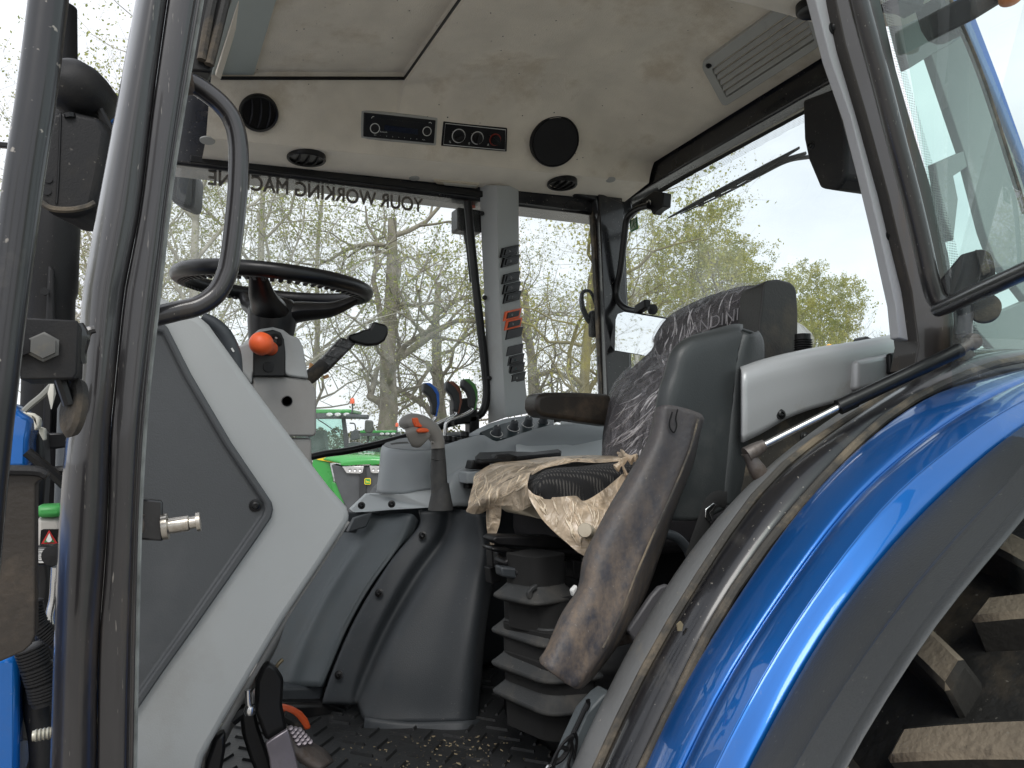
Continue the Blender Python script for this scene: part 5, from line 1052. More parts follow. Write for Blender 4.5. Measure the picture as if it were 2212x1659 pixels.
# dial panel and the top beyond it
dpz = [(1037, 933, 1.85), (1056, 926, 1.90), (1085, 915, 1.93), (1140, 902, 1.96), (1197, 900, 1.98), (1197, 922, 1.90), (1150, 933, 1.87), (1108, 946, 1.855), (1080, 955, 1.85), (1072, 955, 1.85), (1058, 949, 1.85), (1046, 942, 1.85)]
dpn = prism('dial_panel', [at(u, v, y=y) for u, v, y in dpz], (0, .006, -.008), mat('dial_panel_ink', (.018, .030, .034), .35), T, .0015, label='dark panel with four grey rotary dials')
prism('console_crest', [at(u, v, y=y) for u, v, y in ((1012, 937, 1.88), (1030, 926, 1.93), (1056, 914, 1.98), (1090, 904, 2.04), (1162, 893, 2.08), (1260, 890, 2.10), (1320, 895, 2.10), (1320, 905, 2.00), (1200, 901, 1.985), (1140, 903, 1.965), (1085, 916, 1.935), (1056, 927, 1.905), (1037, 935, 1.855))], (0, 0, -.01), greyb, T, .004)
prism('dial_panel', [at(u, v, y=y) for u, v, y in ((1212, 903, 1.99), (1300, 903, 2.02), (1300, 920, 1.93), (1212, 917, 1.90))], (0, .004, -.006), MATS['dial_panel_ink'], T, .0015)
nd = V(-.12, -.55, .8).normalized()
for u, v, y in ((1072, 934, 1.875), (1109, 922, 1.90), (1140, 914, 1.915), (1173, 909, 1.93)):
    c = at(u, v+5, y=y)+nd*.004; kb = lathe('rotary_dial', c, nd, [(.0135, 0), (.0130, .004), (.0118, .006), (.0105, .020), (.009, .022), (.0001, .022)], slated, dpn, 20)
    for q in range(12):
        aa = R(-30+q*22); a_, b_, _n = basis(nd, (1, 0, 0)); 
    a_, b_, _n = basis(nd, (1, 0, 0)); tube('dial_scale', [c+a_*.0165*math.cos(R(q))+b_*.0165*math.sin(R(q)) for q in range(-20, 345, 15)], .0011, pr, dpn, n=4, curve=1)
    tube('dial_pointer', [c+nd*.0225+a_*.002+b_*.002, c+nd*.0222+a_*.006+b_*.008, c+nd*.016+a_*.0075+b_*.0085], .0014, pr, kb, n=5, curve=1)
    lathe('indicator_dot', c-b_*.024+a_*.004, nd, [(.0018, 0), (.0001, .0005)], pr, dpn, 8)
text('panel_print', '=', at(1232, 915, y=1.95)+nd*.004, (1, 0, 0), (0, .6, .5), .008, jdy, T)
# storage ledge
prism('console_ledge', [at(u, v, y=y) for u, v, y in ((1114, 958, 1.83), (1147, 949, 1.88), (1237, 960, 1.87), (1300, 950, 1.90), (1330, 950, 1.95), (1330, 985, 1.80), (1212, 985, 1.78), (1114, 985, 1.78))], (0, 0, -.03), mat('pale_ledge', (.43, .46, .47), .4, var=.04, vs=4), T, .006)
# paddle armrest control, switches
prism('control_paddle', [at(u, v, y=y) for u, v, y in ((1026, 984, 1.70), (1034, 976, 1.74), (1100, 974, 1.76), (1150, 975, 1.76), (1206, 969, 1.78), (1213, 972, 1.76), (1212, 979, 1.74), (1130, 986, 1.70), (1090, 990, 1.68), (1040, 993, 1.67), (1027, 992, 1.68))], (0, 0, -.012), black, T, .005, seg=3, label='black folded control paddle beside the seat')
prism('paddle_hump', [at(u, v, y=y) for u, v, y in ((1066, 992, 1.68), (1074, 982, 1.68), (1100, 980, 1.68), (1122, 986, 1.68), (1112, 992, 1.68), (1100, 1004, 1.68), (1070, 1000, 1.68))], (0, .04, 0), black, T, .006)
prism('switch_block', Q([(1022, 994), (1056, 993), (1062, 1014), (1017, 1014)], y=1.70), (0, .04, 0), satin, T, .003)
for u in (1026, 1045): prism('switch_key', Q([(u, 997), (u+12, 997), (u+14, 1009), (u-1, 1009)], y=1.697), (0, .004, 0), black, T, .002)
for u, m_ in ((1112, orange), (1131, orange), (1170, satin)):
    sw = prism('console_switch', Q([(u, 989), (u+16, 987), (u+21, 999), (u+4, 1000)], y=1.76), (0, .02, 0), m_, T, .002); prism('switch_face', Q([(u+4, 991), (u+14, 990), (u+17, 997), (u+6, 998)], y=1.757), (0, .003, 0), satin, sw, .001)
prism('lever_gate', Q([(1008, 1020), (1032, 1017), (1046, 1016), (1046, 1044), (1008, 1045)], y=1.70), (0, .05, 0), greyb, T, .003)
prism('gate_black_box', Q([(1011, 1046), (1030, 1045), (1030, 1056), (1011, 1056)], y=1.72), (0, .03, 0), satin, T, .002); prism('red_tab', Q([(1036, 1022), (1041, 1021), (1040, 1040), (1036, 1042)], y=1.695), (0, .01, 0), red, T, .001)  # small black block under the lever gate, red tab beside it

# joystick with grey grip
YJ = 1.70
js = tube('joystick', Q([(952, 1098), (950, 1070), (948, 1030), (947, 990), (946, 965), (944, 945)], y=YJ), [.0215, .020, .0195, .0185, .0165, .0160, .015], mat('worn_boot', (.045, .045, .045), .6, var=.2, vs=8, dirt=(.12, .115, .10), da=.5, ds=8), T, n=20, label='joystick with dark boot and grey grip')
tube('boot_ring', Q([(933, 992), (947, 994), (961, 991)], y=YJ-.016), .0015, MATS['worn_boot'], js, n=8)
lathe('boot_foot', at(952, 1090, y=YJ), (0, 0, 1), [(.030, -.012), (.028, .0), (.022, .03), (.019, .05)], MATS['worn_boot'], js, 20)
gripm = mat('grip_grey', (.23, .22, .205), .5, bump=.15, bs=500, bd=.002, var=.08, vs=8)
gp_ = tube('grip', Q([(946, 968), (944, 950), (932, 930), (912, 917), (890, 912), (876, 916), (870, 924)], y=YJ-.004), [.0155, .0165, .020, .0215, .021, .018, .010], gripm, js, n=20, flat=1.1)
tube('grip_collar', Q([(932, 955), (944, 957), (957, 953)], y=YJ-.012), .004, gripm, js, n=10)
wd = loft('grip_palm', [Q([(874, 925), (893, 919), (918, 926), (932, 936)], y=YJ-.010), Q([(876, 934), (896, 926), (918, 934), (929, 942)], y=YJ-.034), Q([(882, 950), (896, 948), (912, 950), (922, 952)], y=YJ-.030), Q([(889, 964), (897, 966), (906, 966), (912, 962)], y=YJ-.018), Q([(890, 964), (897, 964), (906, 964), (912, 960)], y=YJ+.006)], gripm, js, k1=16, k2=5, solid=.003)
b1 = prism('thumb_switch', Q([(891, 903), (903, 902), (906, 912), (913, 920), (910, 923), (897, 922), (892, 912)], y=YJ-.030), (0, .018, 0), orange, js, .003, seg=3)
b2 = prism('thumb_switch', Q([(902, 928), (912, 924), (922, 925), (929, 930), (925, 934), (904, 935)], y=YJ-.046), (0, .02, 0), orange, js, .003, seg=3)
text('grip_print', '1', at(897, 918, y=YJ-.0315), (1, 0, 0), (0, 0, 1), .006, red, js)
# three spool levers
YV = 1.93
def spool(grip, inlay, stem, m_, lab, y):
    st_ = tube('spool_lever', Q(stem, y=y), .0052, steel, T, n=10, label=lab)
    g = prism('lever_grip', Q(grip, y=y-.012), (0, .024, 0), slate if False else mat('grip_slate', (.028, .03, .032), .45, bump=.1, bs=500, bd=.002) if 'grip_slate' not in MATS else MATS['grip_slate'], st_, .005, seg=3)
    prism('grip_inlay', Q(inlay, y=y-.0135), (0, .026, 0), m_, st_, .003, seg=2)
spool([(916, 828), (926, 827), (938, 835), (946, 848), (948, 872), (943, 898), (934, 893), (934, 874), (928, 858), (915, 846)], [(918, 827), (930, 827), (943, 838), (949, 850), (950, 872), (944, 900), (942, 898), (945, 872), (943, 852), (934, 838)],
      [(940, 896), (941, 902), (936, 909), (928, 916), (922, 922)], bluep, 'lever with a blue inlay', YV)
spool([(965, 825), (975, 823), (988, 832), (995, 846), (997, 868), (990, 892), (981, 887), (981, 868), (976, 854), (964, 842)], [(967, 824), (980, 823), (992, 834), (998, 848), (999, 868), (992, 894), (990, 892), (994, 868), (992, 850), (983, 836)],
      [(986, 889), (985, 895), (976, 901), (955, 911), (930, 924)], brownp, 'lever with a brown inlay', YV+.01)
spool([(1000, 820), (1010, 818), (1022, 828), (1028, 840), (1030, 860), (1026, 883), (1017, 879), (1016, 860), (1011, 848), (999, 836)], [(1002, 819), (1014, 818), (1027, 830), (1032, 842), (1033, 862), (1028, 886), (1026, 882), (1029, 862), (1026, 845), (1018, 832)],
      [(1022, 880), (1020, 886), (1008, 894), (985, 903), (967, 911), (962, 922), (961, 950)], greenp, 'lever with a green inlay and a long bent chrome stem', YV-.02)
for u, v, h in ((967, 947, 9), (978, 952, 6), (1004, 938, 9), (1012, 945, 6)):
    lathe('lever_cap', at(u, v+h, y=1.90), (0, 0, 1), [(.012, -.01), (.010, .002), (.013, .006), (.012, .018), (.0001, .020)], satin, T, 14)
lathe('cup_ring', at(985, 944, y=1.97), (0, 0, 1), [(.03, 0), (.032, .004), (.029, .006), (.027, .0), (.0001, .0)], slated, T, 24)

# ------------------------------------------------------------------ pedals, orange lever
pa = prism('pedal_arm', Q([(581, 1431), (600, 1445), (614, 1466), (611, 1524), (618, 1560), (622, 1580), (600, 1600), (574, 1600), (560, 1560), (552, 1539), (554, 1473), (566, 1445)], y=1.18), (0, .02, 0), satin, T, .005, label='black brake pedal arm')
prism('pedal_plate', Q([(574, 1606), (598, 1590), (622, 1575), (636, 1620), (650, 1680), (588, 1690), (582, 1640)], y=1.165), (0, .008, 0), mat('worn_steel_plate', (.22, .20, .22), .35, metal=.6, var=.25, vs=8, dirt=(.08, .07, .06), da=.5, ds=10, bump=.1, bs=40, bd=.003), pa, .002)
prism('pedal_arm', Q([(520, 1543), (552, 1536), (560, 1570), (584, 1640), (596, 1690), (560, 1690), (540, 1640), (524, 1590)], y=1.20), (0, .02, 0), satin, T, .005)
prism('pedal_arm', Q([(463, 1596), (488, 1580), (488, 1620), (476, 1690), (440, 1700), (445, 1650)], y=1.15), (0, .02, 0), satin, T, .005)
tube('pedal_rod', Q([(536, 1490), (537, 1515), (539, 1528)], y=1.16), .0045, steel, T, n=10); lathe('ball_pin', at(540, 1534, y=1.16), (0, 0, 1), [(.0001, -.009), (.007, -.006), (.009, 0), (.007, .006), (.0001, .009)], steel, T, 16)
tube('thin_rod', Q([(592, 1448), (600, 1436), (611, 1424)], y=1.22), .003, mat('brass_rod', (.3, .24, .15), .4, metal=.7), T, n=8)
tube('pedal_strut', Q([(500, 1556), (520, 1540), (545, 1528)], y=1.21), .010, satin, T, n=8)
pd = loft('pedal_pad', [Q([(618, 1568), (626, 1588), (640, 1615), (668, 1640), (700, 1655)], y=1.22), Q([(651, 1577), (664, 1592), (684, 1608), (706, 1622), (722, 1645)], y=1.27)], grimy, T, k1=20, k2=3, solid=-.012, label='worn brake pedal pad with round studs')
for i in range(5):
    for j in range(3):
        s, t_ = .12+.13*i, .2+.28*j
        L1 = [(618, 1568), (626, 1588), (640, 1615), (668, 1640)]; L2 = [(651, 1577), (664, 1592), (684, 1608), (706, 1622)]
        p = Q(L1, y=1.22)[0].lerp(Q(L1, y=1.22)[2], s/.7).lerp(Q(L2, y=1.27)[0].lerp(Q(L2, y=1.27)[2], s/.7), t_)
        lathe('stud', p+V(-.001, -.002, .002), V(-.2, -.6, .6), [(.0048, 0), (.0040, .006), (.0001, .0065)], MATS['worn_steel_plate'], pd, 8)
prism('orange_lever', Q([(600, 1524), (618, 1527), (636, 1532), (655, 1543), (667, 1557), (674, 1576), (656, 1580), (644, 1562), (630, 1548), (608, 1540)], y=1.42), (0, .022, 0), orange, T, .006, seg=3, label='curved orange lever at the foot of the column')
tube('lever_rubber', Q([(612, 1546), (630, 1556), (644, 1574), (652, 1590)], y=1.41), .009, rubber, T, n=8)
tube('bulkhead_mesh', Q([(470, 1572), (500, 1556), (530, 1548)], y=1.6), .004, mat('perforated_white', (.6, .58, .5), .5), T, n=6)

# ------------------------------------------------------------------ seat
SY0, SY1 = 1.22, 1.66
seat = empty('x', (0, 0, 0), None, None); bpy.data.objects.remove(seat)
def P3(L): return [at(u, v, y=y) for u, v, y in L]
cush = loft('seat_cushion', [
    P3([(1034, 1052, 1.66), (1046, 1030, 1.66), (1075, 1014, 1.66), (1150, 1004, 1.66), (1240, 998, 1.66), (1330, 992, 1.66)]),
    P3([(1060, 1062, 1.54), (1074, 1038, 1.54), (1110, 1022, 1.54), (1180, 1010, 1.54), (1260, 1002, 1.54), (1340, 996, 1.54)]),
    P3([(1110, 1068, 1.38), (1122, 1044, 1.38), (1150, 1028, 1.38), (1210, 1014, 1.38), (1280, 1004, 1.38), (1345, 998, 1.38)]),
    P3([(1146, 1072, 1.26), (1156, 1040, 1.24), (1185, 1014, 1.25), (1262, 1008, 1.26), (1334, 1000, 1.27), (1372, 1000, 1.27)]),
    P3([(1150, 1076, 1.225), (1166, 1052, 1.20), (1200, 1036, 1.20), (1280, 1028, 1.20), (1340, 1022, 1.21), (1385, 1020, 1.21)]),
    P3([(1156, 1078, 1.22), (1180, 1078, 1.195), (1230, 1082, 1.19), (1290, 1082, 1.19), (1340, 1078, 1.20), (1390, 1075, 1.20)])], knitm, T, k1=40, k2=6, label='black knitted seat cushion half out of its wrapping')
pan = prism('seat_pan', P3([(1084, 1086, 1.50), (1100, 1078, 1.46), (1160, 1086, 1.30), (1300, 1080, 1.21), (1390, 1075, 1.2), (1390, 1110, 1.2), (1300, 1128, 1.22), (1170, 1120, 1.30), (1088, 1106, 1.50)]), (.05, .16, 0), offw, T, .008, seg=3, label='dirty beige edge of the seat pan')
prism('cushion_core', [V(.80, 1.30, 1.74), V(1.25, 1.30, 1.74), V(1.25, 1.66, 1.74), V(.80, 1.66, 1.74)], (0, 0, .10), fabric, T, .03)
# backrest
bk = loft('seat_backrest', [
    P3([(1300, 985, 1.66), (1303, 930, 1.68), (1320, 855, 1.69), (1342, 818, 1.69), (1378, 783, 1.68), (1410, 752, 1.66), (1414, 726, 1.66), (1446, 682, 1.66), (1500, 652, 1.62), (1560, 634, 1.58)]),
    P3([(1306, 990, 1.60), (1316, 935, 1.60), (1334, 868, 1.60), (1362, 830, 1.60), (1400, 795, 1.58), (1424, 765, 1.58), (1436, 728, 1.58), (1470, 676, 1.54), (1524, 642, 1.50), (1580, 624, 1.46)]),
    P3([(1335, 995, 1.48), (1352, 940, 1.50), (1372, 875, 1.50), (1398, 838, 1.50), (1430, 805, 1.48), (1450, 775, 1.46), (1470, 735, 1.44), (1510, 682, 1.42), (1560, 640, 1.38), (1604, 618, 1.36)]),
    P3([(1380, 1002, 1.34), (1400, 945, 1.36), (1424, 880, 1.38), (1450, 840, 1.38), (1476, 808, 1.36), (1500, 780, 1.34), (1530, 740, 1.32), (1570, 690, 1.30), (1606, 640, 1.28), (1630, 616, 1.27)]),
    P3([(1430, 1010, 1.22), (1460, 950, 1.22), (1500, 880, 1.22), (1530, 840, 1.22), (1560, 808, 1.22), (1590, 780, 1.22), (1620, 740, 1.22), (1640, 690, 1.22), (1650, 640, 1.22), (1652, 618, 1.22)])],
    fabric, T, k1=46, k2=6, label='dark cloth seat backrest under clear film')
prism('backrest_shell', P3([(1330, 1000, 1.56), (1350, 860, 1.56), (1440, 770, 1.56), (1500, 680, 1.52), (1600, 640, 1.42), (1640, 640, 1.36), (1640, 900, 1.3), (1560, 1050, 1.30)]), (.07, .03, 0), black, T, .02)
hd0 = at(1484, 742, y=1.38); hd1 = at(1582, 696, y=1.30)
text('embroidery', 'LANDINI', at(1478, 728, y=1.375), at(1572, 699, y=1.285)-at(1478, 728, y=1.375), V(.1, 0, 1), .028, mat('stitch_grey', (.22, .21, .22), .6), bk, width=.128, depth=.003, bold=-.012)
fin = prism('head_bolster', Q([(1647, 640), (1649, 614), (1655, 606), (1680, 602), (1708, 609), (1718, 618), (1722, 630), (1725, 680), (1724, 740), (1720, 780), (1640, 800), (1640, 700)], y=1.17), (.03, .10, 0), mat('dusty_black_vinyl', (.026, .025, .024), .5, bump=.2, bs=250, bd=.003, var=.2, vs=5, dirt=(.13, .11, .085), da=.6, ds=6, dth=.52), T, .014, seg=4, label='upright black side bolster beside the headrest')
sh = loft('seat_side_shield', [
    Q([(1420, 1120), (1424, 980), (1433, 865), (1449, 812), (1461, 768), (1474, 753), (1495, 740), (1540, 726), (1583, 714), (1600, 714)], y=1.035),
    Q([(1430, 1122), (1434, 980), (1444, 868), (1459, 815), (1470, 774), (1482, 760), (1500, 748), (1543, 734), (1583, 722), (1600, 721)], y=1.02),
    Q([(1500, 1122), (1510, 980), (1520, 880), (1528, 830), (1536, 790), (1545, 766), (1552, 750), (1564, 738), (1580, 730), (1594, 726)], y=1.015),
    Q([(1555, 1100), (1560, 1010), (1570, 900), (1575, 830), (1582, 780), (1590, 756), (1594, 744), (1598, 736), (1602, 730), (1606, 726)], y=1.012),
    Q([(1566, 1090), (1572, 1010), (1582, 900), (1590, 830), (1596, 780), (1601, 756), (1604, 744), (1606, 736), (1608, 730), (1610, 724)], y=1.008),
    Q([(1580, 1086), (1590, 1010), (1600, 900), (1606, 830), (1612, 780), (1617, 756), (1618, 744), (1618, 736), (1618, 730), (1617, 722)], y=1.010),
    Q([(1590, 1070), (1634, 990), (1638, 900), (1638, 830), (1638, 780), (1638, 756), (1637, 742), (1634, 732), (1630, 726), (1625, 721)], y=1.02)],
    mat('shield_slate', (.034, .038, .039), .42, bump=.2, bs=400, bd=.002, var=.1, vs=4, dirt=(.10, .10, .095), da=.4, ds=5, dth=.56), T, k1=50, k2=5, solid=-.012, label='tall dark grey plastic shield at the side of the seat')
tube('shield_lip', Q([(1420, 1060), (1424, 980), (1433, 865), (1449, 812), (1461, 768), (1474, 753), (1495, 740), (1583, 713), (1612, 716), (1630, 724), (1639, 742), (1639, 900), (1636, 980)], y=1.022), .004, MATS['shield_slate'], sh, n=8)
# right armrest
prism('right_armrest', P3([(1159, 862, 1.70), (1162, 852, 1.70), (1180, 847, 1.70), (1240, 847, 1.69), (1320, 851, 1.68), (1330, 922, 1.68), (1296, 917, 1.68), (1225, 907, 1.69), (1176, 901, 1.70), (1164, 895, 1.70), (1158, 880, 1.70)]), (.01, .09, 0), MATS['mud_tinted_black'], T, .012, seg=4, label='raised black right armrest')
# left armrest hanging down, muddy
ar = loft('left_armrest', [
    P3([(1414, 886, .94), (1398, 949, .94), (1355, 1027, .935), (1314, 1095, .93), (1285, 1152, .925), (1260, 1208, .92), (1248, 1270, .92), (1214, 1324, .91), (1180, 1395, .905), (1163, 1420, .905)]),
    P3([(1418, 880, .92), (1406, 945, .915), (1366, 1024, .91), (1326, 1092, .905), (1297, 1152, .90), (1273, 1210, .895), (1260, 1272, .89), (1226, 1330, .885), (1194, 1400, .88), (1166, 1432, .885)]),
    P3([(1440, 874, .905), (1432, 945, .90), (1392, 1034, .895), (1354, 1102, .89), (1326, 1164, .885), (1302, 1224, .88), (1284, 1290, .875), (1252, 1350, .87), (1220, 1412, .87), (1190, 1450, .87)]),
    P3([(1475, 880, .905), (1464, 955, .90), (1430, 1044, .895), (1396, 1116, .89), (1366, 1184, .885), (1338, 1246, .88), (1314, 1318, .875), (1284, 1378, .87), (1252, 1436, .87), (1216, 1470, .87)]),
    P3([(1510, 892, .905), (1494, 965, .90), (1458, 1052, .895), (1427, 1122, .89), (1398, 1190, .885), (1372, 1254, .88), (1344, 1326, .875), (1310, 1394, .87), (1272, 1452, .87), (1240, 1486, .87)]),
    P3([(1519, 902, .92), (1500, 972, .92), (1466, 1056, .915), (1436, 1126, .91), (1408, 1194, .905), (1382, 1258, .90), (1354, 1330, .895), (1318, 1400, .89), (1280, 1458, .89), (1252, 1488, .885)]),
    P3([(1520, 906, .95), (1504, 980, .98), (1474, 1062, .975), (1450, 1130, .97), (1428, 1200, .96), (1404, 1264, .955), (1370, 1336, .94), (1330, 1404, .93), (1286, 1462, .92), (1256, 1490, .91)])],
    armm, T, k1=60, k2=5, solid=-.012, label='long muddy black left armrest hanging down', disp=lambda p, a, b: p+V(0, noise.noise(p*14)*.004, noise.noise(p*9)*.002))
tube('crack', Q([(1464, 884), (1460, 904), (1462, 920), (1456, 934), (1448, 926), (1446, 912), (1452, 890)], y=.898), .0012, MATS['void_black'], ar, n=5)
tube('armrest_seam', P3([(1508, 905, .90), (1490, 972, .898), (1455, 1058, .893), (1422, 1130, .888), (1393, 1196, .883), (1366, 1260, .878), (1338, 1330, .873), (1302, 1400, .868)]), .0016, seal, ar, n=6)
lathe('seat_knob', at(1268, 1148, y=1.12), at(1252, 1140, y=1.05)-at(1268, 1148, y=1.12), [(.0125, -.03), (.0125, .026), (.011, .029), (.0001, .030)], offw, T, 24, label='beige round adjusting knob under the seat')
prism('white_tab', Q([(1236, 1276), (1247, 1264), (1252, 1285), (1240, 1290)], y=1.0), (0, .01, 0), white, T, .002)
# seat carriage rails
for L_, y_, m_ in (([(1062, 1166), (1072, 1158), (1200, 1160), (1250, 1174), (1244, 1188), (1200, 1188), (1075, 1178)], 1.36, black), ([(1062, 1182), (1100, 1184), (1110, 1190), (1170, 1192), (1186, 1200), (1258, 1202), (1256, 1214), (1180, 1212), (1168, 1204), (1064, 1192)], 1.34, satin),
                   ([(1090, 1212), (1100, 1206), (1200, 1218), (1212, 1232), (1200, 1240), (1090, 1222)], 1.33, black)):
    prism('seat_rail', Q(L_, y=y_), (.0, .05, 0), m_, T, .004)
for L_, y_ in (([(1062, 1188), (1066, 1188), (1068, 1226), (1064, 1226)], 1.40), ([(1076, 1194), (1083, 1196), (1082, 1222), (1076, 1220)], 1.42), ([(1238, 1212), (1260, 1214), (1258, 1256), (1240, 1250)], 1.31), ([(1058, 1228), (1084, 1220), (1082, 1256), (1062, 1262)], 1.44)):
    prism('seat_bracket', Q(L_, y=y_), (0, .03, 0), black, T, .002)
prism('seat_carriage', [V(.86, 1.34, 1.60), V(1.2, 1.34, 1.60), V(1.2, 1.34, 1.77), V(.86, 1.34, 1.77)], (0, .26, 0), satin, T, .01)
prism('front_cover', Q([(1082, 1224), (1196, 1236), (1206, 1264), (1084, 1246)], y=1.31), (0, .03, 0), slated, T, .004)
for u, v in ((1119, 1236), (1181, 1244)): lathe('rivet', at(u, v, y=1.308), (-.3, -1, .1), [(.006, 0), (.005, .003), (.0001, .004)], satin, T, 12)
# bellows tiers: rounded trays, each a lip over a narrower neck
def tier(far, near, rear, zf=None, y0=1.22, th=.012, neck=.04, h=.05, m_=slated, hole=False):
    B = at(near[0], near[1], y=y0); z = B.z; Aq = at(far[0], far[1], z=z); Cq = at(rear[0], rear[1], z=z)
    Dq = Aq+(Cq-B)
    def ring_(sh_, z_, r_=.03):
        c_ = (Aq+Cq)/2; P = [Aq, B, Cq, Dq]; P = [c_+(p-c_)*(1-sh_/(p-c_).length) for p in P]; o_ = []
        for i in range(4):
            p = P[i]; a = (P[i-1]-p).normalized(); b = (P[(i+1) % 4]-p).normalized()
            for s in range(6):
                q = s/5; w0 = p+a*r_*(1-q)**2+b*r_*q**2; o_.append(V(w0.x, w0.y, z_))
        return o_
    rr = [ring_(0, z-.003), ring_(0, z+.004), ring_(.005, z+.007), ring_(.05, z+.036), ring_(.056, z+.040), ring_(.056, z-.03)][:6]
    low = [ring_(.006, z-.005), ring_(.05, z-.03), ring_(.06, z-.06)]
    R_ = [ring_(.024, z+.080), ring_(.026, z+.024), ring_(.023, z+.020), ring_(.005, z+.005), ring_(.0, z+.002), ring_(0, z-.004), ring_(.006, z-.006), ring_(.028, z-.014), ring_(.030, z-.06)]
    n_ = len(R_[0]); vs_ = [p for r_ in R_ for p in r_]; fs_ = []
    for i in range(len(R_)-1):
        for j in range(n_): fs_.append((i*n_+j, i*n_+(j+1) % n_, (i+1)*n_+(j+1) % n_, (i+1)*n_+j))
    fs_.append(tuple(range(n_))); fs_.append(tuple(range((len(R_)-1)*n_, len(R_)*n_)))
    fm_ = []
    for i in range(len(R_)-1): fm_ += [1 if i in (0, 6, 7) else 0]*n_
    fm_ += [1, 1]
    return link('bellows_tier', vs_, fs_, None, T, .002, smooth=True, mats=[m_, MATS.get('bellows_neck') or mat('bellows_neck', (.010, .010, .010), .85)], fmat=fm_)
bm_ = mat('bellows_rubber', (.030, .032, .033), .6, bump=.2, bs=300, bd=.002, var=.15, vs=5, dirt=(.11, .10, .085), da=.55, ds=6, dth=.52, scr=.15)
tier((1053, 1283), (1158, 1306), (1262, 1288), m_=bm_, y0=1.24)
tier((1050, 1357), (1178, 1399), (1310, 1376), m_=bm_, y0=1.23)
tier((1049, 1427), (1180, 1476), (1318, 1462), m_=bm_, y0=1.22)
tier((1052, 1487), (1184, 1546), (1330, 1530), m_=bm_, y0=1.21)
prism('tier_tab', Q([(1140, 1280), (1150, 1268), (1162, 1262), (1162, 1270), (1152, 1278), (1150, 1296), (1142, 1294)], y=1.26), (0, .01, 0), bm_, T, .002)
prism('seat_base', [V(.76, 1.26, FZ), V(1.2, 1.26, FZ), V(1.2, 1.26, 1.50), V(.76, 1.26, 1.50)], (0, .36, 0), satin, T, .02)
# seat belt, hose, plates to the right of the seat
bt = tube('seat_belt', Q([(1568, 1080), (1548, 1078), (1532, 1094), (1520, 1130), (1506, 1170), (1494, 1205)], y=.93), .013, mat('belt_web', (.012, .012, .012), .85, bump=.5, bs=900, bd=.001), T, n=8, flat=.22, up=(1, 0, 0), label='black seat belt hanging beside the seat')
prism('belt_anchor', Q([(1524, 1100), (1542, 1086), (1548, 1090), (1534, 1108), (1540, 1124), (1534, 1130), (1524, 1118)], y=.925), (0, .004, 0), steel, bt, .001)
tube('curved_hose', Q([(1430, 1152), (1460, 1160), (1482, 1182), (1494, 1208)], y=1.0), .008, slated, T, n=10)
prism('grey_side_plate', Q([(1358, 1362), (1408, 1288), (1426, 1268), (1444, 1262), (1452, 1280), (1420, 1340), (1376, 1392)], y=.92), (0, .01, 0), mat('side_plate_grey', (.10, .098, .105), .5), T, .003)
ft = box('foot_pedal', at(1338, 1372, y=1.0), V(.035, .01, 0), V(0, .02, 0), V(0, 0, .010), grimy, T, .003)
for i in range(5): box('pedal_rib', at(1322+8*i, 1362, y=.99), V(.0015, 0, 0), V(0, .015, 0), V(0, 0, .003), satin, ft, .0005)
prism('inner_sill', [V(.55, .93, FZ), V(1.25, .93, FZ), V(1.25, .93, 1.74), V(.95, .93, 1.74), V(.62, .93, 1.45)], (0, .03, 0), satin, T, .005)
prism('sill_lining', Q([(1200, 1700), (1236, 1610), (1268, 1540), (1300, 1505), (1318, 1492), (1300, 1560), (1262, 1640), (1240, 1700)], y=.90), (0, .03, 0), slate, T, .003)
prism('rear_bulkhead', [V(1.40, .95, 1.35), V(1.40, 2.15, 1.35), V(1.40, 2.15, 2.0), V(1.40, .95, 2.0)], (.04, 0, 0), slated, T, .01)
# loose cord with hooks (a thing of its own)
cord = tube('cord', Q([(1272, 1515), (1262, 1534), (1250, 1560), (1236, 1590), (1226, 1620), (1212, 1640), (1190, 1652)], y=.895), .0035, satin, None, n=8)
tag(cord, 'tangled black cord with hooks lying on the sill by the seat base', 'cord')
for L_ in ([(1270, 1512), (1272, 1524), (1266, 1536)], [(1236, 1590), (1222, 1600), (1206, 1622), (1196, 1660)], [(1232, 1596), (1236, 1620), (1228, 1650), (1236, 1670)], [(1226, 1618), (1210, 1616), (1196, 1640), (1188, 1668)], [(1240, 1580), (1246, 1600), (1240, 1640)]):
    tube('strand', Q(L_, y=.893), [.0035, .0022, .002], satin, cord, n=6)
tube('hook', Q([(1190, 1652), (1182, 1658), (1186, 1668), (1198, 1664)], y=.892), .0022, steel, cord, n=6)

# ------------------------------------------------------------------ protective plastic on the seat (loose: top-level things)
def crumple(amp, f1=9, f2=26):
    def g(p, a, b):
        n1 = noise.noise_vector(p*f1); r_ = (1-abs(noise.noise(p*f2+Vector((7, 3, 1)))))**3
        e = min(1, 6*min(a, 1-a)+.4)
        return p+n1*amp+V(-.4, -.8, .3)*r_*amp*.8*e
    return g
cv1 = loft('plastic_cover', [
    P3([(1028, 1024, 1.66), (1060, 1006, 1.67), (1097, 997, 1.68), (1216, 986, 1.68), (1294, 981, 1.68), (1334, 985, 1.66)]),
    P3([(1022, 1050, 1.60), (1050, 1026, 1.60), (1100, 1005, 1.60), (1210, 992, 1.60), (1290, 985, 1.60), (1340, 986, 1.58)]),
    P3([(1012, 1078, 1.55), (1046, 1044, 1.53), (1100, 1016, 1.50), (1200, 1000, 1.50), (1290, 992, 1.48), (1345, 990, 1.46)]),
    P3([(1006, 1104, 1.50), (1050, 1064, 1.46), (1110, 1030, 1.40), (1186, 1008, 1.38), (1280, 998, 1.36), (1350, 994, 1.36)])],
    wrapb, None, k1=60, k2=12, disp=crumple(.006))
tag(cv1, 'torn beige plastic wrap bunched over the seat cushion and hanging down', 'plastic cover')
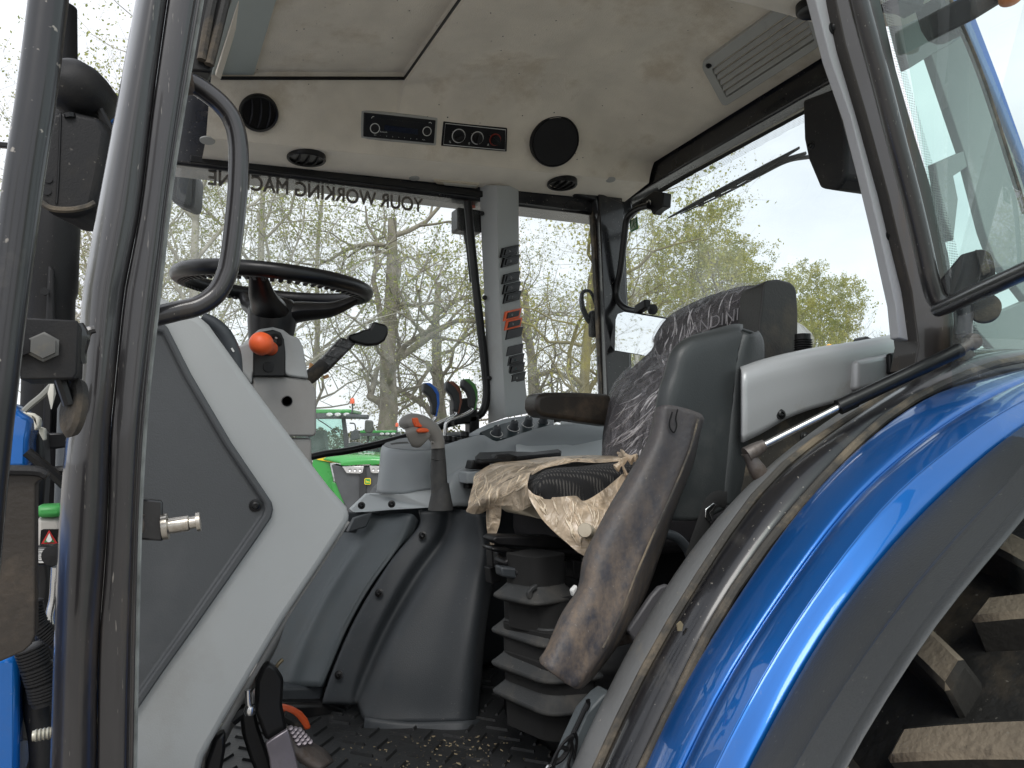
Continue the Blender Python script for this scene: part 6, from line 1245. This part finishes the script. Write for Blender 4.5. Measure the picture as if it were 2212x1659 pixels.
loft('front_drape', [
    P3([(1010, 1092, 1.52), (1050, 1062, 1.46), (1100, 1036, 1.40), (1148, 1020, 1.30)]),
    P3([(1006, 1106, 1.50), (1050, 1076, 1.43), (1100, 1056, 1.36), (1142, 1046, 1.26)]),
    P3([(1036, 1112, 1.47), (1066, 1092, 1.42), (1110, 1078, 1.34), (1146, 1068, 1.24)]),
    P3([(1060, 1094, 1.45), (1080, 1088, 1.40), (1120, 1092, 1.32), (1150, 1084, 1.22)]),
    P3([(1066, 1080, 1.46), (1086, 1084, 1.40), (1124, 1106, 1.31), (1152, 1094, 1.22)])], wrapb, cv1, k1=30, k2=8, disp=crumple(.005))
loft('corner_drape', [
    P3([(1048, 1090, 1.46), (1050, 1114, 1.46), (1054, 1150, 1.46), (1062, 1182, 1.46)]),
    P3([(1064, 1076, 1.44), (1066, 1110, 1.44), (1070, 1144, 1.44), (1070, 1176, 1.44)]),
    P3([(1080, 1080, 1.43), (1082, 1106, 1.43), (1080, 1134, 1.43), (1074, 1156, 1.43)])], wrapb, cv1, k1=22, k2=6, disp=crumple(.006))
loft('side_drape', [
    P3([(1142, 1058, 1.215), (1160, 1072, 1.205), (1200, 1076, 1.19), (1244, 1072, 1.18), (1262, 1082, 1.175), (1300, 1060, 1.18), (1345, 1022, 1.19)]),
    P3([(1146, 1078, 1.21), (1166, 1092, 1.20), (1205, 1096, 1.185), (1250, 1092, 1.17), (1282, 1090, 1.165), (1320, 1070, 1.17), (1360, 1020, 1.18)]),
    P3([(1158, 1100, 1.20), (1180, 1118, 1.19), (1220, 1122, 1.175), (1262, 1116, 1.16), (1296, 1106, 1.155), (1336, 1080, 1.16), (1372, 1010, 1.17)]),
    P3([(1180, 1130, 1.185), (1205, 1146, 1.175), (1238, 1150, 1.16), (1270, 1144, 1.15), (1300, 1130, 1.145), (1340, 1090, 1.15), (1378, 1006, 1.16)]),
    P3([(1216, 1164, 1.17), (1236, 1176, 1.16), (1256, 1182, 1.15), (1276, 1172, 1.14), (1300, 1150, 1.14), (1340, 1100, 1.14), (1382, 1002, 1.15)]),
    P3([(1250, 1195, 1.15), (1258, 1200, 1.145), (1266, 1202, 1.14), (1280, 1186, 1.13), (1304, 1160, 1.13), (1342, 1110, 1.13), (1384, 1000, 1.14)])], wrapb, cv1, k1=60, k2=8, disp=crumple(.004, 11, 30))
loft('top_ruffle', [
    P3([(1150, 1026, 1.25), (1180, 1010, 1.27), (1240, 1002, 1.28), (1300, 998, 1.29), (1345, 994, 1.29)]),
    P3([(1146, 1016, 1.28), (1176, 1000, 1.30), (1240, 992, 1.31), (1300, 990, 1.31), (1345, 986, 1.31)]),
    P3([(1150, 1012, 1.32), (1186, 1000, 1.34), (1240, 998, 1.35), (1300, 996, 1.35), (1350, 990, 1.35)])], wrapb, cv1, k1=40, k2=8, disp=crumple(.005, 14, 40))
kn = P3([(1345, 992, 1.20), (1362, 985, 1.18), (1384, 990, 1.16)])
for L_ in ([(1336, 985, 1.22), (1352, 990, 1.19), (1346, 1006, 1.18), (1352, 1024, 1.18)], [(1333, 978, 1.22), (1356, 988, 1.19), (1376, 990, 1.17)], [(1356, 988, 1.18), (1342, 1000, 1.18), (1330, 1012, 1.18)], [(1340, 972, 1.22), (1350, 984, 1.19), (1366, 996, 1.17)]):
    tube('knotted_strip', P3(L_), [.002, .007, .005, .009], wrapb, cv1, n=7, flat=.4)
# clear film over backrest and headrest
def off(L, d): return L
fb = loft('plastic_cover', [
    P3([(1299, 978, 1.68), (1301, 930, 1.70), (1318, 852, 1.71), (1340, 814, 1.71), (1376, 779, 1.70), (1412, 752, 1.67)]),
    P3([(1300, 995, 1.60), (1312, 935, 1.60), (1330, 865, 1.60), (1358, 826, 1.60), (1396, 790, 1.58), (1424, 770, 1.57)]),
    P3([(1330, 1000, 1.46), (1348, 940, 1.48), (1368, 872, 1.48), (1394, 834, 1.48), (1426, 800, 1.46), (1450, 778, 1.45)]),
    P3([(1390, 1006, 1.31), (1410, 945, 1.33), (1436, 880, 1.34), (1464, 840, 1.34), (1490, 810, 1.33), (1510, 790, 1.32)])],
    wrapc, None, k1=56, k2=14, disp=crumple(.009, 8, 20))
tag(fb, 'clear creased film wrapped round the seat backrest', 'plastic cover')
fh = loft('plastic_cover', [
    P3([(1410, 758, 1.64), (1408, 735, 1.66), (1416, 712, 1.67), (1446, 676, 1.67), (1500, 646, 1.62), (1560, 630, 1.57), (1600, 622, 1.5)]),
    P3([(1424, 790, 1.54), (1424, 745, 1.57), (1440, 715, 1.58), (1474, 672, 1.54), (1528, 636, 1.50), (1584, 620, 1.45), (1620, 616, 1.40)]),
    P3([(1444, 812, 1.42), (1458, 760, 1.44), (1478, 728, 1.43), (1516, 676, 1.40), (1564, 634, 1.36), (1608, 614, 1.34), (1640, 613, 1.30)]),
    P3([(1452, 815, 1.30), (1500, 790, 1.30), (1540, 750, 1.30), (1580, 700, 1.28), (1610, 640, 1.27), (1634, 614, 1.25), (1650, 614, 1.22)])],
    wrapc, None, k1=60, k2=14, disp=crumple(.008, 9, 26))
tag(fh, 'clear creased film bagged over the headrest', 'plastic cover')
loft('gathered_end', [P3([(1416, 768, 1.54), (1424, 800, 1.48), (1446, 816, 1.40)]), P3([(1436, 760, 1.50), (1444, 790, 1.42), (1450, 814, 1.36)]), P3([(1470, 760, 1.42), (1462, 790, 1.36), (1454, 812, 1.32)])], wrapc, fh, k1=20, k2=8, disp=crumple(.007, 14, 40))
loft('loose_end', [P3([(1722, 696, 1.26), (1738, 704, 1.28), (1754, 724, 1.30), (1756, 740, 1.32)]), P3([(1722, 720, 1.24), (1734, 724, 1.26), (1744, 734, 1.28), (1740, 748, 1.30)])], film('milky_film', (.6, .56, .54), .6, .9, .3, 10), fh, k1=12, k2=8, disp=crumple(.005))

# long sharp folds on the plastic, their highlights painted in as brighter film
from mathutils.bvhtree import BVHTree
rf_ = random.Random(12)
def folds(name, n, A_, B_, parents, r_=.0011, m=None, lift=.0015, span=(.15, .5)):
    """folds run over the sheet between points on A_ and points on B_"""
    bv = [BVHTree.FromPolygons([v.co+wloc(p) for v in p.data.vertices], [tuple(q.vertices) for q in p.data.polygons]) for p in parents]
    def pk(L, s): x = s*(len(L)-1); i = min(int(x), len(L)-2); return [L[i][k]+(L[i+1][k]-L[i][k])*(x-i) for k in range(2)]
    vs_, fs_ = [], []
    for _ in range(n):
        s = rf_.random(); a = pk(A_, s); b = pk(B_, min(1, max(0, s+rf_.uniform(-.12, .12)))); f0 = rf_.uniform(0, .7); f1 = min(1, f0+rf_.uniform(*span))
        pts = []; wob = rf_.uniform(-6, 6); ph = rf_.uniform(0, 6)
        for k in range(9):
            f = f0+(f1-f0)*k/8; u, v = [a[i]+(b[i]-a[i])*f for i in range(2)]; w_ = math.sin(f*9+ph)*4.0+wob*math.sin(3.1416*f)
            d = ray(u+w_, v+w_*.5).normalized(); best = None
            for t_ in bv:
                h = t_.ray_cast(CAM, d)
                if h[0] is not None and (best is None or h[3] < best): best = h[3]
            if best is not None: pts.append(CAM+d*(best-lift))
        if len(pts) < 4: continue
        q = rf_.choice((.5, .7, .9, 1.2, 2.0))*r_
        v1, f1_ = tube('x', pts, [q*.2, q, q*1.2, q*.8, q*.2], None, None, n=5, curve=2, ret=True); o = len(vs_); vs_ += v1; fs_ += [tuple(i+o for i in f) for f in f1_]
    return link(name, vs_, fs_, m or foldm, parents[0], smooth='all', kind='stuff')
def kids(o): return [o]+[c for c in o.children if c.type == 'MESH']
folds('film_creases', 46, [(1424, 780), (1450, 810), (1520, 775), (1620, 745)], [(1415, 716), (1450, 682), (1512, 648), (1580, 628), (1645, 618)], kids(fh))
folds('film_creases', 38, [(1402, 786), (1440, 815), (1455, 840), (1430, 900), (1410, 960)], [(1335, 835), (1308, 920), (1304, 970), (1330, 990), (1390, 1000)], kids(fb))
folds('wrap_creases', 60, [(1030, 1022), (1097, 1000), (1200, 990), (1330, 986)], [(1010, 1100), (1060, 1090), (1110, 1060), (1160, 1030)], kids(cv1), m=wfold, r_=.0012)
folds('wrap_creases', 45, [(1146, 1060), (1200, 1074), (1262, 1082), (1330, 1040)], [(1180, 1130), (1240, 1170), (1268, 1196), (1300, 1150)], kids(cv1), m=wfold, r_=.0012)
# ================================================================== TREES
def grow(seed, H, r0, style):
    """returns (limb verts/faces), (twig verts/faces), (leaf verts/faces), all around the origin"""
    rnd_ = random.Random(seed); LV, LF, TV, TF, FV, FF = [], [], [], [], [], []
    spread, wander, up, fork, nk, leafn, lsz = style
    def seg_tube(P, R_, n, Vv, Ff):
        a = None; base = len(Vv)
        for i, p in enumerate(P):
            d = (P[min(i+1, len(P)-1)]-P[max(i-1, 0)]).normalized()
            if a is None: a = Vector((1, .2, .1)) if abs(d.x) < .9 else Vector((0, 1, 0))
            a = (a-d*a.dot(d)).normalized(); b = d.cross(a)
            for j in range(n):
                q = 6.2832*j/n; Vv.append(p+(a*math.cos(q)+b*math.sin(q))*R_[i])
        for i in range(len(P)-1):
            for j in range(n): Ff.append((base+i*n+j, base+i*n+(j+1) % n, base+(i+1)*n+(j+1) % n, base+(i+1)*n+j))
    def rv(): return Vector((rnd_.gauss(0, 1), rnd_.gauss(0, 1), rnd_.gauss(0, 1)))
    def branch(p, d, L_, r_, lev):
        ns = (9, 7, 5, 4, 3)[lev]; P = [p]; R_ = [r_]; dd = d.copy()
        for i in range(ns):
            dd = (dd+rv()*wander*(.35 if lev == 0 else 1)*.5+Vector((0, 0, up if lev else .25))).normalized()
            P.append(P[-1]+dd*L_/ns); R_.append(r_*(1-(i+1)/ns*(.62 if lev == 0 else .75)))
        if lev == 0: R_[0] = r_*1.35
        n = (9, 6, 4, 3, 3)[lev]
        if lev <= 2: seg_tube(P, R_, n, LV, LF)
        else: seg_tube(P, R_, n, TV, TF)
        if lev == 4:
            for k in range(leafn):
                if rnd_.random() < .25: continue
                c = P[rnd_.randint(1, ns)]+rv()*.07; a = rv().normalized()*lsz*rnd_.uniform(.5, 1.2); b = a.cross(rv()).normalized()*lsz*rnd_.uniform(.35, .8); k0 = len(FV)
                FV.extend([c-a, c-b, c+a, c+b]); FF.append((k0, k0+1, k0+2, k0+3))
            return
        nc = nk[lev]
        for k in range(nc):
            s = (fork+(1-fork)*(k+rnd_.random()*.8)/nc) if lev == 0 else (.18+.82*(k+rnd_.random()*.7)/nc)
            x = min(s, .999)*ns; i = int(x); q = P[i].lerp(P[i+1], x-i); di = (P[i+1]-P[i]).normalized()
            a = R(rnd_.uniform(*spread)*(1 if lev else 1.05)); sd_ = (rv()-di*rv().dot(di)); sd_ = (sd_-di*sd_.dot(di)).normalized()
            if lev == 0:
                an = k*2.4+rnd_.random()*.7; sd_ = Vector((math.cos(an), math.sin(an), .1)); sd_ = (sd_-di*sd_.dot(di)).normalized()
            nd_ = (di*math.cos(a)+sd_*math.sin(a)).normalized()
            f_ = (.58, .62, .60, .58)[lev]*rnd_.uniform(.75, 1.2)*(1.1-.45*s if lev == 0 else 1.15-.4*s)
            branch(q, nd_, L_*f_, max(.0036, (R_[i]+(R_[min(i+1, ns)]-R_[i])*(x-i))*rnd_.uniform(.44, .64)), lev+1)
    branch(Vector((0, 0, 0)), Vector((rnd_.uniform(-.05, .05), rnd_.uniform(-.05, .05), 1)), H*.78, r0, 0)
    return (LV, LF), (TV, TF), (FV, FF)
OAK = ((38, 72), .62, .07, .26, (8, 7, 6, 4), 5, .055)
POP = ((34, 64), .40, .09, .20, (10, 6, 5, 4), 7, .05)
LEAFY = ((32, 66), .55, .09, .14, (10, 7, 6, 5), 28, .060)
BARE = ((26, 50), .35, .12, .15, (10, 6, 5, 4), 0, .04)
def mesh_of(name, v, f, m):
    me = bpy.data.meshes.new(name); me.from_pydata(v, [], f); me.materials.append(m); me.shade_smooth() if m not in (leafa, leafb, leafc) else None; return me
KINDS = {}
for nm, sd_, H_, r0_, st_, bk_, lf_ in (('oak', 11, 11.5, .36, OAK, ash, leafa), ('oak2', 23, 10.5, .30, OAK, ash, leafc), ('poplar', 5, 15, .17, POP, pale_bark, leafa), ('poplar2', 8, 14, .14, POP, pale_bark, leafc),
                                        ('leafy', 31, 11.5, .26, LEAFY, ash, leafb), ('lichen', 44, 11, .20, OAK, yell_bark, leafb), ('bare', 52, 7.5, .09, BARE, ash, leafa)):
    a, b, c = grow(sd_, H_, r0_, st_)
    KINDS[nm] = (mesh_of('trunk', a[0], a[1], bk_), mesh_of('twigs', b[0], b[1], bk_), mesh_of('leaves', c[0], c[1], lf_) if c[0] else None)
def tree(kind, u, t, label, rot=0., s=1., zb=None, lean=(0, 0), sxy=None, group='trees beyond the yard'):
    p = at(u, 930, t=t); zb = gz(p.x, p.y)-.1 if zb is None else zb
    e = empty({'oak': 'oak_tree', 'oak2': 'oak_tree', 'poplar': 'poplar_tree', 'poplar2': 'poplar_tree', 'leafy': 'leafy_tree', 'lichen': 'lichen_tree', 'bare': 'bare_tree'}[kind], (p.x, p.y, zb), label, 'tree', group)
    e.rotation_euler = (lean[0], lean[1], rot); k = sxy or s; e.scale = (k, k, s)
    tr = bpy.data.objects.new('trunk', KINDS[kind][0]); sc.collection.objects.link(tr); tr.parent = e
    cr = bpy.data.objects.new('crown', KINDS[kind][1]); sc.collection.objects.link(cr); cr.parent = e
    if KINDS[kind][2]: lv_ = bpy.data.objects.new('leaves', KINDS[kind][2]); sc.collection.objects.link(lv_); lv_.parent = cr
    return e
tree('oak', 830, 27, 'thick crooked oak behind the green tractors, in the middle of the side window', rot=1.2, s=1.15)
tree('poplar', 402, 21, 'pale slender poplar leftmost in the side window, beside the grab handle', rot=.5)
tree('poplar2', 362, 24, 'thin pale poplar half hidden by the grab handle', rot=2.1)
tree('poplar', 556, 24, 'pale poplar trunk rising behind the steering wheel', rot=3.4, s=1.05)
tree('poplar2', 655, 30, 'pale young poplar between the steering wheel and the crooked oak', rot=4.4, s=1.1)
tree('oak2', 960, 34, 'fine branched oak at the right of the side window', rot=2.5, s=1.15)
tree('lichen', 1262, 23, 'yellow lichened tree in the narrow corner window', rot=1.0, s=1.1)
tree('oak2', 1150, 32, 'grey twiggy oak beside the switch pillar', rot=4.0, s=1.05)
tree('poplar2', 1400, 30, 'tall twiggy tree by the small interior mirror', rot=1.8, s=.92)
tree('leafy', 1620, 34, 'round yellow-green leafy tree centred in the rear window', rot=.4, s=1.02, sxy=1.0)
tree('leafy', 1500, 42, 'leafy tree behind the seat headrest', rot=2.6, s=1.0)
tree('leafy', 1730, 40, 'low leafy tree at the right of the rear window', rot=4.2, s=.92)
tree('bare', 1898, 30, 'small bare leafless tree near the grey door pillar', rot=2.0, s=.92)
tree('poplar2', 150, 19, 'budding poplar behind the exhaust stack at the left edge', rot=2.9, s=.84)
tree('poplar2', -60, 20, 'budding tree cut by the left picture edge', rot=.3, s=.66)
tree('poplar2', 300, 26, 'budding poplar hidden behind the black door pillar', rot=5.3, s=1.0)
tree('oak2', 2100, 45, 'distant oak behind the quarter window', rot=5.3, s=.8)
# trees on the near side of the yard: only seen mirrored in paint and glass
for i, (x_, y_, k_) in enumerate(((-12, -22, 'oak'), (6, -26, 'oak2'), (22, -20, 'leafy'), (-26, -10, 'poplar'), (30, -4, 'oak2'), (-15, 13, 'oak'), (-24, 20, 'leafy'), (-10, 25, 'oak2'))):
    e = tree(k_, 1000, 20, ['oak reflected in the paint, behind the camera', 'wide oak opposite the tractor, behind the camera', 'leafy tree opposite the rear wheel, behind the camera', 'poplar ahead of the tractor, behind the camera', 'oak beyond the rear of the tractor', 'oak ahead of the blue tractor, outside the picture', 'leafy tree well ahead of the tractor, outside the picture', 'oak ahead and to the right, outside the picture'][i], rot=i*1.3)
    e.location = (x_, y_, -.1)
# hedge far off
hv, hf = [], []; rh = random.Random(3)
for i in range(26000):
    u_ = rh.uniform(-300, 2500); tt = rh.uniform(52, 60); p = at(u_, 930, t=tt); h_ = 2.6+1.0*noise.noise(Vector((u_*.012, 0, 0)))+.6*noise.noise(Vector((u_*.05, 2, 0)))
    c = V(p.x, p.y, -.6+h_*rh.random()**.7); a = Vector((rh.gauss(0, 1), rh.gauss(0, 1), rh.gauss(0, 1))).normalized()*.14; b = a.cross(Vector((rh.random(), rh.random(), 1))).normalized()*.09; k = len(hv)
    hv += [c-a, c-b, c+a, c+b]; hf.append((k, k+1, k+2, k+3))
tag(link('hedge', hv, hf, leafmat('hedge_leaf', (.09, .10, .05)), None, fix=False), 'low far hedge along the edge of the yard behind the trees', 'hedge', kind='stuff')

# ================================================================== GREEN TRACTORS
def green_tractor(du, dv, k, t, label, full=True, badge=True):
    """du, dv, k: where the machine stands and its size in view; t: distance of its nose"""
    def q(u, v, d=0.): 
        uu = 780+(u-780)*k+du; vv = 930+(v-930)*k+dv
        return at(uu, vv, t=t+d)
    g0 = at(780+du, 930+dv, t=t+1.5)
    G = empty('green_tractor', (g0.x, g0.y, gz(g0.x, g0.y)), label, 'tractor', 'green tractors parked beyond')
    fw = (ray(1000, 930)).normalized(); fw = V(fw.x, fw.y, 0).normalized()
    def pr2(nm, L, d, th, m, parent=G, bevel=.01, **kw): return prism(nm, [q(u, v, d) for u, v in L], fw*th, m, parent, bevel, **kw)
    hood = loft('hood', [[q(678, 986, 2.2), q(705, 977, 2.2), q(756, 975, 2.2), q(800, 977, 2.2), q(868, 984, 2.2)], [q(681, 989, .5), q(715, 982, .5), q(768, 981, .5), q(812, 983, .5), q(872, 992, .5)], [q(733, 1001, .05), q(745, 993, .05), q(780, 990, .05), q(815, 990, .05), q(868, 998, .05)], [q(733, 1004, .0), q(746, 1006, .0), q(780, 1004, .0), q(815, 1003, .0), q(866, 1006, .0)]], jdg, G, k1=24, k2=6, solid=-.02)
    pr2('hood_side', [(676, 990), (712, 1000), (722, 1046), (735, 1090), (700, 1180), (660, 1150)], .25, 1.6, jdg)
    pr2('yellow_stripe', [(676, 987), (693, 986), (722, 993), (734, 1001), (716, 999), (685, 993)], .22, .02, jdy, bevel=.004)
    gr_ = pr2('grille', [(716, 1004), (746, 1009), (815, 1007), (866, 1007), (878, 1012), (872, 1060), (862, 1110), (756, 1112), (738, 1076), (724, 1040)], .04, .5, jdk)
    pr2('grille_rib', [(777, 1010), (790, 1010), (792, 1108), (775, 1108)], .0, .05, MATS['grip_slate'], gr_)
    for L in ([(739, 1008), (786, 1007), (783, 1021), (778, 1023), (749, 1022)], [(798, 1006), (846, 1008), (838, 1022), (806, 1022), (801, 1020)]):
        hl = pr2('headlamp', L, -.02, .06, lens, gr_, .006)
        cu = sum(p[0] for p in L)/5; cv_ = sum(p[1] for p in L)/5-1
        for o_ in (-11, 0, 11): lathe('lamp_bowl', q(cu+o_, cv_, -.03), -fw, [(.028*k*t/14, 0), (.026*k*t/14, .012), (.012*k*t/14, .002), (.0001, .002)], steel, gr_, 12)
    if badge:
        bd = pr2('badge', [(789, 1033), (799, 1033), (801, 1035), (801, 1045), (799, 1047), (789, 1047), (787, 1045), (787, 1035)], -.02, .02, jdy, gr_, .003)
        pr2('badge_field', [(789.5, 1034.5), (798.5, 1034.5), (799.5, 1036), (799.5, 1044), (798.5, 1045.5), (789.5, 1045.5), (788.5, 1044), (788.5, 1036)], -.024, .004, jdg, gr_, .001)
        pr2('leaping_deer', [(790, 1038), (791.5, 1037), (792, 1039.5), (795, 1040), (798, 1040.5), (799, 1043.5), (797, 1042), (794, 1042), (791.5, 1043.8), (792, 1041.5), (790.5, 1040.5)], -.027, .003, jdy, gr_, 0)
    pr2('wheel_arch', [(716, 1040), (726, 1044), (738, 1062), (744, 1090), (736, 1120), (728, 1080), (718, 1056)], .1, .5, jdg)
    lathe('front_wheel', q(705, 1140, .8), V(fw.y, -fw.x, 0), [(.3, -.22), (.62, -.24), (.7, -.18), (.7, .18), (.62, .24), (.3, .22), (.0001, .2)], tyre, G, 28)
    lathe('front_wheel', q(880, 1140, .8), V(fw.y, -fw.x, 0), [(.3, -.22), (.62, -.24), (.7, -.18), (.7, .18), (.62, .24), (.3, .22), (.0001, .2)], tyre, G, 28)
    # cab
    rf = pr2('cab_roof', [(640, 884), (756, 884), (762, 889), (758, 893), (640, 893)], 2.6, 1.6, jdg, bevel=.02)
    un = pr2('roof_visor', [(640, 893), (760, 893), (759, 898), (740, 903), (640, 903)], 2.55, 1.6, jdk, bevel=.01)
    for u in (712, 730, 749): lathe('work_lamp', q(u, 895.5, 2.5), -fw, [(.055, -.02), (.055, .02), (.04, .03), (.0001, .03)], lens, un, 14, x=(0, 0, 1), sx=.75, sy=1.25)
    pr2('cab_glass', [(640, 902), (738, 902), (747, 960), (748, 985), (640, 985)], 2.8, .02, glassg, bevel=0)
    pr2('cab_interior', [(650, 930), (700, 930), (705, 985), (650, 985)], 3.4, .4, jdk)
    pr2('cab_pillar', [(737, 901), (745, 901), (752, 952), (753, 985), (745, 985), (741, 940)], 2.7, .1, jdk)
    pr2('cab_pillar', [(664, 901), (668, 901), (664, 985), (658, 985)], 2.7, .1, jdk)
    tube('cab_wiper', [q(686, 906, 2.7), q(705, 918, 2.7), q(728, 935, 2.7)], .012, jdk, G, n=5)
    tube('mirror_arm', [q(750, 899, 2.5), q(770, 900, 2.4), q(795, 901, 2.3)], .05*k, jdk, G, n=8)
    tube('mirror_rod', [q(756, 914, 2.5), q(766, 916, 2.4), q(768, 930, 2.4), q(766, 945, 2.4)], .015, jdk, G, n=6)
    mi_ = pr2('mirror', [(788, 909), (792, 907), (803, 908), (806, 912), (805, 932), (801, 936), (790, 935), (787, 930)], 2.2, .12, MATS['dull_bolt'], bevel=.03)
    bs_ = tube('beacon_stem', [q(758, 892, 2.5), q(761, 889, 2.5), q(761.5, 872, 2.5)], .018, jdk, G, n=8, curve=3)
    lathe('beacon', q(761, 872, 2.5), V(0, 0, 1), [(.05, 0), (.052, .03), (.048, .085), (.03, .12), (.0001, .13)], mat('beacon_amber', (.85, .13, .05), .25, coat=.6) if 'beacon_amber' not in MATS else MATS['beacon_amber'], G, 16)
    pr2('exhaust', [(752, 957), (762, 954), (782, 958), (784, 972), (778, 980), (748, 976)], 1.2, .3, jdk)
    lathe('hood_lamp', q(779, 971, 1.1), -fw, [(.045, 0), (.04, .02), (.0001, .02)], lens, G, 12, x=(0, 0, 1), sx=.7, sy=1.2)
    pr2('air_intake', [(757, 935), (766, 928), (772, 930), (774, 948), (757, 952)], 1.4, .3, jdk)
    lathe('rear_wheel', q(640, 1110, 3.6), V(fw.y, -fw.x, 0), [(.5, -.3), (.9, -.32), (1.0, -.25), (1.0, .25), (.9, .32), (.5, .3), (.0001, .25)], tyre, G, 32)
    lathe('rear_wheel', q(860, 1110, 3.6), V(fw.y, -fw.x, 0), [(.5, -.3), (.9, -.32), (1.0, -.25), (1.0, .25), (.9, .32), (.5, .3), (.0001, .25)], tyre, G, 32)
    return G
green_tractor(0, 0, 1, 14, 'green tractor with a yellow stripe, nearest beyond the side window', True)
green_tractor(90, 30, .66, 21, 'second green tractor, farther off, half hidden behind the joystick', True)
# small red and white car far off, in the gap beside the left pillar
c0 = at(112, 1075, t=13); fwc = V(1, .15, 0).normalized(); sdc = V(-.15, 1, 0).normalized(); zb = gz(c0.x, c0.y)
car = empty('parked_car', (c0.x, c0.y, zb), 'small red parked car in the gap beside the left door pillar', 'car')
def cp(a, h): return V(c0.x, c0.y, zb)+fwc*a+V(0, 0, h)
carred = mat('car_red', (.45, .04, .03), .3, coat=.8)
prism('body', [cp(-2, .35), cp(2, .35), cp(2.05, .75), cp(1.9, .95), cp(.9, 1.05), cp(-1.9, 1.0), cp(-2.1, .7)], sdc*1.6, carred, car, .06)
prism('cabin', [cp(-1.7, 1.0), cp(.9, 1.03), cp(.4, 1.5), cp(-1.3, 1.52)], sdc*1.5, MATS['jd'] if 'jd' in MATS else satin, car, .05)
for a in (-1.3, 1.3): lathe('wheel', cp(a, .32)-sdc*.02, sdc, [(.15, 0), (.31, 0), (.33, .03), (.33, .2), (.0001, .2)], tyre, car, 20)
prism('indicator', [cp(-.3, 1.15), cp(.1, 1.15), cp(.1, 1.3), cp(-.3, 1.3)], -sdc*.05, MATS['amber_lens'], car, .01)
prism('bumper', [cp(-.6, .55), cp(.8, .55), cp(.8, .72), cp(-.6, .72)], -sdc*.06, white, car, .02)
# orange beacon bar of a machine behind, peeping over the trim
ob_ = empty('orange_machine', at(1800, 930, t=16).to_2d().to_3d(), 'orange topped machine just showing above the light rear trim', 'machine')
bc = at(1800, 752, t=16)
prism('mast', [bc+V(-.25, 0, -.9), bc+V(.25, 0, -.9), bc+V(.25, 0, -.02), bc+V(-.25, 0, -.02)], (0, .3, 0), satin, ob_, .02)
for d in (-.12, .12): lathe('lamp', bc+V(d, 0, -.02), (0, 0, 1), [(.06, 0), (.06, .07), (.03, .1), (.0001, .1)], mat('beacon_yellow', (.85, .42, .03), .3), ob_, 14)
prism('arm', [at(u, v, t=15.5) for u, v in ((1858, 742), (1862, 730), (1872, 726), (1892, 734), (1930, 732), (1930, 742))], (0, .2, 0), satin, ob_, .01)
